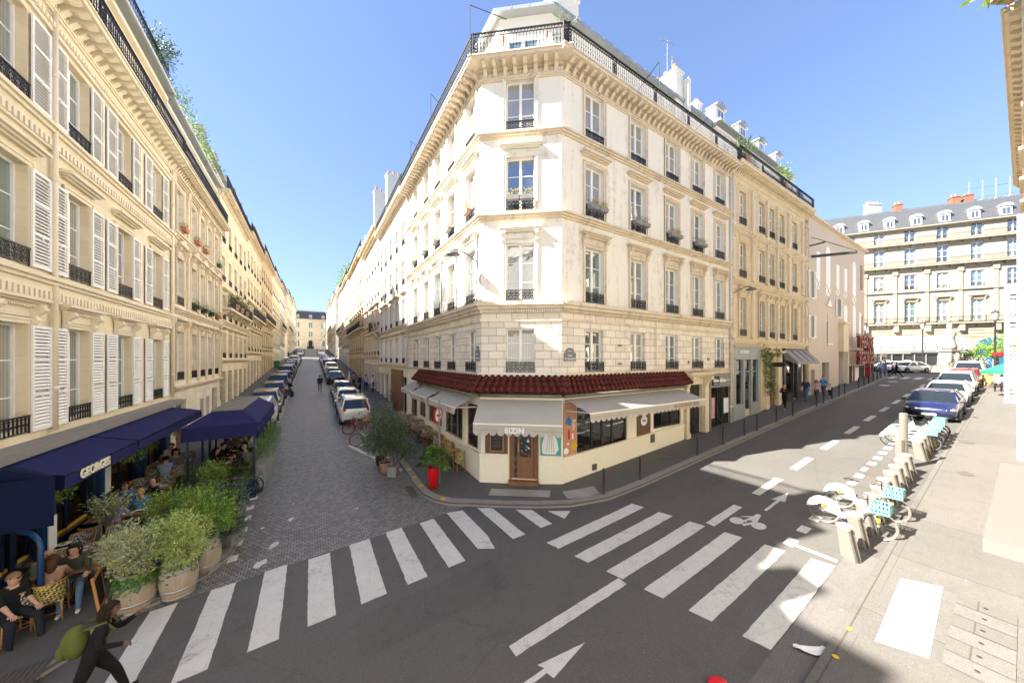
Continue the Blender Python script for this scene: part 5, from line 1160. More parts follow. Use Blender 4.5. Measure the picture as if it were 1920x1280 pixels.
# grey-green shop
def shopfront(root, L, x0, x1, z0, z1, mat, panes, label=None, fas=.75, txt=None, tm='white_letter', stock=(), glassm='shop_glass', door=None):
    mb = MB(); mb.box(x0, x1, -.12, -.001, z1-fas, z1); mb.box(x0-.04, x1+.04, -.2, -.001, z1-.08, z1+.02); mb.box(x0-.02, x1+.02, -.17, -.001, z1-fas-.08, z1-fas)
    xs_ = [x0]+[v for p in panes for v in p]+[x1]
    for i in range(0, len(xs_), 2): mb.box(xs_[i], xs_[i+1], -.1, .1, z0-.6, z1-fas-.08)
    for a, b in panes:
        if door is not None and abs(a-door) < .3: continue
        mb.box(a, b, -.1, .1, z0-.6, z0+.55)
    s = mb.build('shopfront', M[mat], root, L)
    for a, b in panes:
        mb = MB(); zl = z0 if (door is not None and abs(a-door) < .3) else z0+.55
        mb.box(a, a+.05, .0, .07, zl, z1-fas-.08); mb.box(b-.05, b, 0, .07, zl, z1-fas-.08); mb.box(a+.05, b-.05, 0, .07, z1-fas-.9, z1-fas-.84); g = mb.build('shop_window', M[mat], s)
        mb = MB(); mb.quad((a, .03, zl), (b, .03, zl), (b, .03, z1-fas-.08), (a, .03, z1-fas-.08)); mb.build('glass', M[glassm], g, fix=False)
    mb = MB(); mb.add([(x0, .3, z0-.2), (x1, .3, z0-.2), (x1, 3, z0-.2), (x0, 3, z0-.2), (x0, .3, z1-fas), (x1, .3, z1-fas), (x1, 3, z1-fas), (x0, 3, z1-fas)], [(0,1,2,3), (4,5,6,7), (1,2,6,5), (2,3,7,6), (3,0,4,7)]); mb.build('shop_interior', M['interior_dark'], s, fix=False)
    if stock:
        mb = MB()
        for (x, z, w, h, k) in stock: mb.box(x-w/2, x+w/2, .3, .5, z, z+h, k)
        mb.build('shop_stock', [M['bright_red'], M['skin_light'], M['paper_white'], M['yellow_paint']], s)
    if txt: lettering(txt, .26, M[tm], s, Matrix.Translation(((x0+x1)/2-.5, -.13, z1-fas/2)), bold=.005)
    return s
shopfront(R2, r2, .15, 3.95, 1.55, 5.75, 'grey_shop', [(.5, 1.45), (1.7, 2.55), (2.75, 3.6)], txt='ARTSONG', door=1.7, stock=[(.95, 4.2, .7, .25, 0), (1.0, 3.2, .35, .4, 0), (.85, 2.6, .3, .4, 0), (1.15, 2.3, .2, .5, 2), (3.1, 2.2, .5, .7, 1), (2.1, 4.3, .2, .2, 0), (3.2, 3.4, .3, .4, 3)])
mb = MB(); mb.box(5.4, 6.8, .12, .2, 1.5, 4.2)
for x in (5.5, 6.15):
    for z0, z1 in ((1.9, 2.5), (2.6, 3.0), (3.1, 4.1)): mb.box(x, x+.55, .08, .1205, z0, z1)
mb.build('door', M['oak_door'], R2, r2)
mb = MB(); mb.box(4.9, 5.35, -.12, 0, 1.0, 5.2); mb.box(6.85, 7.3, -.12, 0, 1.0, 5.2); band(mb, 4.6, 7.6, 5.2, .3, .35, 3)
for x in (5.1, 7.1): mb.ball((x, -.16, 4.9), .16, .1, .3, 8, 6)
mb.build('door_case', M['beige_trim'], R2, r2)
shopfront(R2, r2, 7.9, 12.4, 1.85, 5.7, 'dark_shop', [(8.3, 9.7), (9.85, 10.5), (10.65, 12.1)], fas=.9, door=9.85, stock=[(8.9, 3.1, .6, 1.1, 2)])
mb = MB(); mb.add([(7.8, -.9, 4.75), (12.5, -.9, 4.75), (12.5, -.15, 5.6), (7.8, -.15, 5.6), (7.8, -.9, 4.55), (12.5, -.9, 4.55)], [(0, 1, 2, 3), (0, 4, 5, 1)]); mb.add([(7.8, -.9, 4.75), (7.8, -.9, 4.55), (7.8, -.15, 4.9), (7.8, -.15, 5.6)], [(0, 1, 2, 3)])
for x in (8.9, 10.1, 11.3): mb.bar((x, -.93, 4.75), (x, -.17, 5.62), .04)
mb.build('blind', M['taupe_shop'], R2, r2)
# garland climbing round the doorway
rng = random.Random(4); mb = MB()
for x, z, rx_, rz_ in ((4.3, 5.3, .6, .5), (4.7, 4.9, .5, .6), (4.9, 4.2, .35, .6), (5.0, 3.5, .28, .55), (5.0, 2.9, .22, .45), (6.0, 5.35, .7, .25)): leaves(mb, (x, -.25, z), (rx_, .25, rz_), 330, .13, rng, seed=x)
g = mb.build('garland', [M['leaf_green'], M['leaf_dark']], None, F_right(13.5), fix=False); tag(g, 'green leafy garland hanging over the doorway of the beige house', 'garland')
sg = MB(); sg.box(-.35, .35, -.04, .04, -.16, .16); sg.bar((-.35, 0, .1), (-.6, 0, .1), .03)
o = sg.build('hanging_sign', M['menu_black'], None, F_right(18.9) @ Matrix.Translation((0, -.6, 4.55)) @ Matrix.Rotation(math.pi/2, 4, 'Z')); tag(o, 'black hanging sign on an arm under the leafy garland', 'sign')
# pink theatre with trompe l'oeil windows, red neon letters
TB = thing('theatre_building', 'smooth pink theatre with red letter sign and painted windows', 'building', (*tn(26.3, 0)[:2], 1.7)); T_ = rel(TB, F_right(26.3, .15)); tp = M['theatre_plaster']
wh = [(5.2, 1.3, 6.3, 8.3), (7.9, 1.0, 8.9, 10.6), (.7, .7, 10, 12.2), (.7, .7, 6.7, 8.5), (15.9, 1.1, 12.2, 15), (15.9, 1.1, 7, 9.5), (4.2, 1.9, 2.3, 4.6), (1.0, .9, 2.0, 4.0), (8.7, 1.4, 2.2, 5.6)]
wall(TB, T_, 0, 17.2, 1.2, 16.7, wh, tp, depth=.3)
mb = MB(); 
for x, w, a, b in wh: mb.quad((x-w/2, .28, a), (x+w/2, .28, a), (x+w/2, .28, b), (x-w/2, .28, b))
mb.build('window', PANES[0], TB, T_, fix=False)
mb = MB()
for x, w, a, b in wh[:7]: mb.box(x-.025, x+.025, .24, .27, a, b); mb.box(x-w/2-.08, x+w/2+.08, -.1, 0, a-.1, a-.0); mb.build('window_sill', M['shutter_paint'], TB, T_); mb = MB()
for x, w, a, b in wh[1:4]: [mb.merge(m_shutter(.5, b-a), Matrix.Translation((x+w/2+.03 if s > 0 else x-w/2-.53, 0, a))) for s in (-1, 1)]
mb.build('shutter', M['shutter_paint'], TB, T_)
mb = MB(); mb.prism([(-.3, 16.6), (-.3, 16.75), (3, 17.6), (11, 16.6)], -.0, 17.2, 'x'); mb.build('roof', M['beige_trim'], TB, T_)
mb = MB()
for a, b_, c, d in ((0, 0, 0, 11), (0, 11, 17.2, 11), (17.2, 11, 17.2, 0)): mb.quad((a, b_, 1.2), (c, d, 1.2), (c, d, 16.7), (a, b_, 16.7))
mb.build('side_wall', tp, TB, T_, fix=False)
# painted windows: thin grey-white drawing on the plaster
def fake(x, z, w, h, arch):
    mb = MB(); n = 8
    pr = [(x-w/2, z), (x+w/2, z), (x+w/2, z+h)]+([(x+w/2*math.cos(math.pi*k/n), z+h+w/2*math.sin(math.pi*k/n)) for k in range(1, n)] if arch else [])+[(x-w/2, z+h)]
    mb.prism(pr, -.006, -.001, 'y', 0); 
    for k in (-1, 0, 1): mb.box(x+k*(w/2-.03)-.03, x+k*(w/2-.03)+.03, -.012, -.006, z, z+h+(w*.4 if arch and k == 0 else 0), 1)
    for q in (.3, .55, .8): mb.box(x-w/2, x+w/2, -.012, -.006, z+h*q, z+h*q+.05, 1)
    for k in range(4): mb.bar((x-w/2, -.014, z), (x+w/2, -.014, z+h*.25), .02, .01, 2); mb.bar((x+w/2, -.014, z), (x-w/2, -.014, z+h*.25), .02, .01, 2)
    return mb.build('painted_window', [M['shutter_paint'], M['white_letter'], M['enamel_grey']], TB, T_)
for a in ((2.3, 10.9, .9, 3.2, 0), (4.9, 10.6, 1.2, 3.8, 1), (7.7, 10.9, .9, 2.9, 0), (10.2, 10.9, .9, 2.9, 0), (13.2, 10.6, 1.2, 3.8, 1), (5.2, 8.6, .9, 0.02, 0), (10.2, 6.3, 1.1, 3.4, 1), (13.2, 6.3, 1.2, 3.6, 1), (15.4, 6.3, .9, 3.2, 1)):
    if a[3] > 1: fake(*a)
mb = MB(); mb.box(4.7, 5.7, -.03, 0, 6.0, 9.0); mb.prism([(4.3, 9.6), (6.1, 9.6), (5.2, 10.5)], -.05, 0, 'y'); mb.prism([(4.6, 9.68), (5.8, 9.68), (5.2, 10.25)], -.06, -.05, 'y', 1); mb.build('painted_pediment', [M['theatre_plaster'], M['shutter_paint']], TB, T_)
mb = MB(); mb.box(8.0, 9.4, -.35, 0, 5.6, 8.2); mb.box(7.85, 9.55, -.5, 0, 8.2, 8.4); mb.box(9.6, 9.9, -.3, 0, 1.5, 7.5); mb.build('porch', M['beige_trim'], TB, T_)
for row_, (s_, z) in enumerate((('THEATRE', 6.55), ("S\u1d57GEORGES", 4.95))):
    s_ = 'THEATRE' if row_ == 0 else "S'GEORGES"; lettering(s_, 1.75, M['red_neon'], TB, T_ @ Matrix.Translation((13.5, -.75, z)) @ Matrix.Scale(.78 if row_ == 0 else .66, 4, (1, 0, 0)), depth=.12, bold=.02)
mb = MB()
for z in (5.7, 7.35, 4.1): mb.box(10.6, 16.6, -.7, -.62, z, z+.05); 
for x in (11, 13.5, 16.3): mb.bar((x, -.65, 5.72), (x, 0, 5.72), .05)
mb.build('sign_frame', M['black_iron'], TB, T_)
mb = MB(); mb.box(10.3, 16.9, -.12, -.01, 1.6, 4.4); mb.box(16.7, 17.0, -.5, -.01, 1.6, 6.8, 1); mb.box(12.2, 13.9, -.2, -.12, 2.5, 4.2, 1); mb.box(12.35, 13.75, -.22, -.2, 2.62, 4.08, 2); mb.build('entrance', [M['theatre_plaster'], M['red_paint'], M['paper_white']], TB, T_)
mb = MB(); mb.box(10.6, 11.7, -.14, -.12, 1.9, 4.2); mb.box(14.3, 16.3, -.14, -.12, 1.9, 4.2); mb.build('entrance_door', M['interior_dark'], TB, T_)
mb = MB(); mb.bar((.2, -.1, 13.3), (.9, -2.6, 13.1), .18); mb.bar((.2, -.1, 14.9), (.9, -2.6, 13.2), .04); mb.bar((.2, 0, 14.2), (.4, -.9, 14.3), .1); mb.build('hoist_arm', M['dark_shop'], TB, T_)
mb = MB(); mb.box(-.02, 1.0, 1.0, 5, 16.5, 19.3); mb.build('gable_stack', M['theatre_plaster'], TB, T_)
# ---- big bright building across the square
PX = Vector((54.6, 50, 0)); PD = Vector((68.3-54.6, 44-50, 0)).normalized(); PA_ = math.atan2(PD.y, PD.x); FP = xf(PX-PD*7, PA_)
xs_ = [2.2+3.35*i for i in range(8)]
PB, pl_ = house('grand sunlit building with long balconies across the square', FP, 30, 12, 3.2, xs_, 1.25, [(6.9, 2.1, None, 'bars', 0), (10.3, 3.0, 'pediment', None, 0), (15.2, 2.2, None, 'bars', 0), (18.9, 2.5, None, None, 0), (22.3, 2.0, None, None, 0)], ('place_stone', 'place_trim'), [9.7, 14.6], 24.4, (.45, .6), rail=False, attic=3.0, roof='slate', dorm=2, chim=0, rail_floors=(10.1, 18.6, 22.0), mod=False, near=False, attic_xs=[1.5+2.9*i for i in range(10)])
mb = MB()
for x in [.5]+[x+1.67 for x in xs_]: mb.box(x-.2, x+.2, -.12, 0, 10.3, 17.6); mb.box(x-.3, x+.3, -.2, 0, 17.4, 18.1); mb.box(x-.25, x+.25, -.45, 0, 8.9, 9.9)
for k in range(12): mb.box(0, 30, -.05, 0, 4+.5*k, 4.42+.5*k) if k < 11 and k > 4 else None
mb.build('pilaster', M['place_trim'], PB, pl_)
for x in (11.5, 17.5, 18.8): chimney(PB, pl_, x, x+.8, 1.6, 2.6, 26, 28.6, M['brick_red'], 2)
mb = MB(); 
for k in range(6): mb.tube([(20+k*1.3, 3, 27), (20+k*1.3, 3, 31)], .03, 4)
for z in (28.6, 30): mb.tube([(19.5, 3, z), (27.5, 3, z)], .03, 4)
mb.build('scaffold', M['chrome'], PB, pl_)
mb = MB(); n = 12; pr = [(-1.7, 3.2), (1.7, 3.2), (1.7, 6.2)]+[(1.7*math.cos(math.pi*k/n), 6.2+1.7*math.sin(math.pi*k/n)) for k in range(1, n)]+[(-1.7, 6.2)]
mb.prism([(20.2+p[0]*1.15, 3.2+(p[1]-3.2)*1.02) for p in pr], -.25, 0, 'y', 1); mb.prism([(20.2+p[0], p[1]) for p in pr], -.28, 0, 'y', 0); mb.box(20.17, 20.23, -.3, 0, 3.2, 7.8, 1)
for s in (-.85, .85): mb.T = Matrix.Translation((20.2+s, -.29, 5.8)) @ Matrix.Rotation(math.pi/2, 4, 'X'); mb.lathe([(.4, 0), (.4, .05)], 14, mi=0); mb.lathe([(.22, 0), (.22, .08)], 12, mi=2)
mb.T = None; mb.build('carriage_gate', [M['blue_door'], M['place_stone'], M['poster_blue']], PB, pl_)
# café veranda with curved glass roof
mb = MB(); S = 8
for i in range(12):
    a, b_ = 3.0+1.15*i, 3.0+1.15*(i+1)-.08
    for k in range(S):
        u, v = k/S*math.pi/2, (k+1)/S*math.pi/2; f = lambda q: (-3.2*math.sin(q), 6.1+2.0*math.cos(q)-.0); (y0, z0), (y1, z1) = f(u), f(v); mb.quad((a, y0, z0), (b_, y0, z0), (b_, y1, z1), (a, y1, z1))
    mb.box(b_, b_+.08, -3.25, -3.15, 3.3, 6.1, 1)
mb.box(3, 16.8, -3.3, -3.2, 5.6, 6.15, 1); mb.box(3, 16.8, -3.2, -3.15, 3.3, 4.0, 1); v_ = mb.build('veranda', [M['glass_roof'], M['taupe_shop']], PB, pl_)
mb = MB(); mb.quad((3, -3.1, 3.9), (16.8, -3.1, 3.9), (16.8, -3.1, 5.7), (3, -3.1, 5.7)); mb.build('veranda_glass', M['shop_mirror'], v_, fix=False); mb = MB(); mb.box(10.5, 16.5, -3.4, -3.3, 5.75, 6.0); mb.build('veranda_sign', M['enamel_grey'], v_)
PB2, q2 = house('side wing of the grand building turning away behind the theatre', xf(PX-PD*7-Vector((-PD.y, PD.x, 0))*-14, PA_-rad(62)), 14, 8, 3.2, [2+3.3*i for i in range(4)], 1.2, [(10.3, 2.6, None, 'bars', 0), (15.2, 2.2, None, 'bars', 0), (19.2, 2.2, None, None, 0), (22.3, 2.0, None, None, 0)], ('place_stone', 'place_trim'), [9.7, 14.6], 24.3, (.45, .6), rail=False, attic=3.0, roof='slate', dorm=2, mod=False, chim=2)
house('dark roofed house far behind the theatre', xf(Vector((40, 70, 0)), 0), 26, 10, 3, [3+4*i for i in range(6)], 1.2, [(20, 2, None, None, 0)], ('pale_stone', 'grey_stone'), [], 27, (.4, .6), rail=False, attic=2, roof='slate', dorm=0, mod=False, chim=3)
# ---- camera's own side, seen edge-on at the right
CA_, c_ = house('camera side house with white shutters at the right edge', F_cam(21, 9.72), 15, 10, .2, [1.5+2.7*i for i in range(5)], 1.1, [(4.2, 2.3, 'cornice', 'scroll', 0), (8.0, 2.2, 'cornice', 'scroll', 0), (11.2, 1.9, None, None, 0)], ('gold_stone', 'beige_trim'), [3.6, 7.5, 10.8], 13.5, (.42, .4), rail=False, attic=2.6, mod=True)
c2_, c2 = house('camera side house with stone ledge, nearest at the right edge', F_cam(5.95, 9.76), 22, 10, -1.8, [1.2+2.7*i for i in range(4)], 1.1, [(4.2, 2.3, None, None, 0), (8.0, 2.2, None, None, 0), (11.2, 1.9, None, None, 0)], ('white_stone', 'white_stone'), [7.5], 14.2, (.1, .4), rail=False, attic=2.6, mod=False, chim=0)
house('cream house further up on the camera side', F_cam(58, 9.74), 36.9, 10, 1.5, [1.5+3.0*i for i in range(12)], 1.1, [(5.6, 2.3, None, 'bars', 0), (9.2, 2.2, None, 'bars', 0), (12.5, 1.9, None, None, 0)], ('white_stone', 'beige_trim'), [5, 8.8], 15.8, (.3, .4), rail=False, attic=2.6, mod=False)
mb = MB(); t0, t1 = -8.3+3.45, -8.3+6.1
c = tn(-3.5, 9.6); mb.T = Matrix.Translation(-c) ; 
for i in range(3):
    a, b_ = t0+(t1-t0)*i/3+.01, t0+(t1-t0)*(i+1)/3-.01; P = [tn(a, 9.44), tn(b_, 9.44), tn(b_, 9.76), tn(a, 9.76)]; mb.prism([(p.x, p.y) for p in P], 3.84, 3.92, 'z')
mb.T = None
o = mb.build('stone_ledge', M['ledge_stone'], None, Matrix.Translation(c)); tag(o, 'weathered grey ledge of slabs jutting from the wall at lower right', 'ledge')
mb = MB(); mb.tube([(0, 0, 0), (0, 0, 3.25)], .025, 8); o = mb.build('drain_pipe', M["white_paint_wood"], None, xf(tn(-8.3+8, 9.54)+Vector((0, 0, 3.65)))); tag(o, 'thin white vertical pipe at the right edge of the view', 'pipe')
mb = MB(); [mb.box(a, a+.05, -.02, .02, 0, 2.25) for a in (0, .37)]; [mb.box(.05, .37, -.02, .02, z, z+.07) for z in (0, 1.1, 2.18)]; [mb.add([(.05, -.025, .11+.075*k), (.37, -.025, .11+.075*k), (.37, .025, .15+.075*k), (.05, .025, .15+.075*k)], [(0, 1, 2, 3)]) for k in range(27) if not 13 <= k <= 13]
o = put('open_shutter', mb.mesh('open_shutter', M['shutter_paint'], fix=False), None, F_cam(3.0, 9.36, 4.15) @ Matrix.Rotation(rad(90), 4, 'Z')); tag(o, 'white louvred shutter swung open from the wall at right edge', 'shutter')
o = put('open_shutter', m_shutter(.5, 2.0).copy(), None, F_cam(5.6, 9.66, 4.2)); tag(o, 'white louvred shutter folded flat against the right edge wall', 'shutter')
# houses down the street on the left, outside the frame: their roofs throw the long shadows over the crossing
def block(label, poly, z0, z1, bumps, mat='cream_stone'):
    b_ = poly[0]; r = thing('apartment_building', label, 'building', (b_.x, b_.y, z0)); r['group'] = 'houses down the street behind the photographer'
    mb = MB(); mb.prism([(p.x-b_.x, p.y-b_.y) for p in poly], 0, z1-z0, 'z'); mb.build('wall', M[mat], r)
    for c, w, h in bumps: mb = MB(); mb.box(c.x-b_.x-w, c.x-b_.x+w, c.y-b_.y-w, c.y-b_.y+w, z1-z0, z1-z0+h); mb.build('chimney', M['attic_plaster'], r)
    return r
block('stone house round the corner from the brasserie, outside the view', tnp((-13.85, -.78), (-24.5, -.78), (-24.5, 0), (-13.85, 0)), -1.5, 15.0, [(tn(-15.6, -.35), .35, 2.3), (tn(-20, -.35), .4, 3.6)])
block('tall stone house further down the street, outside the view', tnp((-24.6, -12), (-46, -12), (-46, .2), (-24.6, .2)), -3, 21.5, [(tn(-27, -3), .8, 2), (tn(-36, -2), .8, 2.5)], 'gold_stone')
block('low stone house beside the photographer, outside the view', tnp((-6.5, 9.8), (-6.5, 20), (-30, 20), (-30, 9.8)), -2, 13, [(tn(-12, 12), .6, 2)], 'white_stone')
# ================================================================ people
def V(*a): return Vector(a)
def make_person(label, pos, rz, shirt, trousers, skin='skin_light', hair='hair_dark', shoes='shoe_black', h=1.72, lean=0, legs=((0, 0, .03), (0, 0, .03)), arms=((.1, .3, .12), (.1, .3, .12)),
                pz=.93, long_sleeve=True, hairkind='short', group=None, head=(0, 0), fingers=False, bag=None, apron=None, glasses=False, skirt=False, build=1.0, curl=0):
    """FK pose, skinned as one surface; facing +x. legs (thigh pitch, knee bend, splay), arms (pitch, elbow bend, out)"""
    k = h/1.72; r = thing('person', label, 'person', pos, rz, group)
    J = []; Ed = []; Rr = []; seg = []
    def add(p, rad_, par, mi):
        J.append(p*k); Rr.append(rad_*k*(build if mi in (1, 2) else 1)); i = len(J)-1
        if par is not None: Ed.append((par, i)); seg.append((J[par], J[i], mi, (Rr[par]+Rr[i])/2))
        return i
    up = V(math.sin(lean), 0, math.cos(lean)); pel = V(0, 0, pz)
    a = add(pel, .125, None, 1); w = add(pel+up*.17, .115, a, 1); c = add(pel+up*.38, .135, w, 1); n_ = add(pel+up*.51, .055, c, 0)
    fw = V(math.cos(head[0])*math.cos(lean*.6), math.sin(head[0]), -math.sin(head[1])); hb = pel+up*.57+V(.02+.3*max(lean-.2, 0)*.2, 0, 0)
    h1 = add(hb+V(.01, 0, .03), .075, n_, 0); hc = add(hb+V(.015, 0, .10), .092, h1, 0); ht = add(hb+V(.0, 0, .175), .062, hc, 0)
    hands = []
    for s, (p, e, o) in zip((1, -1), arms):
        sh = pel+up*.46+V(0, s*.17, 0); el = sh+V(math.sin(p)*math.cos(o), s*math.sin(o), -math.cos(p)*math.cos(o))*.27
        q = p+e; o2 = o*.3-(.35 if e > 1 else 0); wr = el+V(math.sin(q)*math.cos(o2), s*math.sin(o2), -math.cos(q)*math.cos(o2))*.25; dd = (wr-el).normalized()
        i = add(sh, .062, c, 1); i = add(el, .044, i, 1); i = add(el.lerp(wr, .35), .041, i, 1 if long_sleeve else 0); i = add(wr, .030, i, 1 if long_sleeve else 0); i = add(wr+dd*.085, .034, i, 0)
        hands.append((wr, dd, s))
    for s, (p, b, o) in zip((1, -1), legs):
        hp = pel+V(0, s*.085, -.05); kn = hp+V(math.sin(p)*math.cos(o), s*math.sin(o), -math.cos(p)*math.cos(o))*.42; q = p-b; an = kn+V(math.sin(q), 0, -math.cos(q))*.41
        i = add(hp, .098, a, 2); i = add(hp.lerp(kn, .5), .082, i, 2); i = add(kn, .060, i, 2); i = add(kn.lerp(an, .35), .058, i, 2); i = add(an, .042, i, 2)
        ft = q*.6+(0.0 if b < 1.2 else 0); i = add(an+V(.01, 0, -.045), .042, i, 3); i = add(an+V(.15*math.cos(ft), s*.01, -.05+.13*math.sin(ft)), .034, i, 3)
    me = bpy.data.meshes.new('b'); me.from_pydata(J, Ed, []); o_ = bpy.data.objects.new('b', me); COL.objects.link(o_)
    o_.modifiers.new('s', 'SKIN'); sk = me.skin_vertices[0].data
    for i, q in enumerate(Rr): sk[i].radius = (q, q)
    sk[0].use_root = True
    m2 = o_.modifiers.new('u', 'SUBSURF'); m2.levels = 2 if fingers else 1; m2.render_levels = m2.levels
    bpy.context.view_layer.update(); bm_ = bpy.data.meshes.new_from_object(o_.evaluated_get(bpy.context.evaluated_depsgraph_get())); bpy.data.objects.remove(o_)
    mats = [M[skin], M[shirt], M[trousers], M[shoes], M['hair_dark'], M['skin_tan']]
    idx = []
    for f in bm_.polygons:
        cc = f.center; best = (9, 0)
        for A_, B_, mi, rr in seg:
            ab = B_-A_; t_ = max(0, min(1, (cc-A_).dot(ab)/ab.length_squared)); d = (cc-(A_+ab*t_)).length-rr*.9
            if d < best[0]: best = (d, mi)
        idx.append(best[1])
    mb = MB(); mb.add([v.co.copy() for v in bm_.vertices], [tuple(f.vertices) for f in bm_.polygons], idx)
    # face: nose, eyes, brow, ears
    H = (hb+V(.015, 0, .095))*k; sd_ = V(-fw.y, fw.x, 0).normalized(); f2 = fw.normalized()
    if True:
        mb.ball(H+f2*.088*k-V(0, 0, .005), .017*k, .014*k, .026*k, 6, 5, 0)
        for s in (-1, 1):
            e_ = H+f2*.080*k+sd_*s*.032*k+V(0, 0, .022*k); mb.ball(e_, .012*k, .012*k, .008*k, 6, 4, 4); mb.ball(H+sd_*s*.088*k, .018*k, .018*k, .028*k, 6, 5, 0)
        mb.ball(H+f2*.080*k-V(0, 0, .042*k), .012*k, .024*k, .006*k, 8, 4, 5)
    for wr, dd, s in hands:
        if not fingers: 
            lat = dd.cross(V(0, 0, 1)).normalized() if abs(dd.z) < .95 else V(0, 1, 0)
        lat = dd.cross(V(0, 0, 1)); lat = (lat if lat.length > .2 else V(0, 1, 0)).normalized(); dn = dd.cross(lat).normalized()
        if dn.z > 0 and abs(dd.z) < .8: dn = -dn
        for q in range(4):
            b0 = (wr+dd*.085+lat*(-.030+.020*q))*k; L_ = (.062, .074, .070, .054)[q]*k; cu = .35+.12*q
            mb.tube([b0-dd*.02*k, b0+dd*L_*.45, b0+(dd+dn*cu).normalized()*L_*.8, b0+(dd+dn*cu*1.6).normalized()*L_*1.05], [.0105*k, .0095*k, .0085*k, .006*k], 6, 0)
        b0 = (wr+dd*.035-lat*s*.030)*k; mb.tube([b0, b0+(dd-lat*s*.9).normalized()*.035*k, b0+(dd*1.3-lat*s*.55).normalized()*.062*k], [.013*k, .011*k, .007*k], 6, 0)
    body_ = mb.build('body', mats, r, None, True, fix=False)
    # hair
    if hairkind != 'bald':
        mb = MB(); c_ = H+V(-.008, 0, .016)*k
        n1, m1 = 12, 8; R_ = .106*k
        vs, fs = [], []
        for i in range(m1+1):
            ph = math.pi*i/m1*.62
            for j in range(n1):
                th = 2*math.pi*j/n1; d = V(math.sin(ph)*math.cos(th), math.sin(ph)*math.sin(th), math.cos(ph)); q = d.x*f2.x+d.y*f2.y
                z_ = d.z; 
                if q > .35 and z_ < .35: d = V(d.x, d.y, .35+.0*q).normalized()*(1 if True else 1)
                rr = R_*(1+.05*noise.noise(d*5+V(pos[0], 0, 0))); vs.append(c_+V(d.x*rr*.98, d.y*rr*.93, d.z*rr*1.0-(0 if q > .2 or hairkind == 'short' else .03*k*(i/m1))))
        for i in range(m1):
            for j in range(n1): fs.append((i*n1+j, i*n1+(j+1) % n1, (i+1)*n1+(j+1) % n1, (i+1)*n1+j))
        mb.add(vs, fs)
        bk = -f2*.055*k
        if hairkind in ('long', 'curly'):
            mb.tube([c_+bk*.6+V(0, 0, .02), c_+bk*1.2-V(0, 0, .07*k), c_+bk*1.5-V(0, 0, .17*k), c_+bk*1.3-V(0, 0, .27*k)], [.085*k, .095*k, .08*k, .035*k], 10)
            for s in (-1, 1): mb.tube([c_+sd_*s*.075*k+V(0, 0, .03), c_+sd_*s*.095*k-V(0, 0, .08*k)+bk*.3, c_+sd_*s*.08*k-V(0, 0, .2*k)+bk*.3], [.03*k, .032*k, .012*k], 7)
        if hairkind == 'curly':
            for q in range(26): th = random.uniform(0, 6.3); ph = random.uniform(0, 1.9); d = V(math.sin(ph)*math.cos(th), math.sin(ph)*math.sin(th), math.cos(ph)); mb.ball(c_+d*.11*k+bk*.4, .035*k, n=6, m=4) if d.dot(f2) < .5 else None
        if hairkind == 'tail': mb.tube([c_+bk*1.7+V(0, 0, .03), c_+bk*2.4-V(0, 0, .05*k), c_+bk*2.1-V(0, 0, .2*k)], [.03*k, .035*k, .012*k], 8)
        mb.build('hair', M[hair], r, None, True)
    elif hair: 
        mb = MB(); [mb.ball(H+sd_*s*.082*k-f2*.02*k+V(0, 0, -.005), .02*k, .03*k, .035*k, 6, 4) for s in (-1, 1)]; mb.build('hair', M[hair], r, None, True)
    if glasses:
        mb = MB()
        for s in (-1, 1): ring_c = H+f2*.094*k+sd_*s*.034*k+V(0, 0, .02*k); mb.ball(ring_c, .012*k if abs(f2.x) > .6 else .028*k, .028*k if abs(f2.x) > .6 else .012*k, .022*k, 8, 5); mb.bar(ring_c, ring_c+sd_*s*.05*k-f2*.09*k, .006)
        mb.build('glasses', M['plastic_black'], r)
    if bag:
        c_ = (pel+up*.30+V(-.25, 0, 0))*k; mb = MB(); mb.ball(c_, .15*k, .17*k, .25*k, 12, 9); mb.ball(c_+V(-.10, 0, -.08)*k, .09*k, .13*k, .13*k, 10, 7); [mb.tube([c_+V(.1, s*.12, .2)*k, (pel+up*.50)*k+V(.02, s*.12, .02)*k, (pel+up*.36)*k+V(.145, s*.12, 0)*k, (pel+up*.2)*k+V(.06, s*.15, 0)*k], .02*k, 6) for s in (-1, 1)]
        o_ = mb.build('backpack', M[bag], None, None, True); o_.location = r.location; o_.rotation_euler = r.rotation_euler; tag(o_, label.split(' ')[0]+' backpack worn by the '+' '.join(label.split(' ')[0:1])+' figure' if False else bag_label.get(label, 'backpack on the back of the '+label)[:110], 'backpack')
    if apron: mb = MB(); mb.taper(.06, .17, -.17, .17, .40, .10, .165, -.12, .12, 1.25); mb.build('apron', M[apron], r)
    return r
bag_label = {}
def head_at(px, py, h=1.2, pmin=.42):
    """seated place below a head seen at a pixel, kept clear of the wall"""
    g = gp(px, py, h); v = Vector((g.x, g.y, 0))-A; d = v.dot(E1); s = v.dot(E2)
    if d < -11.3+pmin:
        d = -11.3+pmin; rr = (px-960)/FPX; P = A+E1*d; s = (P.x-rr*P.y)/(rr*E2.y-E2.x); P = P+E2*s; g = Vector((P.x, P.y, 0))
    return onz(g, .12)
a1, a2 = ANG1, ANG1+math.pi/2      # heading up the right-hand street / up the left-hand street
SIT = dict(pz=.56, legs=((1.45, 1.4, .12), (1.45, 1.5, .12)), arms=((.5, 1.0, .15), (.6, .9, .15)), lean=.12)
def sit(label, px, py, rz, shirt, tr, **kw):
    d = dict(SIT); h_ = kw.pop('hh', 1.2); pm = kw.pop('pmin', .42); d.update(kw); return make_person(label, head_at(px, py, h_, pm), rz, shirt, tr, group='people seated on the brasserie terrace', **d)
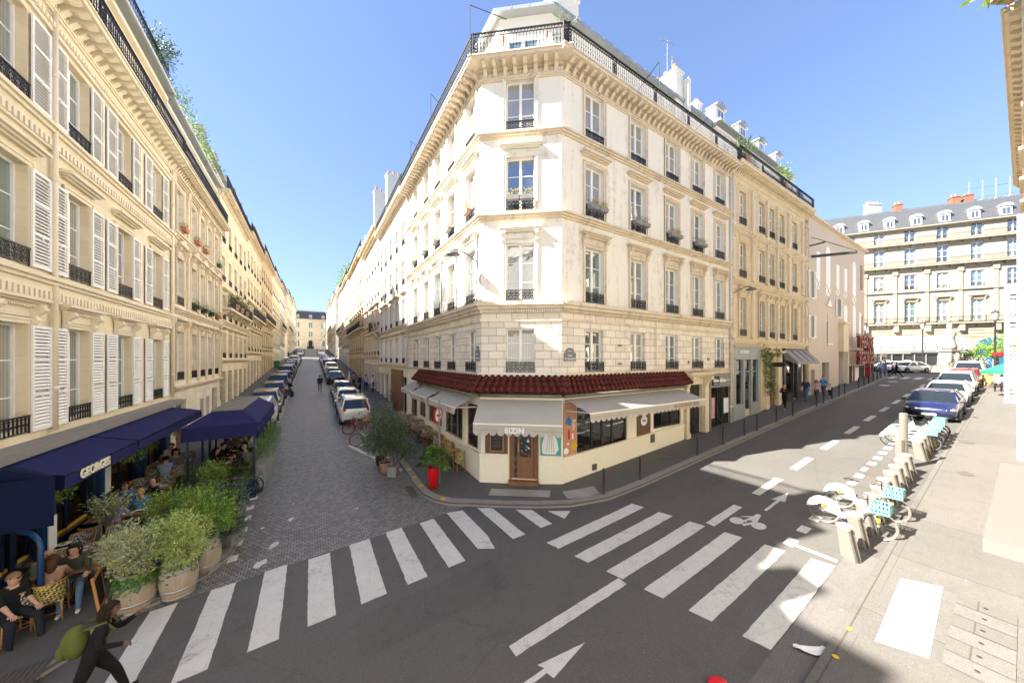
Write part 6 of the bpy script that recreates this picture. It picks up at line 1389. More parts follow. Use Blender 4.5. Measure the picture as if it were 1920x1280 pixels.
# ================================================================ furniture kit
def chair_proto(back='woven_seat', arms=True, cushion=False):
    t = thing('rattan_chair', 'x', 'chair', (0, 0, 0))
    mb = MB(); mb.box(-.2, .2, -.2, .2, .42, .455); mb.build('seat', M[back if not cushion else 'striped_cushion'], t)
    mb = MB(); n = 9
    for i in range(n-1):
        a, b = math.pi*(.5+i/(n-1)), math.pi*(.5+(i+1)/(n-1)); P = lambda q: (-.06+.17*math.cos(q), .21*math.sin(q)); (x0, y0), (x1, y1) = P(a), P(b); mb.quad((x0, y0, .48), (x1, y1, .48), (x1-.03, y1, .84), (x0-.03, y0, .84)); mb.quad((x0+.012, y0*.95, .48), (x1+.012, y1*.95, .48), (x1-.018, y1*.95, .84), (x0-.018, y0*.95, .84))
    mb.build('backrest', M[back if not cushion else 'striped_cushion'], t, fix=False)
    mb = MB(); pts = [(-.06+.17*math.cos(math.pi*(.5+i/10)), .215*math.sin(math.pi*(.5+i/10)), .85) for i in range(11)]; mb.tube([(.05, .22, .46), (.02, .22, .7)]+[(x-.03, y, z) for x, y, z in pts]+[(.02, -.22, .7), (.05, -.22, .46)], .014, 6)
    mb.build('back_frame', M['rattan'], t, None, True)
    for x, y in ((.18, .18), (.18, -.18), (-.19, .17), (-.19, -.17)): mb = MB(); mb.tube([(x, y, .43), (x*1.12, y*1.12, 0)], .015, 6); mb.build('leg', M['rattan'], t, None, True)
    mb = MB(); mb.tube([(.19, .19, .2), (.19, -.19, .2), (-.2, -.18, .2), (-.2, .18, .2)], .009, 5, closed=True); mb.build('stretcher', M['rattan'], t)
    return t
def table_proto(w=.62, d=.7, top='table_wood', round_=False):
    t = thing('bistro_table', 'x', 'table', (0, 0, 0)); mb = MB()
    if round_: mb.lathe([(w/2, .72), (w/2, .75)], 20)
    else: mb.box(-w/2, w/2, -d/2, d/2, .72, .75)
    mb.build('tabletop', M[top], t); mb = MB(); mb.tube([(0, 0, .03), (0, 0, .72)], .028, 8); mb.bar((-.24, -.2, .02), (.24, .2, .02), .05, .03); mb.bar((-.24, .2, .02), (.24, -.2, .02), .05, .03); mb.build('pedestal', M['black_iron'], t); return t
_used = {}
def place(kind, mk, pos, rz, label, group):
    if kind not in _used:
        o = mk(); _used[kind] = o; o.location = pos; o.rotation_euler = (0, 0, rz); o['label'] = label; o['group'] = group; return o
    return dup(_used[kind], pos, rz, label, group)
CH = lambda: chair_proto('woven_seat'); CY = lambda: chair_proto('woven_yellow'); CS = lambda: chair_proto('woven_seat', cushion=True)
def L_(s, p, z=.12): return onz(sd(s, -11.3+p), z)
# ---- brasserie terrace
TG, CG = 'wooden tables of the brasserie terrace', 'rattan chairs of the brasserie terrace'
random.seed(33)
tabs = [(120, 1025), (162, 995), (228, 950), (256, 912), (275, 893), (322, 842)]
desc = ['with dishes among three seated diners', 'laid with three white menus, no diners', 'laid with menus behind the silvery bush', 'with plates before the blonde woman', 'before the bald man in black', 'far up by the white shirted man']
dsc = ['three diners table', 'empty table with three menus', 'table behind silvery bush', 'blonde woman table', 'bald man in black table', 'furthest brasserie table']
for i, (px, py) in enumerate(tabs):
    g = gp(px, py, .87); v = Vector((g.x, g.y, 0))-A; p = max(v.dot(E1)+11.3, .75); s = v.dot(E2)
    if v.dot(E1)+11.3 < .75: rr = (px-960)/FPX; P = A+E1*(-11.3+p); s = (P.x-rr*P.y)/(rr*E2.y-E2.x)
    t = place('tab', lambda: table_proto(1.25, .62), L_(s, p), a1, 'brown wooden terrace table '+desc[i], TG)
    for q in range(3 if i else 2):
        mb = MB(); mb.box(-.10, .10, -.14, .14, .0, .006); mb.box(-.05, .04, -.04, .05, .006, .009, 1); o = mb.build('paper_menu', [M['paper_white'], M['poster_blue']], None, xf(onz(sd(s+random.uniform(-.08, .08), -11.3+p-.42+.42*q), .872), a1+random.uniform(-.4, .4))); tag(o, 'white paper menu, %s, %s' % (['wall end', 'middle', 'kerb end'][q], dsc[i]), 'menu', 'paper menus on the terrace tables')
    mb = MB(); 
    for q in range(4 if i in (0, 3) else 2): x, y = random.uniform(-.5, .5), random.uniform(-.22, .22); mb.lathe([(.03, 0), (.004, .01), (.004, .07), (.034, .10), (.03, .16)], 8, (x, y, 0))
    o = mb.build('wine_glasses', M['shop_glass'], None, xf(L_(s, p, .872), a1), True); tag(o, 'stemmed glasses standing on the table '+desc[i], 'glasses')
    for sx, kd, cx in ((.62, CH, 'woven'), (-.62, CS if i in (1, 2, 4) else CH, 'striped')):
        for dp in (-.32, .32):
            key = 'ch' if kd is CH else 'cs'
            if i == 0 and dp > 0 and sx < 0: continue
            place(key, kd, L_(s+sx, p+dp), a2+math.pi*(1 if sx > 0 else 0)+random.uniform(-.2, .2), '%s chair, %s %s corner, %s' % ('striped' if kd is CS else 'woven rattan', 'far' if sx > 0 else 'near', 'wall' if dp < 0 else 'kerb', dsc[i]), CG)
for px, py, lab in ((12, 1180, 'rattan chair under the man in a black shirt, bottom left'), (100, 1150, 'yellow patterned chair under the long haired woman, by the curved post')):
    g = head_at(95, 1035, 1.2, .8) if px > 50 else V(-10.0, 6.42, 0); place('cy', CY, onz(g, .12), a1-.75 if px < 50 else a2+.2, 'yellow and green woven '+lab, CG)
# plates on the first table
g = gp(120, 1025, .87)
for i, (dx, dy, lab) in enumerate(((-.15, .1, 'white plate with salad in front of the olive jacket woman'), (.1, -.15, 'white plate of food on the diners table near the long haired woman'))):
    mb = MB(); mb.lathe([(.06, 0), (.13, .015), (.125, .02), (.05, .008)], 18); mb.ball((0, 0, .02), .06, .05, .03, 8, 5, 1); o = mb.build('plate', [M['plate_white'], M['leaf_lime']], None, xf(onz(Vector((g.x+dx, g.y+dy, 0)), .872)), True); tag(o, lab, 'plate')
# ---- diners
mb_ = make_person('man in black shirt and grey trousers seated with clasped hands, bottom left corner', onz(V(-10.02, 6.42, 0), .12), a1-.75, 'shirt_black', 'trousers_navy', hair='hair_sand', long_sleeve=False, fingers=True, glasses=True, head=(.5, .05), arms=((.35, .75, -.05), (.35, .75, -.05)), legs=((1.35, 1.15, .2), (1.4, 1.5, .2)), lean=.1, pz=.56, build=1.12, group='people seated on the brasserie terrace')
sit('bald man in sage shirt leaning over the first table', 88, 985, a2+math.pi+.5, 'shirt_sage', 'trousers_grey', hairkind='bald', hair='hair_grey', lean=.35, head=(0, .5), hh=1.3)
sit('dark haired woman in olive jacket and jeans with a napkin on her lap', 142, 985, a2+math.pi+.2, 'shirt_olive', 'trousers_jean', hairkind='long', head=(-.3, .4), fingers=True, pmin=.95, shoes='shoe_white', legs=((1.45, 1.2, .1), (1.45, 1.3, .1)))
sit('long haired woman in tan top seen from behind, nearest diner', 95, 1035, a2+.2, 'shirt_tan', 'trousers_beige', hairkind='long', hair='hair_brown', pmin=.8, shoes='shoe_white', legs=((1.45, 1.0, .1), (1.5, 1.1, .1)))
sit('grey haired diner in lilac top seen from behind', 213, 912, a2-.3, 'shirt_lilac', 'trousers_grey', hair='hair_grey', pmin=.7, long_sleeve=False)
sit('woman in sunglasses and denim shirt facing us', 237, 885, a2+math.pi, 'shirt_denim', 'trousers_grey', hairkind='long', hair='hair_brown', glasses=True, pmin=.5)
sit('blonde woman with ponytail and denim jacket, back to us', 263, 905, a2+.3, 'shirt_denim', 'trousers_jean', hairkind='tail', hair='hair_blond', pmin=1.1)
sit('bald man in black shirt and glasses beside the green bushes', 294, 884, a2+math.pi-.9, 'shirt_black', 'trousers_black', hairkind='bald', hair=None, glasses=True, pmin=1.2)
sit('broad man in pale blue shirt seen from behind on bentwood chair', 310, 862, a2+.1, 'shirt_blue', 'trousers_black', hair='hair_dark', pmin=.85, build=1.15, shoes='shoe_white')
sit('curly dark haired woman facing the pale blue shirt', 330, 850, a2+math.pi+.2, 'shirt_grey', 'trousers_black', hairkind='curly', pmin=.9, hh=1.25)
sit('person in white shirt reading at the furthest brasserie table', 320, 826, a2+math.pi+.4, 'shirt_white', 'trousers_beige', hair='hair_brown', pmin=.5, lean=.3)
# walker with green rucksack, bottom left
wk = gp(172, 1326, .12); bag_label['walking figure all in black with raised arm crossing at the bottom left'] = 'olive green rucksack on the back of the walking figure in black'
make_person('walking figure all in black with raised arm crossing at the bottom left', onz(Vector((wk.x, wk.y, 0)), .12), a1+.15, 'shirt_black', 'trousers_black', hair='hair_dark', lean=.30, legs=((.55, .25, .04), (-.35, .35, .04)), arms=((.55, 1.75, -.05), (-.1, 1.2, .1)), fingers=True, build=1.15, h=1.68, skin='skin_dark', hairkind='long', bag='bag_green', pz=.86, head=(0, .35))
# ---- pedestrians up the cobbled street
WALK = dict(legs=((.35, .12, .02), (-.35, .25, .02)), arms=((-.3, .25, .1), (.35, .3, .1)), pz=.89)
def ped(label, px, py, rz, shirt, tr, **kw):
    d = dict(WALK); st = kw.pop('still', False); dz = kw.pop('dz', .12)
    if st: d = {}
    d.update(kw); g = gp(px, py, dz); bg = kw.get('bag')
    return make_person(label, onz(Vector((g.x, g.y, 0)), dz), rz, shirt, tr, group='people walking in the streets', **d)
ped('man in dark jacket and grey trousers walking up the middle of the cobbles', 600, 734, a2, 'shirt_black', 'trousers_grey', dz=0)
ped('cook in white with tall hat standing beside parked motorbikes', 655, 726, a2+1.5, 'shirt_white', 'shirt_white', still=True, hair='apron_white')
ped('man in grey jacket next to the cook in white', 663, 728, a2-.5, 'shirt_grey', 'trousers_black', still=True)
ped('person in dark coat between grey jacket and lilac shirt', 675, 733, a2+2, 'shirt_black', 'trousers_black', still=True)
ped('man in lilac shirt and black trousers on the left street pavement', 686, 733, a2, 'shirt_lilac', 'trousers_black', still=True)
ped('waiter in white apron leaning by the dark shopfront', 699, 734, a2+1.6, 'shirt_white', 'trousers_black', apron='apron_white', still=True)
ped('lone figure in black further up the right-hand pavement of the cobbled street', 629, 688, a2+3.1, 'shirt_black', 'trousers_black')
for i, (px, py) in enumerate(((541, 672), (552, 667), (556, 664))): ped(['dark figure by the green bin end of the left pavement', 'distant dark walker on the left pavement', 'most distant figure on the left pavement'][i], px, py, a2, 'shirt_navy', 'trousers_black')
# ---- pedestrians on the right-hand street
bag_label['woman in black with white shoes walking ahead of the others'] = 'black backpack on the woman in black with white shoes'
bag_label['man in turquoise t-shirt with backpack behind the pink shirt'] = 'navy backpack on the man in turquoise t-shirt'
bag_label['person in dark top near the theatre bollards'] = 'dark backpack by the theatre bollards'
ped('woman in black with white shoes walking ahead of the others', 1471, 766, a1+math.pi, 'shirt_black', 'trousers_black', shoes='shoe_white', hair='hair_blond', bag='bag_black', arms=((.4, 1.7, .1), (.5, 1.7, .1)))
ped('heavy man in navy polo and jeans on the far pavement', 1511, 750, a1+math.pi, 'shirt_navy', 'trousers_jean', hair='hair_grey', long_sleeve=False, build=1.2)
ped('woman in pink shirt and dark skirt beside a bollard', 1531, 752, a1+math.pi, 'shirt_pink', 'trousers_grey', hairkind='long', glasses=True, h=1.65)
ped('man in turquoise t-shirt with backpack behind the pink shirt', 1544, 744, a1+math.pi, 'shirt_cyan', 'trousers_grey', long_sleeve=False, bag='shirt_navy', shoes='shoe_white')
ped('small child in pale top beside the turquoise t-shirt man', 1556, 744, a1+math.pi, 'shirt_white', 'trousers_navy', h=1.1, shoes='shoe_white')
ped('person in dark top near the theatre bollards', 1624, 706, a1+math.pi, 'shirt_grey', 'trousers_black', bag='bag_black')
ped('person in blue with pink cap near the square', 1651, 704, a1, 'shirt_blue', 'trousers_jean', hair='shirt_pink')
ped('person in dark jacket close to the crossing', 1660, 702, a1, 'shirt_grey', 'trousers_jean')
ped('dark figure striding over the far crossing', 1681, 708, a1-1.3, 'shirt_black', 'trousers_black', dz=0, legs=((.6, .1, .02), (-.6, .3, .02)))
ped('slim walker with pink top on the far crossing', 1674, 704, a1-1.5, 'shirt_pink', 'trousers_black', dz=0)
# ---- bollards along the corner pavement
bpx = [(1132, 925), (1200, 899), (1308, 853), (1356, 833), (1396, 816), (1420, 807), (1456, 791), (1487, 779.5), (1531, 761), (1544, 756), (1560, 748), (1573, 743), (1584, 739), (1610, 727), (1620, 723), (1629, 719), (1637, 716), (1645, 712), (1652, 709), (1659, 706)]
def boll():
    t = thing('bollard', 'x', 'bollard'); mb = MB(); mb.lathe([(.07, -.05), (.062, .02), (.048, .06), (.044, .78), (.052, .79), (.052, .82)], 12); mb.build('post', M['dark_shop'], t, None, True); mb = MB(); mb.lathe([(.04, .80), (.056, .84), (.054, .875), (.02, .91)], 12); mb.build('knob', M['dark_shop'], t, None, True); return t
ordn = ['nearest, in front of the restaurant corner', 'second along the kerb from the restaurant corner', 'third along, before the white building ends', 'fourth along, opposite the carriage door', 'fifth along, opposite the dark grey shop', 'sixth along, close behind the fifth', 'seventh along, beside the pale green shop', 'eighth along, next to the woman in black', 'ninth along, beside the pink shirt', 'tenth along, beside the turquoise t-shirt', 'eleventh along, beside the child', 'twelfth along, just past the child', 'thirteenth along, before the long gap', 'fourteenth along, first after the long gap', 'fifteenth along, before the theatre', 'sixteenth along, before the theatre letters', 'seventeenth along, at the theatre steps', 'third from the square end', 'second from the square end', 'last one at the square end']
for (px, py), o_ in zip(bpx, ordn): g = gp(px, py, .12); place('boll', boll, onz(Vector((g.x, g.y, 0)), .12), 0, 'dark iron bollard '+o_, 'bollards along the kerb of the right-hand street')
# ================================================================ vehicles
def wheel(parent, x, y, r=.32, w=.21, side=1):
    mb = MB(); mb.T = Matrix.Translation((x, y, r)) @ Matrix.Rotation(math.pi/2, 4, 'X'); mb.lathe([(r*.62, -w/2), (r*.93, -w/2), (r, -w*.32), (r, w*.32), (r*.93, w/2), (r*.62, w/2)], 20); t = mb.build('wheel', M['tyre_dark'], parent, None, True)
    mb = MB(); mb.T = Matrix.Translation((x, y+side*(w/2-.02), r)) @ Matrix.Rotation(math.pi/2, 4, 'X'); mb.lathe([(r*.62, -.015), (r*.60, .0), (r*.12, .012)] if side < 0 else [(r*.12, -.012), (r*.60, .0), (r*.62, .015)], 14); mb.T = None
    for k in range(5): a = k*2*math.pi/5; mb.bar((x+r*.12*math.cos(a), y+side*(w/2+.0), r+r*.12*math.sin(a)), (x+r*.58*math.cos(a), y+side*(w/2+.0), r+r*.58*math.sin(a)), .05, .015)
    mb.build('rim', M['rim_silver'], t); return t
CARS = dict(hatch=dict(L=4.1, W=1.78, H=1.48, hood=.78, zb=.95, ws=(.95, .30), rs=(-1.75, -1.35), roofz=1.46), suv=dict(L=4.4, W=1.84, H=1.66, hood=.9, zb=1.05, ws=(1.0, .35), rs=(-2.0, -1.6), roofz=1.64),
    sedan=dict(L=4.7, W=1.86, H=1.44, hood=.80, zb=.95, ws=(1.15, .35), rs=(-1.95, -.95), roofz=1.43), van=dict(L=4.4, W=1.82, H=1.85, hood=1.0, zb=1.1, ws=(1.35, .75), rs=(-2.17, -2.1), roofz=1.83), coupe=dict(L=4.75, W=1.9, H=1.5, hood=.86, zb=.98, ws=(1.35, .35), rs=(-2.1, -1.0), roofz=1.48))
def car(kind, col, label, pos, rz, group='cars parked along the kerbs', taxi=False, rails=False):
    """facing +x; lofted lower body, glasshouse with pillars, separate lamps, wheels, mirrors"""
    P = CARS[kind]; L, W_, zb = P['L'], P['W'], P['zb']; r = thing('parked_car', label, 'car', pos, rz, group); c = M[col]
    (wb, wt), (rb, rt), rz_ = P['ws'], P['rs'], P['roofz']; h2 = L/2
    # lower body
    st = [(-h2, .42, .62, .80), (-h2+.05, .27, .60, .93), (-h2+.25, .22, .60, .99), (-1.5, .2, .62, 1), (-.5, .2, .62, 1), (.6, .2, .62, 1), (h2-.9, .2, .6, 1), (h2-.35, .22, .57, .97), (h2-.1, .28, .52, .86), (h2, .40, .50, .66)]
    def top(x):
        if x < rb+.05: return zb-(.02 if kind != 'sedan' else .0)
        if x < wb: return zb
        u = (x-wb)/(h2-wb); return zb-(zb-P['hood'])*min(u*1.25, 1)*.75-.18*max(u-.72, 0)/.28
    mb = MB(); vs = []; n = 12
    for x, z0, zm, wf in st:
        w = W_/2*wf; zt = top(x)-(.10 if abs(x) > h2-.03 else 0); zt = max(zt, zm+.1)
        vs += [(x, -w*.86, z0), (x, -w*.97, z0+.12), (x, -w, zm), (x, -w*.985, zt-.12), (x, -w*.93, zt-.02), (x, -w*.6, zt+.025), (x, w*.6, zt+.025), (x, w*.93, zt-.02), (x, w*.985, zt-.12), (x, w, zm), (x, w*.97, z0+.12), (x, w*.86, z0)]
    fs = [(i*n+k, i*n+(k+1) % n, (i+1)*n+(k+1) % n, (i+1)*n+k) for i in range(len(st)-1) for k in range(n)]+[tuple(range(n))[::-1], tuple((len(st)-1)*n+k for k in range(n))]
    mb.add(vs, fs); b = mb.build('body', c, r, None, True); mod = b.modifiers.new('bev', 'EDGE_SPLIT'); mod.split_angle = rad(42)
    # glasshouse: roof, pillars, glass
    wl, wr = W_/2*.90, W_/2*.70; zt = rz_
    B4 = [V(wb, -wl, zb-.03), V(wb, wl, zb-.03), V(rb, wl, zb-.03), V(rb, -wl, zb-.03)]; T4 = [V(wt, -wr, zt-.06), V(wt, wr, zt-.06), V(rt, wr, zt-.05), V(rt, -wr, zt-.05)]
    mb = MB(); mid = [V((wt+rt)/2, -wr*1.03, zt-.01), V((wt+rt)/2, wr*1.03, zt-.01)]
    n2 = 7; vs = []
    for i in range(n2):
        u = i/(n2-1); x = wt+(rt-wt)*u; z = zt-.06+.06*math.sin(math.pi*min(max(u, 0), 1)); 
        vs += [(x, -wr, z-.01), (x, -wr*.85, z+.03), (x, 0, z+.045), (x, wr*.85, z+.03), (x, wr, z-.01)]
    mb.add(vs, [(i*5+k, i*5+k+1, (i+1)*5+k+1, (i+1)*5+k) for i in range(n2-1) for k in range(4)])
    def pil(a, b_, w=.06): mb.bar(a, b_, w, w)
    for i in range(4): pil(B4[i], T4[i], .075)
    for s in (0, 1): m0 = B4[0 if s == 0 else 1].lerp(B4[3 if s == 0 else 2], .47); m1 = T4[0 if s == 0 else 1].lerp(T4[3 if s == 0 else 2], .42); pil(m0, m1, .07)
    pil(T4[0], T4[1]); pil(T4[2], T4[3]); pil(T4[0], T4[3], .05); pil(T4[1], T4[2], .05); mb.build('roof', c, r, None, False)
    def glass(nm, q): m = MB(); m.quad(*q); m.build(nm, M['car_glass'], r, fix=False)
    glass('windscreen', [B4[0], B4[1], T4[1], T4[0]]); glass('rear_window', [B4[2], B4[3], T4[3], T4[2]]) if kind != 'van' else glass('rear_window', [B4[2].lerp(T4[2], .35), B4[3].lerp(T4[3], .35), T4[3].lerp(B4[3], .08), T4[2].lerp(B4[2], .08)])
    if kind == 'van':
        m = MB(); q = [B4[1].lerp(B4[2], .42), B4[2], T4[2], T4[1].lerp(T4[2], .35)]; m.quad(*[p+V(0, .004, 0) for p in q]); q = [B4[0].lerp(B4[3], .42), B4[3], T4[3], T4[0].lerp(T4[3], .35)]; m.quad(*[p-V(0, .004, 0) for p in q]); m.quad(B4[2]+V(-.01, 0, 0), B4[3]+V(-.01, 0, 0), B4[3].lerp(T4[3], .35)+V(-.01, 0, 0), B4[2].lerp(T4[2], .35)+V(-.01, 0, 0)); m.build('side_panel', c, r, fix=False)
    glass('side_window', [B4[1], B4[2], T4[2], T4[1]]); glass('side_window', [B4[0], B4[3], T4[3], T4[0]])
    # wheels, arches
    for x in (-L*.30, L*.315):
        for s in (-1, 1):
            m = MB(); m.T = Matrix.Translation((x, s*(W_/2-.015), .33)) @ Matrix.Rotation(math.pi/2, 4, 'X'); m.lathe([(.385, -.02), (.385, .02)], 20); m.build('wheel_arch', M['plastic_black'], r); wheel(r, x, s*(W_/2-.085), .325, .21, s)
    m = MB(); m.box(-h2+.3, h2-.3, -W_/2+.02, W_/2-.02, .17, .27); m.build('sill', M['plastic_black'], r)
    for s in (-1, 1):
        m = MB(); z = P['hood']-.16; m.add([(h2-.03, s*W_*.30, z), (h2-.03, s*W_*.30, z-.1), (h2-.12, s*W_*.415, z-.09), (h2-.34, s*W_*.485, z), (h2-.36, s*W_*.48, z+.09), (h2-.16, s*W_*.38, z+.06)], [(0, 1, 2, 3, 4, 5)]); m.ball((h2-.2, s*W_*.40, z), .15, .12, .07, 10, 6); m.build('headlight', M['head_light'], r, None, True)
        m = MB(); zt2 = zb-.12
        if kind in ('van', 'suv'): m.box(-h2+.01, -h2+.2, s*W_*.37-.075, s*W_*.37+.1*s*0+.075, zt2-.30, zt2+.12)
        else: m.box(-h2+.0, -h2+.2, s*W_*.36-.14, s*W_*.36+.11, zt2-.10, zt2+.05)
        m.build('tail_light', M['tail_light'], r)
        m = MB(); m.ball((wb-.25, s*(W_/2+.09), zb+.05), .07, .10, .07, 10, 6); m.bar((wb-.22, s*(W_/2-.06), zb), (wb-.25, s*(W_/2+.05), zb+.03), .03); m.build('wing_mirror', M['plastic_black'] if col != 'car_white' else c, r, None, True)
        if rails: m = MB(); m.tube([(wt-.1, s*wr*.95, zt+.0), (wt-.3, s*wr*.95, zt+.07), (rt+.3, s*wr*.95, zt+.07), (rt+.1, s*wr*.95, zt)], .018, 6); m.build('roof_rail', M['rim_silver'], r)
    m = MB(); m.box(-h2-.005, -h2+.03, -.26, .26, .48 if kind != 'van' else .6, .59 if kind != 'van' else .71); m.box(h2-.02, h2+.01, -.26, .26, .36, .47); m.build('number_plate', M['number_plate'], r)
    m = MB(); m.box(h2-.06, h2-.01, -W_*.26, W_*.26, .50, .62); m.box(h2-.1, h2-.015, -W_*.36, W_*.36, .24, .33); m.box(-h2+.0, -h2+.06, -W_*.40, W_*.40, .25, .40); m.build('grille', M['plastic_black'], r)
    m = MB(); m.box(wt-1.3, wt-.2, -.6, .6, zb-.1, zb+.05); [m.ball((wt-.35, s*.35, zb+.22), .09, .1, .13, 8, 6) for s in (-1, 1)]; m.tube([(wb-.55+.0, .38+.17*math.cos(a), zb+.02+.17*math.sin(a)) for a in [k*math.pi/5 for k in range(10)]], .014, 5, closed=True); m.build('seats', M['plastic_black'], r)
    if taxi: m = MB(); m.box(-.1, .06, -.3, .3, zt+.03, zt+.15); m.build('roof_sign', M['white_letter'], r)
    return r
def tilt(o, a):
    p = o.location; u = Vector((math.cos(a), math.sin(a), 0)); q = p+u*2; z1, z2 = zf(q.x, q.y), zf(*(p-u*2)[:2]); o.rotation_euler = (0, -math.atan2(z1-z2, 4), a)
# right-hand street: fronts towards us
for k, (t_, kd, cl, lb, rl) in enumerate(((23.2, 'coupe', 'car_blue', 'glossy dark blue car with its front toward the shared bikes', 0), (29.0, 'sedan', 'car_white', 'white saloon parked directly behind the dark blue car', 0), (34.4, 'suv', 'car_silver', 'silver grey car between the white saloon and red car', 0), (39.7, 'hatch', 'car_red', 'red hatchback parked ahead of the tall white van', 0), (45.2, 'van', 'car_white', 'tall white van at the top of the parked row', 0))):
    a = a1+math.pi; o = car(kd, cl, lb, onz(tn(t_, 6.72), .0), a, rails=bool(rl)); tilt(o, a)
# cobbled street, left kerb then right kerb: backs towards us
left = [(13.4, 'van', 'car_white', 'white van beside the navy terrace tent'), (18.4, 'suv', 'car_grey', 'dark grey estate behind the white van on the left'), (24.6, 'hatch', 'car_grey', 'grey hatchback next to the parked scooter on the left'), (29.6, 'suv', 'car_black', 'black car with bright tail lights, left row'), (34.8, 'hatch', 'car_black', 'black hatchback just behind it in the left row'), (41, 'suv', 'car_maroon', 'dark maroon car opposite the green bin'), (46.2, 'sedan', 'car_grey', 'dark saloon beyond the maroon car'), (51.4, 'hatch', 'car_black', 'small black car in the middle of the left row'), (57, 'hatch', 'car_silver', 'silver hatchback in the left row'), (62.4, 'van', 'car_white', 'white delivery van in the left row'), (67.8, 'hatch', 'car_silver', 'pale car near the side street, left row'), (73.2, 'sedan', 'car_grey', 'last grey car before the side street, left'), (99, 'hatch', 'car_white', 'white car past the sunlit side street, left'), (108, 'sedan', 'car_grey', 'grey car furthest up the left row')]
for s_, kd, cl, lb in left: o = car(kd, cl, lb, onz(sd(s_, -8.55), 0), a2); tilt(o, a2)
right = [(13.7, 'suv', 'car_white', 'white estate with roof rails beside the bicycles'), (18.6, 'hatch', 'car_white', 'white hatchback ahead of the white estate'), (23.4, 'hatch', 'car_grey', 'grey hatchback in front of the motorbikes'), (33.5, 'sedan', 'car_black', 'black saloon past the motorbikes on the right'), (38.6, 'hatch', 'car_silver', 'silver hatchback behind the tall white van'), (43.8, 'van', 'car_white', 'tall white van halfway up the right row'), (49.2, 'hatch', 'car_maroon', 'maroon hatchback beyond the tall white van'), (54.2, 'suv', 'car_grey', 'grey car in the right row near the lone walker'), (59.4, 'hatch', 'car_white', 'white hatchback further up the right row'), (64.6, 'sedan', 'car_silver', 'silver saloon further up the right row'), (70, 'hatch', 'car_red', 'reddish hatchback before the side street, right row'), (75.4, 'hatch', 'car_white', 'last white car before the side street, right'), (97, 'van', 'car_white', 'white lorry-like van beyond the side street'), (103, 'sedan', 'car_black', 'dark car beyond the side street, right row'), (110, 'hatch', 'car_navy', 'navy car far up the right row')]
for i, (s_, kd, cl, lb) in enumerate(right): o = car(kd, cl, lb, onz(sd(s_, -3.3), 0), a2, rails=(i == 0)); tilt(o, a2)
for (px, py, kd, cl, lb, a) in ((1702, 42.5, 'sedan', 'car_taxi', 'white taxi with roof sign crossing the square', math.pi+.1), (1664, 44.5, 'hatch', 'car_white', 'white hatchback partly hidden behind the taxi', math.pi-.6)):
    g = Vector(((px-960)/FPX*py, py, 0)); o = car(kd, cl, lb, onz(g), a, 'cars in the square', taxi='taxi' in lb)
def farpt(px, Y, py=None): x = (px-960)/FPX*Y; return V(x, Y, zf(x, Y))
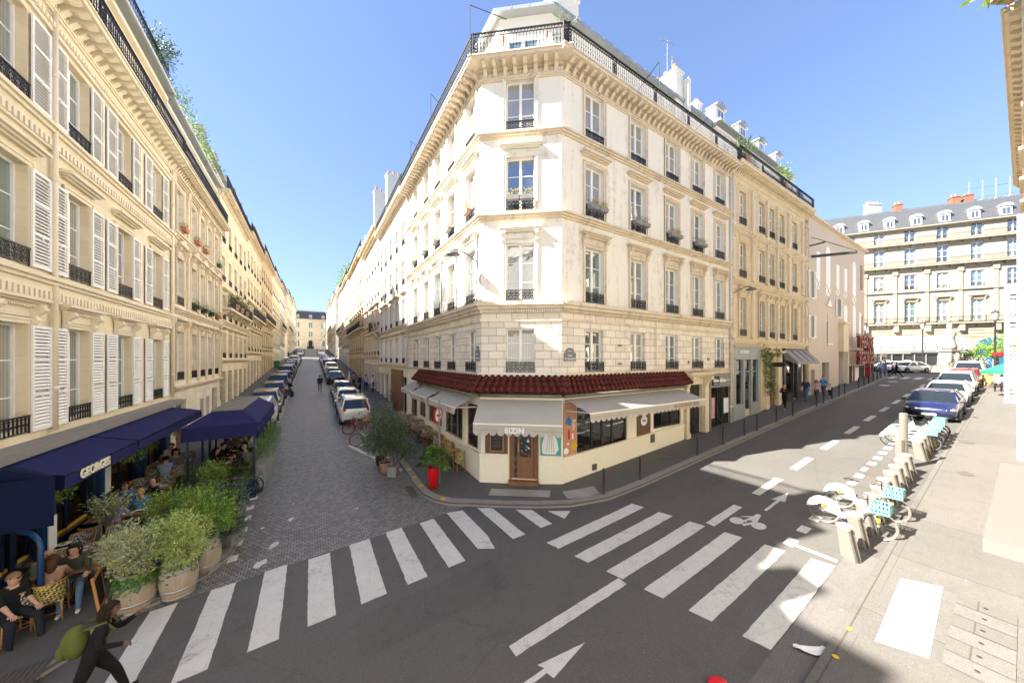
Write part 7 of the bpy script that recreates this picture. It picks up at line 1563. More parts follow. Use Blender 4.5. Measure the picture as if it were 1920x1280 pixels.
# ================================================================ two-wheelers and docks
def bicycle(label, pos, rz, frame='chrome', tyre='black_rubber', fend=None, basket=None, group=None, share=False, crate=None, lean=0, cat='bicycle', rim=None):
    r = thing('bicycle', label, cat, pos, rz, group); r.rotation_euler = (lean, 0, rz)
    for x in (-.53, .53):
        R_ = .33; mb = MB(); mb.tube([(x+R_*math.cos(a), 0, R_+R_*math.sin(a)) for a in [k*math.pi/12 for k in range(24)]], .02 if not share else .026, 6, closed=True); w = mb.build('wheel', M[tyre], r, None, True)
        mb = MB(); mb.tube([(x+(R_-.03)*math.cos(a), 0, R_+(R_-.03)*math.sin(a)) for a in [k*math.pi/10 for k in range(20)]], .010, 5, closed=True)
        for k in range(12): a = k*math.pi/6; mb.bar((x, 0, R_), (x+.3*math.cos(a), 0, R_+.3*math.sin(a)), .003)
        mb.tube([(x, -.05, R_), (x, .05, R_)], .03, 8); mb.build('rim', M[rim or 'rim_silver'], w)
        if share: mb = MB(); mb.box(x-.03, x+.03, -.035, .035, R_+.10, R_+.2); mb.build('reflector', M['orange_reflector'], w)
    t = .03 if share else .016; mb = MB()
    if share: mb.tube([(-.50, 0, .36), (-.2, 0, .33), (.05, 0, .36), (.30, 0, .62), (.40, 0, .80)], [.035, .06, .065, .045, .03], 8); mb.tube([(-.18, 0, .33), (-.26, 0, .62)], .03, 8); mb.ball((-.14, 0, .32), .12, .06, .09, 10, 7)
    else: mb.tube([(-.12, 0, .30), (-.24, 0, .72)], t, 6); mb.tube([(-.12, 0, .30), (.33, 0, .70)], t*1.2, 6); mb.tube([(-.22, 0, .66), (.31, 0, .76)], t, 6); mb.tube([(-.53, 0, .33), (-.12, 0, .30)], t*.8, 6); mb.tube([(-.53, 0, .33), (-.22, 0, .66)], t*.7, 6)
    mb.tube([(.53, .05, .33), (.42, .05, .62), (.38, 0, .66), (.34, 0, .82)], t*.8, 6); mb.build('frame', M[frame], r, None, True)
    mb = MB(); mb.tube([(-.24, 0, .6), (-.29, 0, .88)], .013, 6); mb.build('seat_post', M['rim_silver'], r); mb = MB(); mb.ball((-.32, 0, .91), .13, .075, .035, 10, 6); mb.ball((-.20, 0, .905), .09, .03, .025, 8, 5); mb.build('saddle', M['plastic_black'], r, None, True)
    mb = MB(); mb.tube([(.34, 0, .8), (.33, 0, .96)], .015, 6); mb.tube([(.18, .28, 1.0), (.30, .22, .99), (.34, 0, .96), (.30, -.22, .99), (.18, -.28, 1.0)], .013, 6); mb.build('handlebar', M['plastic_black'], r)
    mb = MB(); mb.tube([(-.12, -.08, .30), (-.03, -.09, .16)], .01, 5); mb.box(-.07, .02, -.16, -.08, .14, .17); mb.tube([(-.12, .08, .30), (-.2, .09, .43)], .01, 5); mb.box(-.25, -.16, .08, .16, .42, .45); mb.lathe([(.09, -.005), (.09, .005)], 14, (0, 0, 0)) if 0 else None; mb.build('pedal', M['plastic_black'], r)
    if fend:
        mb = MB(); n = 9
        for s in (-1, 1):
            pts = [(-.53+.37*math.cos(a), s*.035, .34+.37*math.sin(a)) for a in [math.pi*(.08+.92*k/n) for k in range(n+1)]]; inn = [(-.53+.16*math.cos(a), s*.035, .36+.16*math.sin(a)) for a in [math.pi*(.08+.75*k/n) for k in range(n+1)]]
            if share: mb.add(pts+inn, [(i, i+1, n+2+i, n+1+i) for i in range(n)])
        pts = [(-.53+.37*math.cos(a), .34+.37*math.sin(a)) for a in [math.pi*(.05+.95*k/n) for k in range(n+1)]]; mb.add([(x, s*.04, z) for x, z in pts for s in (-1, 1)], [(2*i, 2*i+1, 2*i+3, 2*i+2) for i in range(n)]); mb.build('mudguard', M[fend], r, fix=False)
        mb = MB(); pts = [(.53+.365*math.cos(a), .33+.365*math.sin(a)) for a in [math.pi*(.25+.5*k/5) for k in range(6)]]; mb.add([(x, s*.03, z) for x, z in pts for s in (-1, 1)], [(2*i, 2*i+1, 2*i+3, 2*i+2) for i in range(5)]); mb.build('mudguard', M[fend], r, fix=False)
    if basket:
        mb = MB(); x0, x1, z0, z1 = .42, .74, .70, .93
        for z in (z0, (z0+z1)/2, z1-.02): mb.box(x0, x1, -.2, -.185, z, z+.03); mb.box(x0, x1, .185, .2, z, z+.03); mb.box(x0, x0+.015, -.185, .185, z, z+.03); mb.box(x1-.015, x1, -.185, .185, z, z+.03)
        for k in range(6): x = x0+(x1-x0)*k/5; mb.box(x-.014, x+.014, -.202, -.18, z0, z1); mb.box(x-.014, x+.014, .18, .202, z0, z1)
        for k in range(5): y = -.19+.38*k/4; mb.box(x1-.02, x1+.003, y-.02, y+.02, z0, z1)
        mb.box(x0, x1, -.2, .2, z0-.01, z0); mb.box(x1-.0, x1+.01, -.1, .1, z0+.05, z1-.04); mb.build('basket', M[basket], r)
    if crate: mb = MB(); mb.box(-.62, -.25, -.18, .18, .70, .72); [mb.box(-.62, -.25, s*.18-.01, s*.18+.01, .72, .92) for s in (-1, 1)]; mb.box(-.63, -.61, -.18, .18, .72, .92); mb.box(-.26, -.24, -.18, .18, .72, .92); mb.build('crate', M[crate], r)
    return r
def dock():
    t = thing('bike_dock', 'x', 'bike dock'); mb = MB(); mb.prism([(-.12, -.02), (.22, -.02), (.05, .66), (-.22, .66)], -.075, .075, 'x'); mb.build('post', M['dock_paint'], t)
    mb = MB(); mb.prism([(-.23, .66), (.06, .66), (.04, .74), (-.01, .77), (-.19, .77), (-.24, .73)], -.085, .085, 'x'); mb.build('cap', M['dock_cap'], t)
    mb = MB(); mb.add([(-.025, .225, 0.02), (.025, .225, 0.02), (.025, .056, .66), (-.025, .056, .66)], [(0, 1, 2, 3)]); mb.T = Matrix.Translation((0, .006, 0)); mb.box(-.02, .02, .04, .07, .62, .70); mb.build('slot', M['dark_slot'], t, fix=False); return t
# dock frame: local y points to the kerb (+n)
aD = ANG1+math.pi-rad(32)
dl = ['nearest, at the front of the row', 'second, in front of the nearer basket', 'third, beside the nearer bicycle wheel', 'fourth, beside the second bicycle wheel', 'fifth in the near row', 'sixth in the near row', 'seventh in the near row', 'eighth in the near row', 'ninth in the near row', 'last before the tall beige column']
for i in range(10): place('dock', dock, onz(tn(2.72+.83*i, 7.32)), aD, 'beige bike dock '+dl[i], 'bike share docks along the kerb')
for i in range(7): place('dock', dock, onz(tn(12.6+.72*i, 7.32)), aD, 'beige bike dock '+['first after the gap, dark side facing us', 'second after the gap', 'third after the gap', 'fourth after the gap', 'fifth, beside the parked shared bicycles', 'sixth, beside the parked shared bicycles', 'last before the dark blue car'][i], 'bike share docks along the kerb')
ab = ANG1-math.pi/2
bicycle('nearest white and mint share bicycle with green basket', onz(tn(4.25, 7.02)), ab, 'mint_paint', 'dock_paint', 'white_paint_wood', 'mint_basket', 'share bicycles', True, rim='dock_paint'); bicycle('second white and mint share bicycle, saddle set higher', onz(tn(5.62, 7.05)), ab, 'mint_paint', 'dock_paint', 'white_paint_wood', 'mint_basket', 'share bicycles', True, rim='dock_paint')
for i, t in enumerate((14.2, 15.0, 15.7, 16.4, 17.1)): bicycle('share bicycle %s of the far cluster by the blue car' % ['nearest', 'second', 'middle', 'fourth', 'furthest'][i], onz(tn(t, 6.85)), ab+random.uniform(-.1, .1), 'mint_paint', 'black_rubber', 'mint_paint', 'mint_basket', 'share bicycles', True)
# tall beige column
g = tn(10.95, 7.1); r = thing('ticket_column', 'tall rounded beige ticket column between the two rows of docks', 'column', onz(g), aD); mb = MB(); mb.lathe([(.13, -.05), (.13, 2.05), (.125, 2.09), (.10, 2.11)], 20, sy=.8); mb.box(.09, .2, -.1, .1, 0, 1.1); mb.build('post', M['dock_paint'], r, None, False); mb = MB(); mb.lathe([(.133, 1.93), (.133, 1.95)], 20, sy=.8); mb.build('band', M['dock_cap'], r)
# bicycles and motorbikes on the cobbled street
def spot(px, py, dz=0): g = gp(px, py, dz); return onz(Vector((g.x, g.y, 0)), dz)
bicycle('black wheeled bicycle with silver frame beside the potted trees', spot(688, 833), a1+.05+math.pi, 'chrome', 'black_rubber', 'plastic_black', None, 'bicycles parked by the cobbled street')
bicycle('bicycle with red wheels and wooden crate next to the white estate', spot(672, 812), a1+math.pi, 'red_paint', 'black_rubber', None, None, 'bicycles parked by the cobbled street', crate='sandwich_wood', rim='red_paint')
bicycle('white framed bicycle leaning behind the red wheeled one', spot(684, 802), a1+math.pi-.2, 'car_white', 'black_rubber', 'car_white', None, 'bicycles parked by the cobbled street', lean=.15)
bicycle('silver bicycle next to the white framed one', spot(694, 808), a1+math.pi+.2, 'car_silver', 'black_rubber', 'chrome', None, 'bicycles parked by the cobbled street')
bicycle('dark bicycle leaning by the navy terrace box, behind oleander', spot(430, 938, .0), a1, 'plastic_black', 'black_rubber', 'chrome', None, 'bicycles by the terrace'); bicycle('silver bicycle with white rear mudguard against the navy terrace box', spot(440, 932), a1+math.pi, 'car_silver', 'black_rubber', 'car_white', None, 'bicycles by the terrace'); bicycle('bicycle with red rims behind the yellow green bushes', spot(400, 935), a1+.3, 'red_paint', 'black_rubber', None, None, 'bicycles by the terrace')
def moto(label, pos, rz, col='plastic_black'):
    r = thing('motorbike', label, 'motorbike', pos, rz, 'motorbikes and scooters in the cobbled street')
    for x in (-.62, .66): wheel(r, x, 0, .29, .13, 1)
    mb = MB(); mb.ball((-.25, 0, .66), .42, .15, .17, 12, 8); mb.ball((.25, 0, .72), .28, .17, .2, 12, 8); mb.ball((.05, 0, .4), .32, .14, .2, 10, 7); mb.tube([(.66, 0, .29), (.5, 0, .75), (.42, 0, 1.0)], .05, 8); mb.build('body', M[col], r, None, True)
    mb = MB(); mb.ball((-.35, 0, .80), .36, .14, .07, 12, 6); mb.build('saddle', M['plastic_black'], r, None, True); mb = MB(); mb.tube([(.3, .34, 1.02), (.42, .1, 1.0), (.42, -.1, 1.0), (.3, -.34, 1.02)], .02, 6); [mb.ball((.38, s*.3, 1.16), .03, .07, .04, 8, 5) for s in (-1, 1)]; mb.build('handlebar', M['plastic_black'], r)
    mb = MB(); mb.quad((.5, -.18, .95), (.5, .18, .95), (.38, .15, 1.3), (.38, -.15, 1.3)); mb.build('windscreen', M['car_glass'], r, fix=False); mb = MB(); mb.ball((.62, 0, .86), .06, .09, .07, 8, 6); mb.build('headlight', M['head_light'], r, None, True)
    mb = MB(); mb.tube([(-.2, -.16, .3), (-.75, -.18, .38)], .045, 8); mb.build('exhaust', M['chrome'], r); return r
moto('black motorbike nearest of those past the grey hatchback', spot(650, 752), a1+.2+math.pi); moto('black scooter between the motorbike and the black saloon', spot(648, 742), a1+math.pi-.1); moto('dark motorbike with windscreen by the cook in white', spot(657, 736), a1+math.pi+.3)
moto('black scooter standing in the road beside the left row', spot(540, 746), a2-.4); moto('grey scooter parked behind the dark blue car on the right', onz(tn(26.2, 7.15)), a1+2.9, 'car_grey'); moto('dark scooter in a group at the square', farpt(1722, 42.5), 2.6); moto('dark motorbike far up on the left pavement', spot(556, 668), a2)
# ================================================================ potted plants and hedges
def potted(label, pos, kind, crown, mats, n, size, seed, pot='planter_grey', ph=.4, pr=.22, stem=None, sh=(0, .3, .05), name='potted_plant', cat='potted plant', square=True, lump=.35, narrow=.5, group=None, trunk=True, lo=-1):
    r = thing(name, label, cat, pos, 0, group); rng = random.Random(seed)
    mb = MB()
    if square: mb.taper(-pr*.85, pr*.85, -pr*.85, pr*.85, 0, -pr, pr, -pr, pr, ph)
    else: mb.lathe([(pr*.68, 0), (pr, ph), (pr*1.02, ph+.02), (pr*.92, ph+.02), (pr*.9, ph-.03)], 20)
    mb.build('pot', M[pot], r, None, False); mb = MB(); mb.lathe([(pr*.84, ph-.03), (pr*.2, ph-.015)], 12); mb.build('soil', M['soil'], r)
    if trunk:
        mb = MB(); c0 = crown[0][0]
        for c, rr in crown:
            j = V(rng.uniform(-.03, .03), rng.uniform(-.03, .03), ph*.9); e = V(*c); mb.tube([j, j.lerp(e, .4)+V(rng.uniform(-.06, .06), rng.uniform(-.06, .06), 0), e], [.03, .022, .008], 6)
            for _ in range(6): q = e+V(rng.uniform(-1, 1)*rr[0], rng.uniform(-1, 1)*rr[1], rng.uniform(-.4, .9)*rr[2])*.7; mb.tube([j.lerp(e, .7), q], [.01, .004], 4)
        mb.build('trunk', M['bark'], r)
    mb = MB()
    for i, (c, rr) in enumerate(crown): leaves(mb, c, rr, n, size, rng, seed=seed+i, lump=lump, narrow=narrow, lo=lo); shoots(mb, c, rr, sh[0], sh[1], sh[2], rng, narrow=narrow)
    mb.build('foliage', [M[mats[0]], M[mats[1]]], r, fix=False); return r
potted('bushy grey green olive tree in a dark pot, left of the pair', spot(722, 884), '', [((-.1, .15, 1.5), (.75, .7, .85)), ((-.1, 0, 2.3), (.55, .5, .6)), ((.3, -.1, 1.3), (.5, .5, .6)), ((-.5, .1, 1.2), (.5, .5, .5))], ('leaf_olive', 'leaf_dark'), 2300, .085, 5, 'clay_pot', .42, .26, square=False, sh=(26, .35, .07), group='potted trees at the kerb', name='potted_tree')
potted('airy dark olive tree in a square grey concrete pot', spot(737, 892), '', [((.15, .1, 1.4), (.65, .55, .65)), ((.1, 0, 2.0), (.45, .45, .5)), ((.6, -.1, 1.1), (.45, .4, .35))], ('leaf_dark', 'leaf_olive'), 1500, .08, 9, 'planter_grey', .42, .21, sh=(34, .4, .07), group='potted trees at the kerb', name='potted_tree')
potted('small silvery shrub in a black pot between the olives', spot(712, 872), '', [((0, 0, .9), (.35, .35, .5))], ('leaf_olive', 'leaf_silver'), 700, .06, 12, 'plastic_black', .4, .2, square=False, group='potted trees at the kerb', sh=(10, .2, .05))
potted('reddish flowering plant in a tub on the side awning pavement', spot(732, 766, .12), '', [((0, 0, 1.0), (.4, .4, .5))], ('leaf_dark', 'leaf_red'), 500, .07, 14, 'planter_grey', .5, .25, sh=(10, .3, .06))
# fan palm in a tall bright red pot
r = thing('potted_palm', 'spiky green fan palm in a tall bright red pot', 'potted plant', spot(812, 914, .12)); mb = MB(); mb.lathe([(.15, 0), (.245, .80), (.25, .82), (.23, .82), (.22, .76)], 24); mb.build('pot', M['bright_red'], r, None, True); mb = MB(); mb.lathe([(.22, .76), (.05, .77)], 12); mb.tube([(0, 0, .75), (0, .02, 1.0)], .06, 8); mb.build('trunk', M['bark'], r)
mb = MB(); rng = random.Random(3)
for k in range(80):
    th = rng.uniform(0, 6.28); el = rng.uniform(-.25, 1.35); d = V(math.cos(th)*math.cos(el), math.sin(th)*math.cos(el), math.sin(el)); L = rng.uniform(.30, .52); c = V(0, 0, 1.0)+d*L; mb.tube([V(0, 0, .95), c], .005, 4, 0)
    a_ = d.cross(V(0, 0, 1)).normalized(); b_ = a_.cross(d)
    for q in range(15): ph = (q/14-.5)*2.6; e = (d*math.cos(ph)+a_*math.sin(ph)).normalized(); l = .30*rng.uniform(.75, 1.1); tip = c+e*l-V(0, 0, .07); sd2 = e.cross(b_).normalized()*.010; mb.add([c-sd2, c+e*l*.5-sd2*1.4+b_*.01, tip, c+e*l*.5+sd2*1.4], [(0, 1, 2, 3)], rng.randrange(2))
mb.build('foliage', [M['leaf_palm'], M['leaf_dark']], r, fix=False)
# three oak barrels with shrubs and ivy
def barrel(label, pos, crown, mats, n, size, seed, ivy=0, tiltx=0):
    r = thing('barrel_planter', label, 'barrel planter', pos, 0, 'oak barrels planted as the terrace edge'); rng = random.Random(seed)
    prof = [(.27, 0), (.30, .12), (.335, .30), (.345, .45), (.335, .60), (.30, .78), (.275, .88), (.255, .88), (.25, .80)]; mb = MB(); mb.lathe(prof, 28); b_ = mb.build('barrel', M['barrel_oak'], r, None, True)
    mb = MB()
    for z0, z1 in ((.02, .07), (.20, .25), (.63, .68), (.80, .85)):
        f = lambda z: next(p[0]+(q[0]-p[0])*(z-p[1])/(q[1]-p[1]) for p, q in zip(prof, prof[1:]) if p[1] <= z <= q[1])+.004
        mb.lathe([(f(z0), z0), (f(z1), z1)], 28)
    mb.build('hoop', M['zinc'], r, None, True); mb = MB(); mb.lathe([(.25, .80), (.02, .82)], 12); mb.build('soil', M['soil'], r)
    mb = MB()
    for c, rr in crown: 
        e = V(*c)
        for _ in range(7): q = e+V(rng.uniform(-1, 1)*rr[0], rng.uniform(-1, 1)*rr[1], rng.uniform(-.3, .8)*rr[2])*.75; mb.tube([(rng.uniform(-.1, .1), rng.uniform(-.1, .1), .8), V(0, 0, .8).lerp(q, .5)+V(.05, 0, 0), q], [.015, .010, .004], 5)
    mb.build('stem', M['bark'], r)
    mb = MB()
    for i, (c, rr) in enumerate(crown): leaves(mb, c, rr, n, size, rng, seed=seed+i*3, lump=.32, narrow=.6); shoots(mb, c, rr, 42, .28, size, rng, narrow=.6)
    mb.build('foliage', [M[mats[0]], M[mats[1]]], r, fix=False)
    if ivy:
        mb = MB()
        for k in range(ivy):
            a = rng.uniform(-2.6, .9); z = .86-abs(rng.gauss(0, .16)); rad_ = .31+rng.uniform(0, .07); p = V(rad_*math.cos(a), rad_*math.sin(a), z); s = rng.uniform(.05, .09); t1 = V(-math.sin(a), math.cos(a), 0); n1 = V(math.cos(a), math.sin(a), .6).normalized(); u1 = n1.cross(t1)
            w1 = t1*math.cos(a*7)+u1*math.sin(a*7); w2 = n1.cross(w1); mb.add([p-w1*s*.5, p+w2*s*.35, p+w1*s*.55, p-w2*s*.35], [(0, 1, 2, 3)], rng.randrange(2))
        for k in range(ivy//2): a = rng.uniform(0, 6.3); q = rng.uniform(0, .38); p = V(q*math.cos(a), q*math.sin(a), .9+rng.uniform(-.02, .12)); s = rng.uniform(.05, .09); w1 = V(rng.gauss(0, 1), rng.gauss(0, 1), .2).normalized(); w2 = w1.cross(V(rng.gauss(0, .3), rng.gauss(0, .3), 1)).normalized(); mb.add([p, p+w1*s*.5+w2*s*.4, p+w1*s, p+w1*s*.5-w2*s*.4], [(0, 1, 2, 3)], rng.randrange(2))
        mb.build('ivy', [M['leaf_ivy'], M['leaf_green']], r, fix=False)
    return r
barrel('nearest oak barrel with trailing ivy and pale variegated shrub', spot(256, 1140), [((-.12, .0, 1.38), (.52, .42, .46)), ((.15, -.15, 1.25), (.36, .34, .36)), ((-.5, .1, 1.25), (.34, .3, .32))], ('leaf_variegated', 'leaf_silver'), 2600, .055, 3, 420)
barrel('middle oak barrel overflowing with yellow green variegated bush', spot(336, 1113), [((.0, .05, 1.36), (.52, .46, .48)), ((.25, -.1, 1.18), (.38, .36, .38)), ((-.3, .1, 1.4), (.38, .36, .36))], ('leaf_variegated', 'leaf_lime'), 2600, .055, 7, 120)
barrel('third oak barrel beside the blue arrow sign', spot(383, 1070), [((-.15, .2, 1.45), (.6, .55, .5)), ((.15, .1, 1.3), (.45, .45, .4))], ('leaf_green', 'leaf_lime'), 2000, .06, 11, 60)
potted('bright lime green bush behind the barrels', spot(318, 1030, .12), '', [((0, .1, 1.1), (.75, .55, .5)), ((-.5, .3, 1.0), (.5, .4, .45)), ((.5, .3, 1.2), (.5, .4, .4))], ('leaf_lime', 'leaf_green'), 1100, .07, 21, 'planter_grey', .5, .3, sh=(34, .4, .06), group='terrace shrubs')
potted('loose green bush with small white flowers behind the third barrel', spot(385, 1015, .12), '', [((.1, .0, .8), (.5, .42, .42)), ((-.4, .2, .95), (.42, .4, .38))], ('leaf_green', 'leaf_olive'), 1000, .07, 23, 'planter_grey', .5, .3, sh=(34, .4, .06), group='terrace shrubs')
potted('narrow leaved oleander at the tip of the terrace kerb', spot(432, 1018, .12), '', [((0, 0, .95), (.33, .33, .5)), ((.05, .05, 1.3), (.28, .28, .35)), ((0, 0, .45), (.3, .3, .3))], ('leaf_olive', 'leaf_dark'), 700, .12, 25, 'planter_grey', .3, .24, narrow=.18, sh=(40, .4, .12), group='terrace shrubs')
potted('pale eucalyptus sprays leaning over the empty table', spot(196, 1040, .12), '', [((0, .1, 1.15), (.42, .3, .25)), ((-.3, .3, 1.2), (.3, .25, .2))], ('leaf_silver', 'leaf_variegated'), 260, .07, 27, 'clay_pot', .4, .2, square=False, narrow=.8, sh=(26, .4, .06), group='terrace shrubs')
potted('small red leaved shrub poking out of the green bushes', spot(352, 1035, .12), '', [((.1, 0, 1.35), (.12, .12, .14))], ('leaf_red', 'leaf_red'), 120, .05, 29, 'clay_pot', .4, .15, square=False, group='terrace shrubs')
for i, (s, lab) in enumerate(((-.4, 'left, near the big dark awning'), (3.05, 'in the middle, over the sunglasses woman'), (4.2, 'beside the blue menu case'), (6.9, 'furthest, near the white shirted reader'))):
    rng = random.Random(i+50); mb = MB(); leaves(mb, (0, 0, 0), (.30, .25, .32), 420, .07, rng, seed=i); shoots(mb, (0, 0, -.1), (.2, .2, .1), 14, -.35, .06, rng); o = mb.build('hanging_plant', [M['leaf_green'], M['leaf_lime']], None, xf(sd(s, -10.55)+V(0, 0, 2.1)), fix=False); tag(o, 'ball of trailing foliage hanging under the blue awning, '+lab, 'hanging plant', 'plants hanging under the blue awnings')
# blue arrow panel on a post, wooden trestle board
r = thing('road_sign', 'blue square sign with a white arrow half hidden by the barrels', 'sign', spot(402, 1058)); mb = MB(); mb.box(-.17, .17, -.012, .012, .62, .98); mb.T = None; p_ = mb.build('panel', M['poster_blue'], r, Matrix.Rotation(-.35, 4, 'Z')); mb = MB(); mb.prism([(.15, .80), (-.02, .95), (-.02, .87), (-.15, .87), (-.15, .73), (-.02, .73), (-.02, .65)], -.018, -.0125, 'y'); mb.build('arrow', M['paper_white'], p_); mb = MB(); mb.tube([(0, .02, -.1), (0, .02, .95)], .025, 8); mb.build('post', M['dark_shop'], r)
r = thing('menu_board', 'wooden easel menu board standing against the nearest barrel', 'menu board', spot(196, 1150, .12), 2.3); mb = MB(); mb.bar((-.25, 0, 0), (-.25, .12, .95), .04); mb.bar((.25, 0, 0), (.25, .12, .95), .04); mb.bar((-.25, .1, .9), (.25, .1, .9), .04); mb.bar((-.25, .03, .25), (.25, .03, .25), .04); mb.build('frame', M['sandwich_wood'], r); mb = MB(); mb.add([(-.23, .03, .27), (.23, .03, .27), (.23, .1, .88), (-.23, .1, .88)], [(0, 1, 2, 3)]); mb.build('board', M['menu_black'], r)
# ---- terrace box in the parking lane: navy box planters, hedge, tent
S1, S2, DA, DB = 3.7, 10.4, -9.6, -7.55
def planter(label, s0, s1, d0, d1, hgt, mats, seed, dens=260, box='navy_paint', hh=.45):
    c = sd((s0+s1)/2, (d0+d1)/2); r = thing('box_planter', label, 'planter', onz(c), a2, 'planters around the parking lane terrace'); lx_, ly = (s1-s0)/2, abs(d1-d0)/2
    mb = MB(); mb.box(-lx_, lx_, -ly, ly, -.15, hgt); mb.build('box', M[box], r); mb = MB(); rng = random.Random(seed); n = max(int(max(lx_, ly)*2/.4), 1)
    for k in range(n):
        u = (k+.5)/n*2-1; c_ = (u*lx_ if lx_ > ly else 0, u*ly if ly >= lx_ else 0, hgt+hh*.7+rng.uniform(-.08, .12)); leaves(mb, c_, (.33, .33, hh), dens, .07, rng, seed=seed+k); shoots(mb, c_, (.3, .3, hh), 9, .3, .06, rng)
    mb.build('foliage', [M[mats[0]], M[mats[1]]], r, fix=False); return r
planter('navy box planter with dark glossy shrubs across the near end', S1, S1+.35, DA, DB, .62, ('leaf_dark', 'leaf_green'), 61, 420, hh=.42); planter('long grey planter hedge along the cobbled road side', S1+.4, S2, DB-.1, DB+.25, .72, ('leaf_green', 'leaf_olive'), 62, 330, 'planter_grey', .5)
potted('tall light green shrub at the near end of the terrace box', onz(sd(S1-.1, DA+.9)), '', [((0, 0, 1.15), (.4, .35, .5))], ('leaf_lime', 'leaf_green'), 900, .08, 66, 'planter_grey', .5, .22, sh=(30, .3, .07), group='terrace shrubs')
tt = thing('terrace_tent', 'navy canvas terrace tent with pitched roof over the parking lane', 'tent', onz(sd((S1+S2)/2, (DA+DB)/2)), a2); zb_ = tt.location.z; lx_ = (S2-S1)/2-.35; ly = (DB-DA)/2+.05; ze = 2.52-zb_; zv = ze-.48; zr = ze+.42
mb = MB(); X0, X1, x0, x1 = -lx_, lx_, -lx_+.9, lx_-.2
# x runs up the street, y towards the house; ridge flat panel in the middle
yr = .45
mb.quad((X0, -ly, ze), (X0, ly, ze), (x0, yr, zr), (x0, -yr, zr)); mb.quad((X1, -ly, ze), (X1, ly, ze), (x1, yr, zr), (x1, -yr, zr)); mb.quad((X0, -ly, ze), (X1, -ly, ze), (x1, -yr, zr), (x0, -yr, zr)); mb.quad((X0, ly, ze), (X1, ly, ze), (x1, yr, zr), (x0, yr, zr))
mb.build('canopy', M['navy_canvas'], tt, fix=False); mb = MB(); mb.quad((X0, -ly, ze), (X0, ly, ze), (X0-.02, ly, zv), (X0-.02, -ly, zv)); mb.quad((X1, -ly, ze), (X1, ly, ze), (X1, ly, zv), (X1, -ly, zv)); mb.quad((X0, -ly, ze), (X1, -ly, ze), (X1, -ly-.02, zv), (X0, -ly-.02, zv)); mb.quad((X0, ly, ze), (X1, ly, ze), (X1, ly, zv), (X0, ly, zv)); mb.build('valance', M['navy_canvas'], tt, fix=False)
mb = MB(); mb.box(x0-.02, x1+.02, -yr-.02, yr+.02, zr, zr+.05); [mb.bar((x0+(x1-x0)*k/10, -yr, zr+.06), (x0+(x1-x0)*k/10, yr, zr+.06), .03) for k in range(11)]; mb.build('roof_panel', M['lead_grey'], tt)
for x in (X0+.08, X1-.08, X0+1.9, 0, X1-1.9):
    for y in (-ly+.15, ly-.15, ): mb = MB(); mb.box(x-.035, x+.035, y-.035, y+.035, -.1, ze); mb.build('post', M['navy_paint'], tt)
mb = MB(); mb.box(X0, X1+.4, -ly+.3, ly-.1, .1, .14); mb.build('floor', M['oak_door'], tt)
TP = 'diners under the navy terrace tent'
def tdin(label, px, py, rz, sh_, hair='hair_dark', hk='short', **kw):
    d = dict(SIT); d.update(kw); g = gp(px, py, 1.33); v = Vector((g.x, g.y, 0))-A; s = min(max(v.dot(E2), S1+.6), S2-.3); d_ = min(max(v.dot(E1), DA+.35), DB-.5); return make_person(label, onz(sd(s, d_), .14), rz, sh_, 'trousers_black', hair=hair, hairkind=hk, group=TP, **d)
tdin('dark haired woman in black at the near corner of the tent table', 399, 846, a1, 'shirt_black', hk='long'); tdin('short haired man in dark shirt under the tent, seen in profile', 414, 836, a1, 'shirt_black'); tdin('man in grey blue shirt reaching over the tent table', 424, 817, a1+.2, 'shirt_grey', 'hair_grey'); tdin('woman in yellowish top at the far side of the tent', 438, 815, a1+.6, 'shirt_sage', 'hair_blond', 'long')
tdin('blonde woman with long hair, back against the hedge', 462, 820, a1+math.pi, 'shirt_black', 'hair_blond', 'long'); tdin('dark haired diner with back to the hedge, nearest', 450, 853, a1+math.pi, 'shirt_black', hk='long'); tdin('grey haired diner leaning in under the tent', 463, 838, a1+math.pi, 'shirt_grey', 'hair_grey'); tdin('diner in pale top at the far end of the tent', 478, 814, a1+math.pi, 'shirt_white', 'hair_sand')
for i, s in enumerate((5.0, 6.4, 7.9, 9.2)):
    place('tab2', lambda: table_proto(.6, 1.1), onz(sd(s, -8.75), .14), a1+math.pi/2, 'table under the navy tent, %s from the near end' % ['first', 'second', 'third', 'fourth'][i], 'tables under the tent')
    for k in range(3): mb = MB(); mb.lathe([(.06, 0), (.12, .015), (.115, .02), (.05, .008)], 14); o = mb.build('plate', M['plate_white'], None, xf(onz(sd(s-.35+.35*k, -8.75+.15*(-1)**k), .9))); tag(o, 'white plate on the %s tent table, %s' % (['first', 'second', 'third', 'fourth'][i], ['near side', 'middle', 'far side'][k]), 'plate', 'plates under the tent')
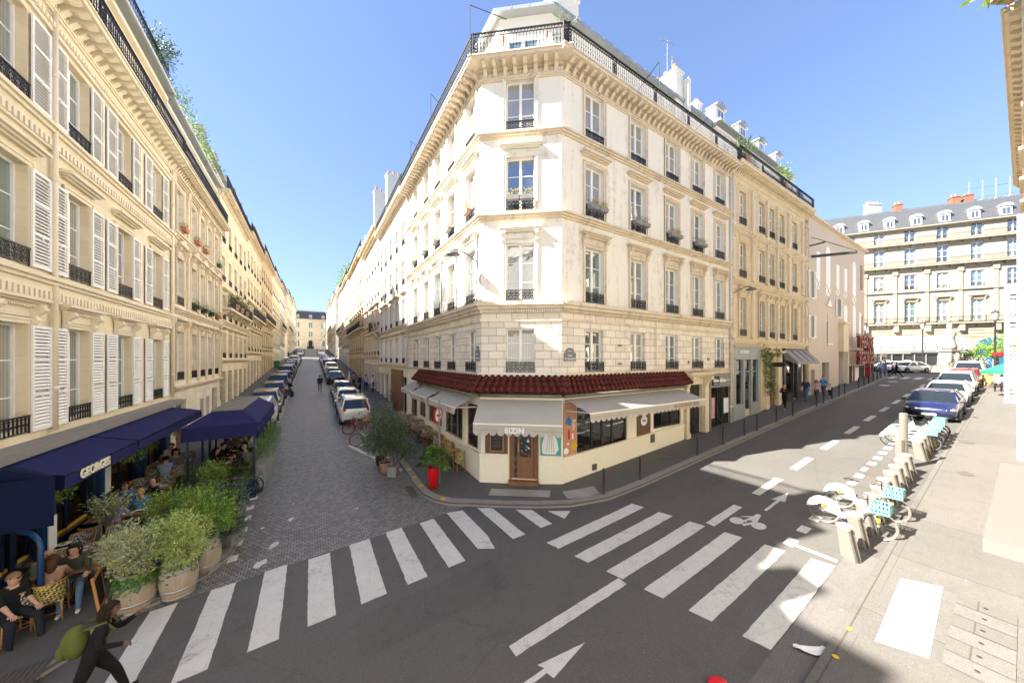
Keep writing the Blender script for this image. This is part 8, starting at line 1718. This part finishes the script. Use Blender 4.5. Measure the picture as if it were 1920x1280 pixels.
# ---- side terrace of the corner restaurant
for i, (px, py, kd) in enumerate(((852, 874, 'y'), (832, 855, 'y'), (812, 840, 't'), (792, 826, 't'), (773, 812, 't'), (758, 800, 't'))):
    if kd == 'y':
        p = spot(px, py, .12); place('rt', lambda: table_proto(.55, .55, 'rattan', True), p, 0, 'small round rattan table of the side terrace, %s' % ['nearest the corner', 'second from the corner'][i], 'tables of the corner restaurant')
    else: p = spot(px, py, .12); place('tab', None, p, a1, 'oblong wooden table of the side terrace, %s' % ['third from the corner', 'fourth from the corner', 'fifth from the corner', 'furthest, near the reddish plant'][i-2], 'tables of the corner restaurant')
    for j, s in enumerate((-1, 1)):
        q = Vector((p.x, p.y, 0))+E2*s*.55; place('cy' if kd == 'y' else 'ch', CY, onz(q, .12), a2+(math.pi if s > 0 else 0), '%s rattan chair %s the side terrace table %s' % ('yellow woven' if kd == 'y' else 'dark woven', 'before' if s < 0 else 'beyond', ['nearest the corner', 'second from corner', 'third from corner', 'fourth from corner', 'fifth from corner', 'furthest from us'][i]), 'chairs of the corner restaurant')
# no-entry style ring sign on its pole
r = thing('road_sign', 'round white sign with red ring on a tall pole beside the red pot', 'sign', spot(824, 906, .12), rad(165)); mb = MB(); mb.tube([(0, 0, -.1), (0, 0, 3.35)], .035, 10); mb.build('pole', M['taupe_shop'], r)
mb = MB(); mb.T = Matrix.Translation((.05, 0, 2.72)) @ Matrix.Rotation(math.pi/2, 4, 'Y'); mb.lathe([(.33, -.01), (.33, .01)], 28, mi=0); mb.lathe([(.25, .0101), (.25, .014)], 28, mi=1); mb.lathe([(.25, -.014), (.25, -.0101)], 28, mi=1); mb.T = None; mb.box(.03, .037, -.17, .17, 2.68, 2.76, 2); mb.box(.063, .07, -.17, .17, 2.68, 2.76, 2); mb.build('disc', [M['bright_red'], M['paper_white'], M['dark_shop']], r)
# green bin
r = thing('waste_bin', 'green wheeled bin on the far left pavement', 'bin', spot(519, 690, .12), a2); mb = MB(); mb.taper(-.3, .3, -.35, .35, .08, -.4, .4, -.42, .42, 1.1); mb.build('body', M['green_bin'], r); mb = MB(); mb.taper(-.42, .42, -.44, .44, 1.1, -.3, .3, -.4, .4, 1.25); mb.build('lid', M['green_bin'], r)
# ---- roof terraces planting
def rooftree(label, pos, crown, mats, n, size, seed, grp='plants on the roof terraces'): 
    r = thing('roof_shrub', label, 'shrub', pos, 0, grp); rng = random.Random(seed); mb = MB(); mb.taper(-.22, .22, -.22, .22, 0, -.27, .27, -.27, .27, .45); mb.build('pot', M['clay_pot'], r); mb = MB(); [mb.tube([(0, 0, .4), V(*c)], [.04, .015], 5) for c, _ in crown]; mb.build('stem', M['bark'], r); mb = MB()
    for i, (c, rr) in enumerate(crown): leaves(mb, c, rr, n, size, rng, seed=seed+i, lump=.5); shoots(mb, c, rr, 22, .5, size, rng)
    mb.build('foliage', [M[mats[0]], M[mats[1]]], r, fix=False)
def roofpt(s, d, z): return sd(s, d)+V(0, 0, z)
rooftree('feathery olive tree on the upper left terrace, nearest', roofpt(8.6, -12.0, 17.0), [((.3, 0, 1.5), (.75, .7, .8)), ((.7, 0, 1.1), (.5, .5, .5))], ('leaf_olive', 'leaf_dark'), 700, .13, 71)
for i, s in enumerate((10.5, 12.2, 13.6, 15.2, 16.8)): rooftree('%s brownish hedge clump on the second left roof' % ['first', 'second', 'third', 'fourth', 'fifth'][i], roofpt(s, -12.0, 16.9), [((.2, 0, .9), (.8, .7, .6)), ((.5, .2, .5), (.5, .7, .4))], ('leaf_olive', 'leaf_lime' if i % 2 else 'leaf_green'), 360, .12, 80+i)
rooftree('bright yellow green bush on the right roofs of the cobbled street', roofpt(24, .9, 17.2), [((0, 0, 1.1), (.9, .9, .7))], ('leaf_lime', 'leaf_lime'), 420, .16, 90); rooftree('trailing green bush below the yellow one', roofpt(22.6, .3, 17.0), [((0, 0, .6), (.6, .6, .5))], ('leaf_lime', 'leaf_green'), 300, .14, 91)
for i, (s, z) in enumerate(((58, 20.2), (62, 20.2), (66, 20.2), (71, 20.6), (76, 20.6))): rooftree('%s of the green roof bushes far along the right side' % ['first', 'second', 'third', 'fourth', 'last'][i], roofpt(s, .9, z), [((0, 0, 1.6), (1.9, 1.8, 1.5))], ('leaf_green', 'leaf_lime'), 420, .3, 92+i)
rooftree('leafy shrub spilling over the railing where the beige house starts', tn(14.6, .3)+V(0, 0, 17.0), [((0, 0, .9), (.7, .5, .6))], ('leaf_green', 'leaf_dark'), 450, .12, 98); rooftree('round shrub midway along the beige house balcony', tn(20.6, .2)+V(0, 0, 17.0), [((0, 0, 1.0), (.7, .5, .7))], ('leaf_green', 'leaf_lime'), 450, .12, 99); rooftree('thin bare shrub on the corner terrace of the white building', tn(.7, -.6)+V(0, 0, 16.65), [((0, 0, 1.9), (.5, .4, .7))], ('leaf_olive', 'leaf_silver'), 70, .08, 100)
rooftree('spiky palm on a high balcony at the top right corner', F_cam(5.2, 9.45).translation+V(0, 0, 13.2), [((0, 0, .6), (.5, .4, .5))], ('leaf_lime', 'leaf_palm'), 300, .3, 101)
for i, (s, c) in enumerate(((21.5, 1), (23.5, 0), (26, 1))): rooftree('%s balcony plant on the golden house, left street' % ['first', 'second', 'third'][i], roofpt(s, -10.95, 8.75), [((0, 0, .7), (.6, .5, .6))], ('leaf_green', 'leaf_dark'), 380, .11, 110+i)
# ---- the square: statue, lamps, railings, tree, café
q0 = Vector((55.6, 40.8, 0)); gz = zf(q0.x, q0.y)
r = thing('statue', 'pale stone monument with figure on a tall plinth in the square', 'statue', (q0.x, q0.y, gz)); mb = MB(); mb.taper(-1.4, 1.4, -1.4, 1.4, 0, -1.1, 1.1, -1.1, 1.1, 1.2); mb.taper(-.9, .9, -.9, .9, 1.2, -.75, .75, -.75, .75, 3.4); mb.box(-.95, .95, -.95, .95, 3.4, 3.65); mb.build('plinth', M['statue_stone'], r)
mb = MB(); mb.lathe([(.75, 3.65), (.8, 4.2), (.6, 4.9), (.55, 5.6), (.72, 6.1), (.5, 6.6), (.25, 7.0), (.33, 7.3), (.3, 7.6), (.1, 7.85)], 14); mb.tube([(.3, -.3, 6.4), (.9, -.5, 6.6), (.7, -.6, 7.3)], [.2, .15, .1], 7); mb.ball((-.9, -.6, 2.2), .35, .35, .9, 10, 8); mb.ball((.9, -.6, 2.0), .35, .35, .8, 10, 8); mb.ball((0, -.9, 2.4), .4, .3, .8, 10, 8); mb.build('figure', M['statue_stone'], r, None, True)
r.scale = (.78, .78, .80)
def lamp(label, p, h=5.2):
    r = thing('street_lamp', label, 'street lamp', p, 0, 'lamp posts around the square'); mb = MB(); mb.lathe([(.22, 0), (.2, .5), (.1, .9), (.07, 1.1), (.06, h-1.1), (.1, h-1.0), (.04, h-.9)], 12); mb.build('post', M['black_iron'], r, None, True); mb = MB(); mb.lathe([(.14, h-.9), (.26, h-.25)], 6); mb.build('lantern', M['glass_roof'], r); mb = MB(); mb.lathe([(.30, h-.25), (.18, h-.08), (.05, h), (.02, h+.2)], 6); mb.build('lantern_cap', M['black_iron'], r)
lamp('lamp post in front of the glazed café veranda', farpt(1730, 42), 6.6); lamp('lamp post right beside the theatre corner', farpt(1622, 44), 6.6); lamp('tall lamp post before the green tree, right of the square', farpt(1866, 32), 6.8)
mb = MB(); c0, c1 = farpt(1725, 41), farpt(1815, 38.5); mb.box(0, (c1-c0).length, -.05, .05, .95, 1.0); mb.box(0, (c1-c0).length, -.05, .05, .1, .14)
for k in range(int((c1-c0).length/.16)): mb.box(k*.16-.012, k*.16+.012, -.012, .012, 0, 1.1)
mb.box(-.3, (c1-c0).length+1, -.3, .3, -.3, .12, 1); o = mb.build('iron_fence', [M['black_iron'], M['pavement_light']], None, xf(c0, math.atan2((c1-c0).y, (c1-c0).x))); tag(o, 'low black railing round the monument garden', 'fence')
r = thing('leafy_tree', 'round green tree before the blue carriage gate', 'tree', farpt(1868, 41)); rng = random.Random(8); mb = MB(); mb.tube([(0, 0, 0), (.1, 0, 1.5), (0, .1, 2.6)], [.2, .15, .1], 8); [mb.tube([(0, 0, 1.6), (rng.uniform(-1.5, 1.5), rng.uniform(-1, 1), rng.uniform(2.4, 4))], [.08, .03], 6) for _ in range(7)]; mb.build('trunk', M['bark'], r)
mb = MB(); [leaves(mb, c, rr, 900, .26, rng, seed=i) for i, (c, rr) in enumerate((((0, 0, 3.3), (2.2, 1.6, 1.3)), ((-1.6, 0, 2.6), (1.2, 1.1, .8)), ((1.4, 0, 3.0), (1.3, 1.2, 1.2))))]; mb.build('crown', [M['leaf_green'], M['leaf_lime']], r, fix=False)
potted('pale flowering bush in front of the green tree', farpt(1835, 37), '', [((0, 0, 1.3), (.9, .7, .7))], ('leaf_silver', 'leaf_variegated'), 500, .12, 120, 'planter_grey', .7, .5, sh=(14, .4, .1)); potted('low yellow green hedge by the monument railing', farpt(1795, 38), '', [((0, 0, .9), (1.0, .5, .35))], ('leaf_lime', 'leaf_green'), 420, .1, 121, 'planter_grey', .5, .4)
for i, (px, Y) in enumerate(((1848, 28), (1856, 26), (1862, 29), (1850, 31), (1866, 26))): p = farpt(px, Y); place('cy', CY, V(p.x, p.y, p.z+.1), i, 'tan café chair on the far right pavement, %s' % ['left', 'front', 'middle', 'back', 'right'][i], 'café chairs at the far right corner')
for i, (px, Y, lab, sh_) in enumerate(((1872, 24.5, 'person in white seated at the far right café', 'shirt_white'), (1874, 27, 'person in dark blue standing by the green parasol', 'shirt_navy'))): p = farpt(px, Y); make_person(lab, V(p.x, p.y, p.z+.1), a1+math.pi, sh_, 'trousers_black', group='people at the far right café', **(SIT if i == 0 else {}))
r = thing('parasol', 'low green parasol at the far right café', 'parasol', farpt(1885, 22), 0); mb = MB(); mb.lathe([(1.0, 1.75), (1.02, 1.95), (.1, 2.45)], 8); mb.build('canopy', M['green_canvas'], r); mb = MB(); mb.tube([(0, 0, 0), (0, 0, 2.5)], .03, 6); mb.build('pole', M['paper_white'], r)
r = thing('parasol', 'red parasol behind the green one', 'parasol', farpt(1889, 29), 0); mb = MB(); mb.lathe([(.8, 2.4), (.82, 2.55), (.1, 2.85)], 8); mb.build('canopy', M['bright_red'], r); mb = MB(); mb.tube([(0, 0, 0), (0, 0, 3.3)], .03, 6); mb.build('pole', M['paper_white'], r)
r = thing('advertising_column', 'dark slim advertising panel by the theatre corner', 'advertising panel', farpt(1624, 38.5)); mb = MB(); mb.box(-.75, .75, -.15, .15, 0, 3.4); mb.build('panel', M['dark_shop'], r); mb = MB(); mb.box(-.6, .6, -.2, -.15, .6, 3.1); mb.build('poster', M['menu_black'], r)
# aerials
def aerial(label, pos, h): mb = MB(); mb.tube([(0, 0, 0), (0, 0, h)], .02, 5); mb.tube([(-.7, 0, h*.85), (.8, 0, h*1.05)], .014, 5); [mb.tube([(-.5+.25*k, -.2, h*.87+.033*k), (-.5+.25*k, .2, h*.87+.033*k)], .008, 4) for k in range(5)]; o = mb.build('aerial', M['enamel_grey'], None, xf(pos, .6)); tag(o, label, 'aerial', 'television aerials')
aerial('tall aerial on the white chimney with orange pots', tn(9.5, -1.6)+V(0, 0, 21.4), 2.3); aerial('shorter aerial at the near end of the white chimney', tn(9.0, -1.0)+V(0, 0, 20), 2.0)
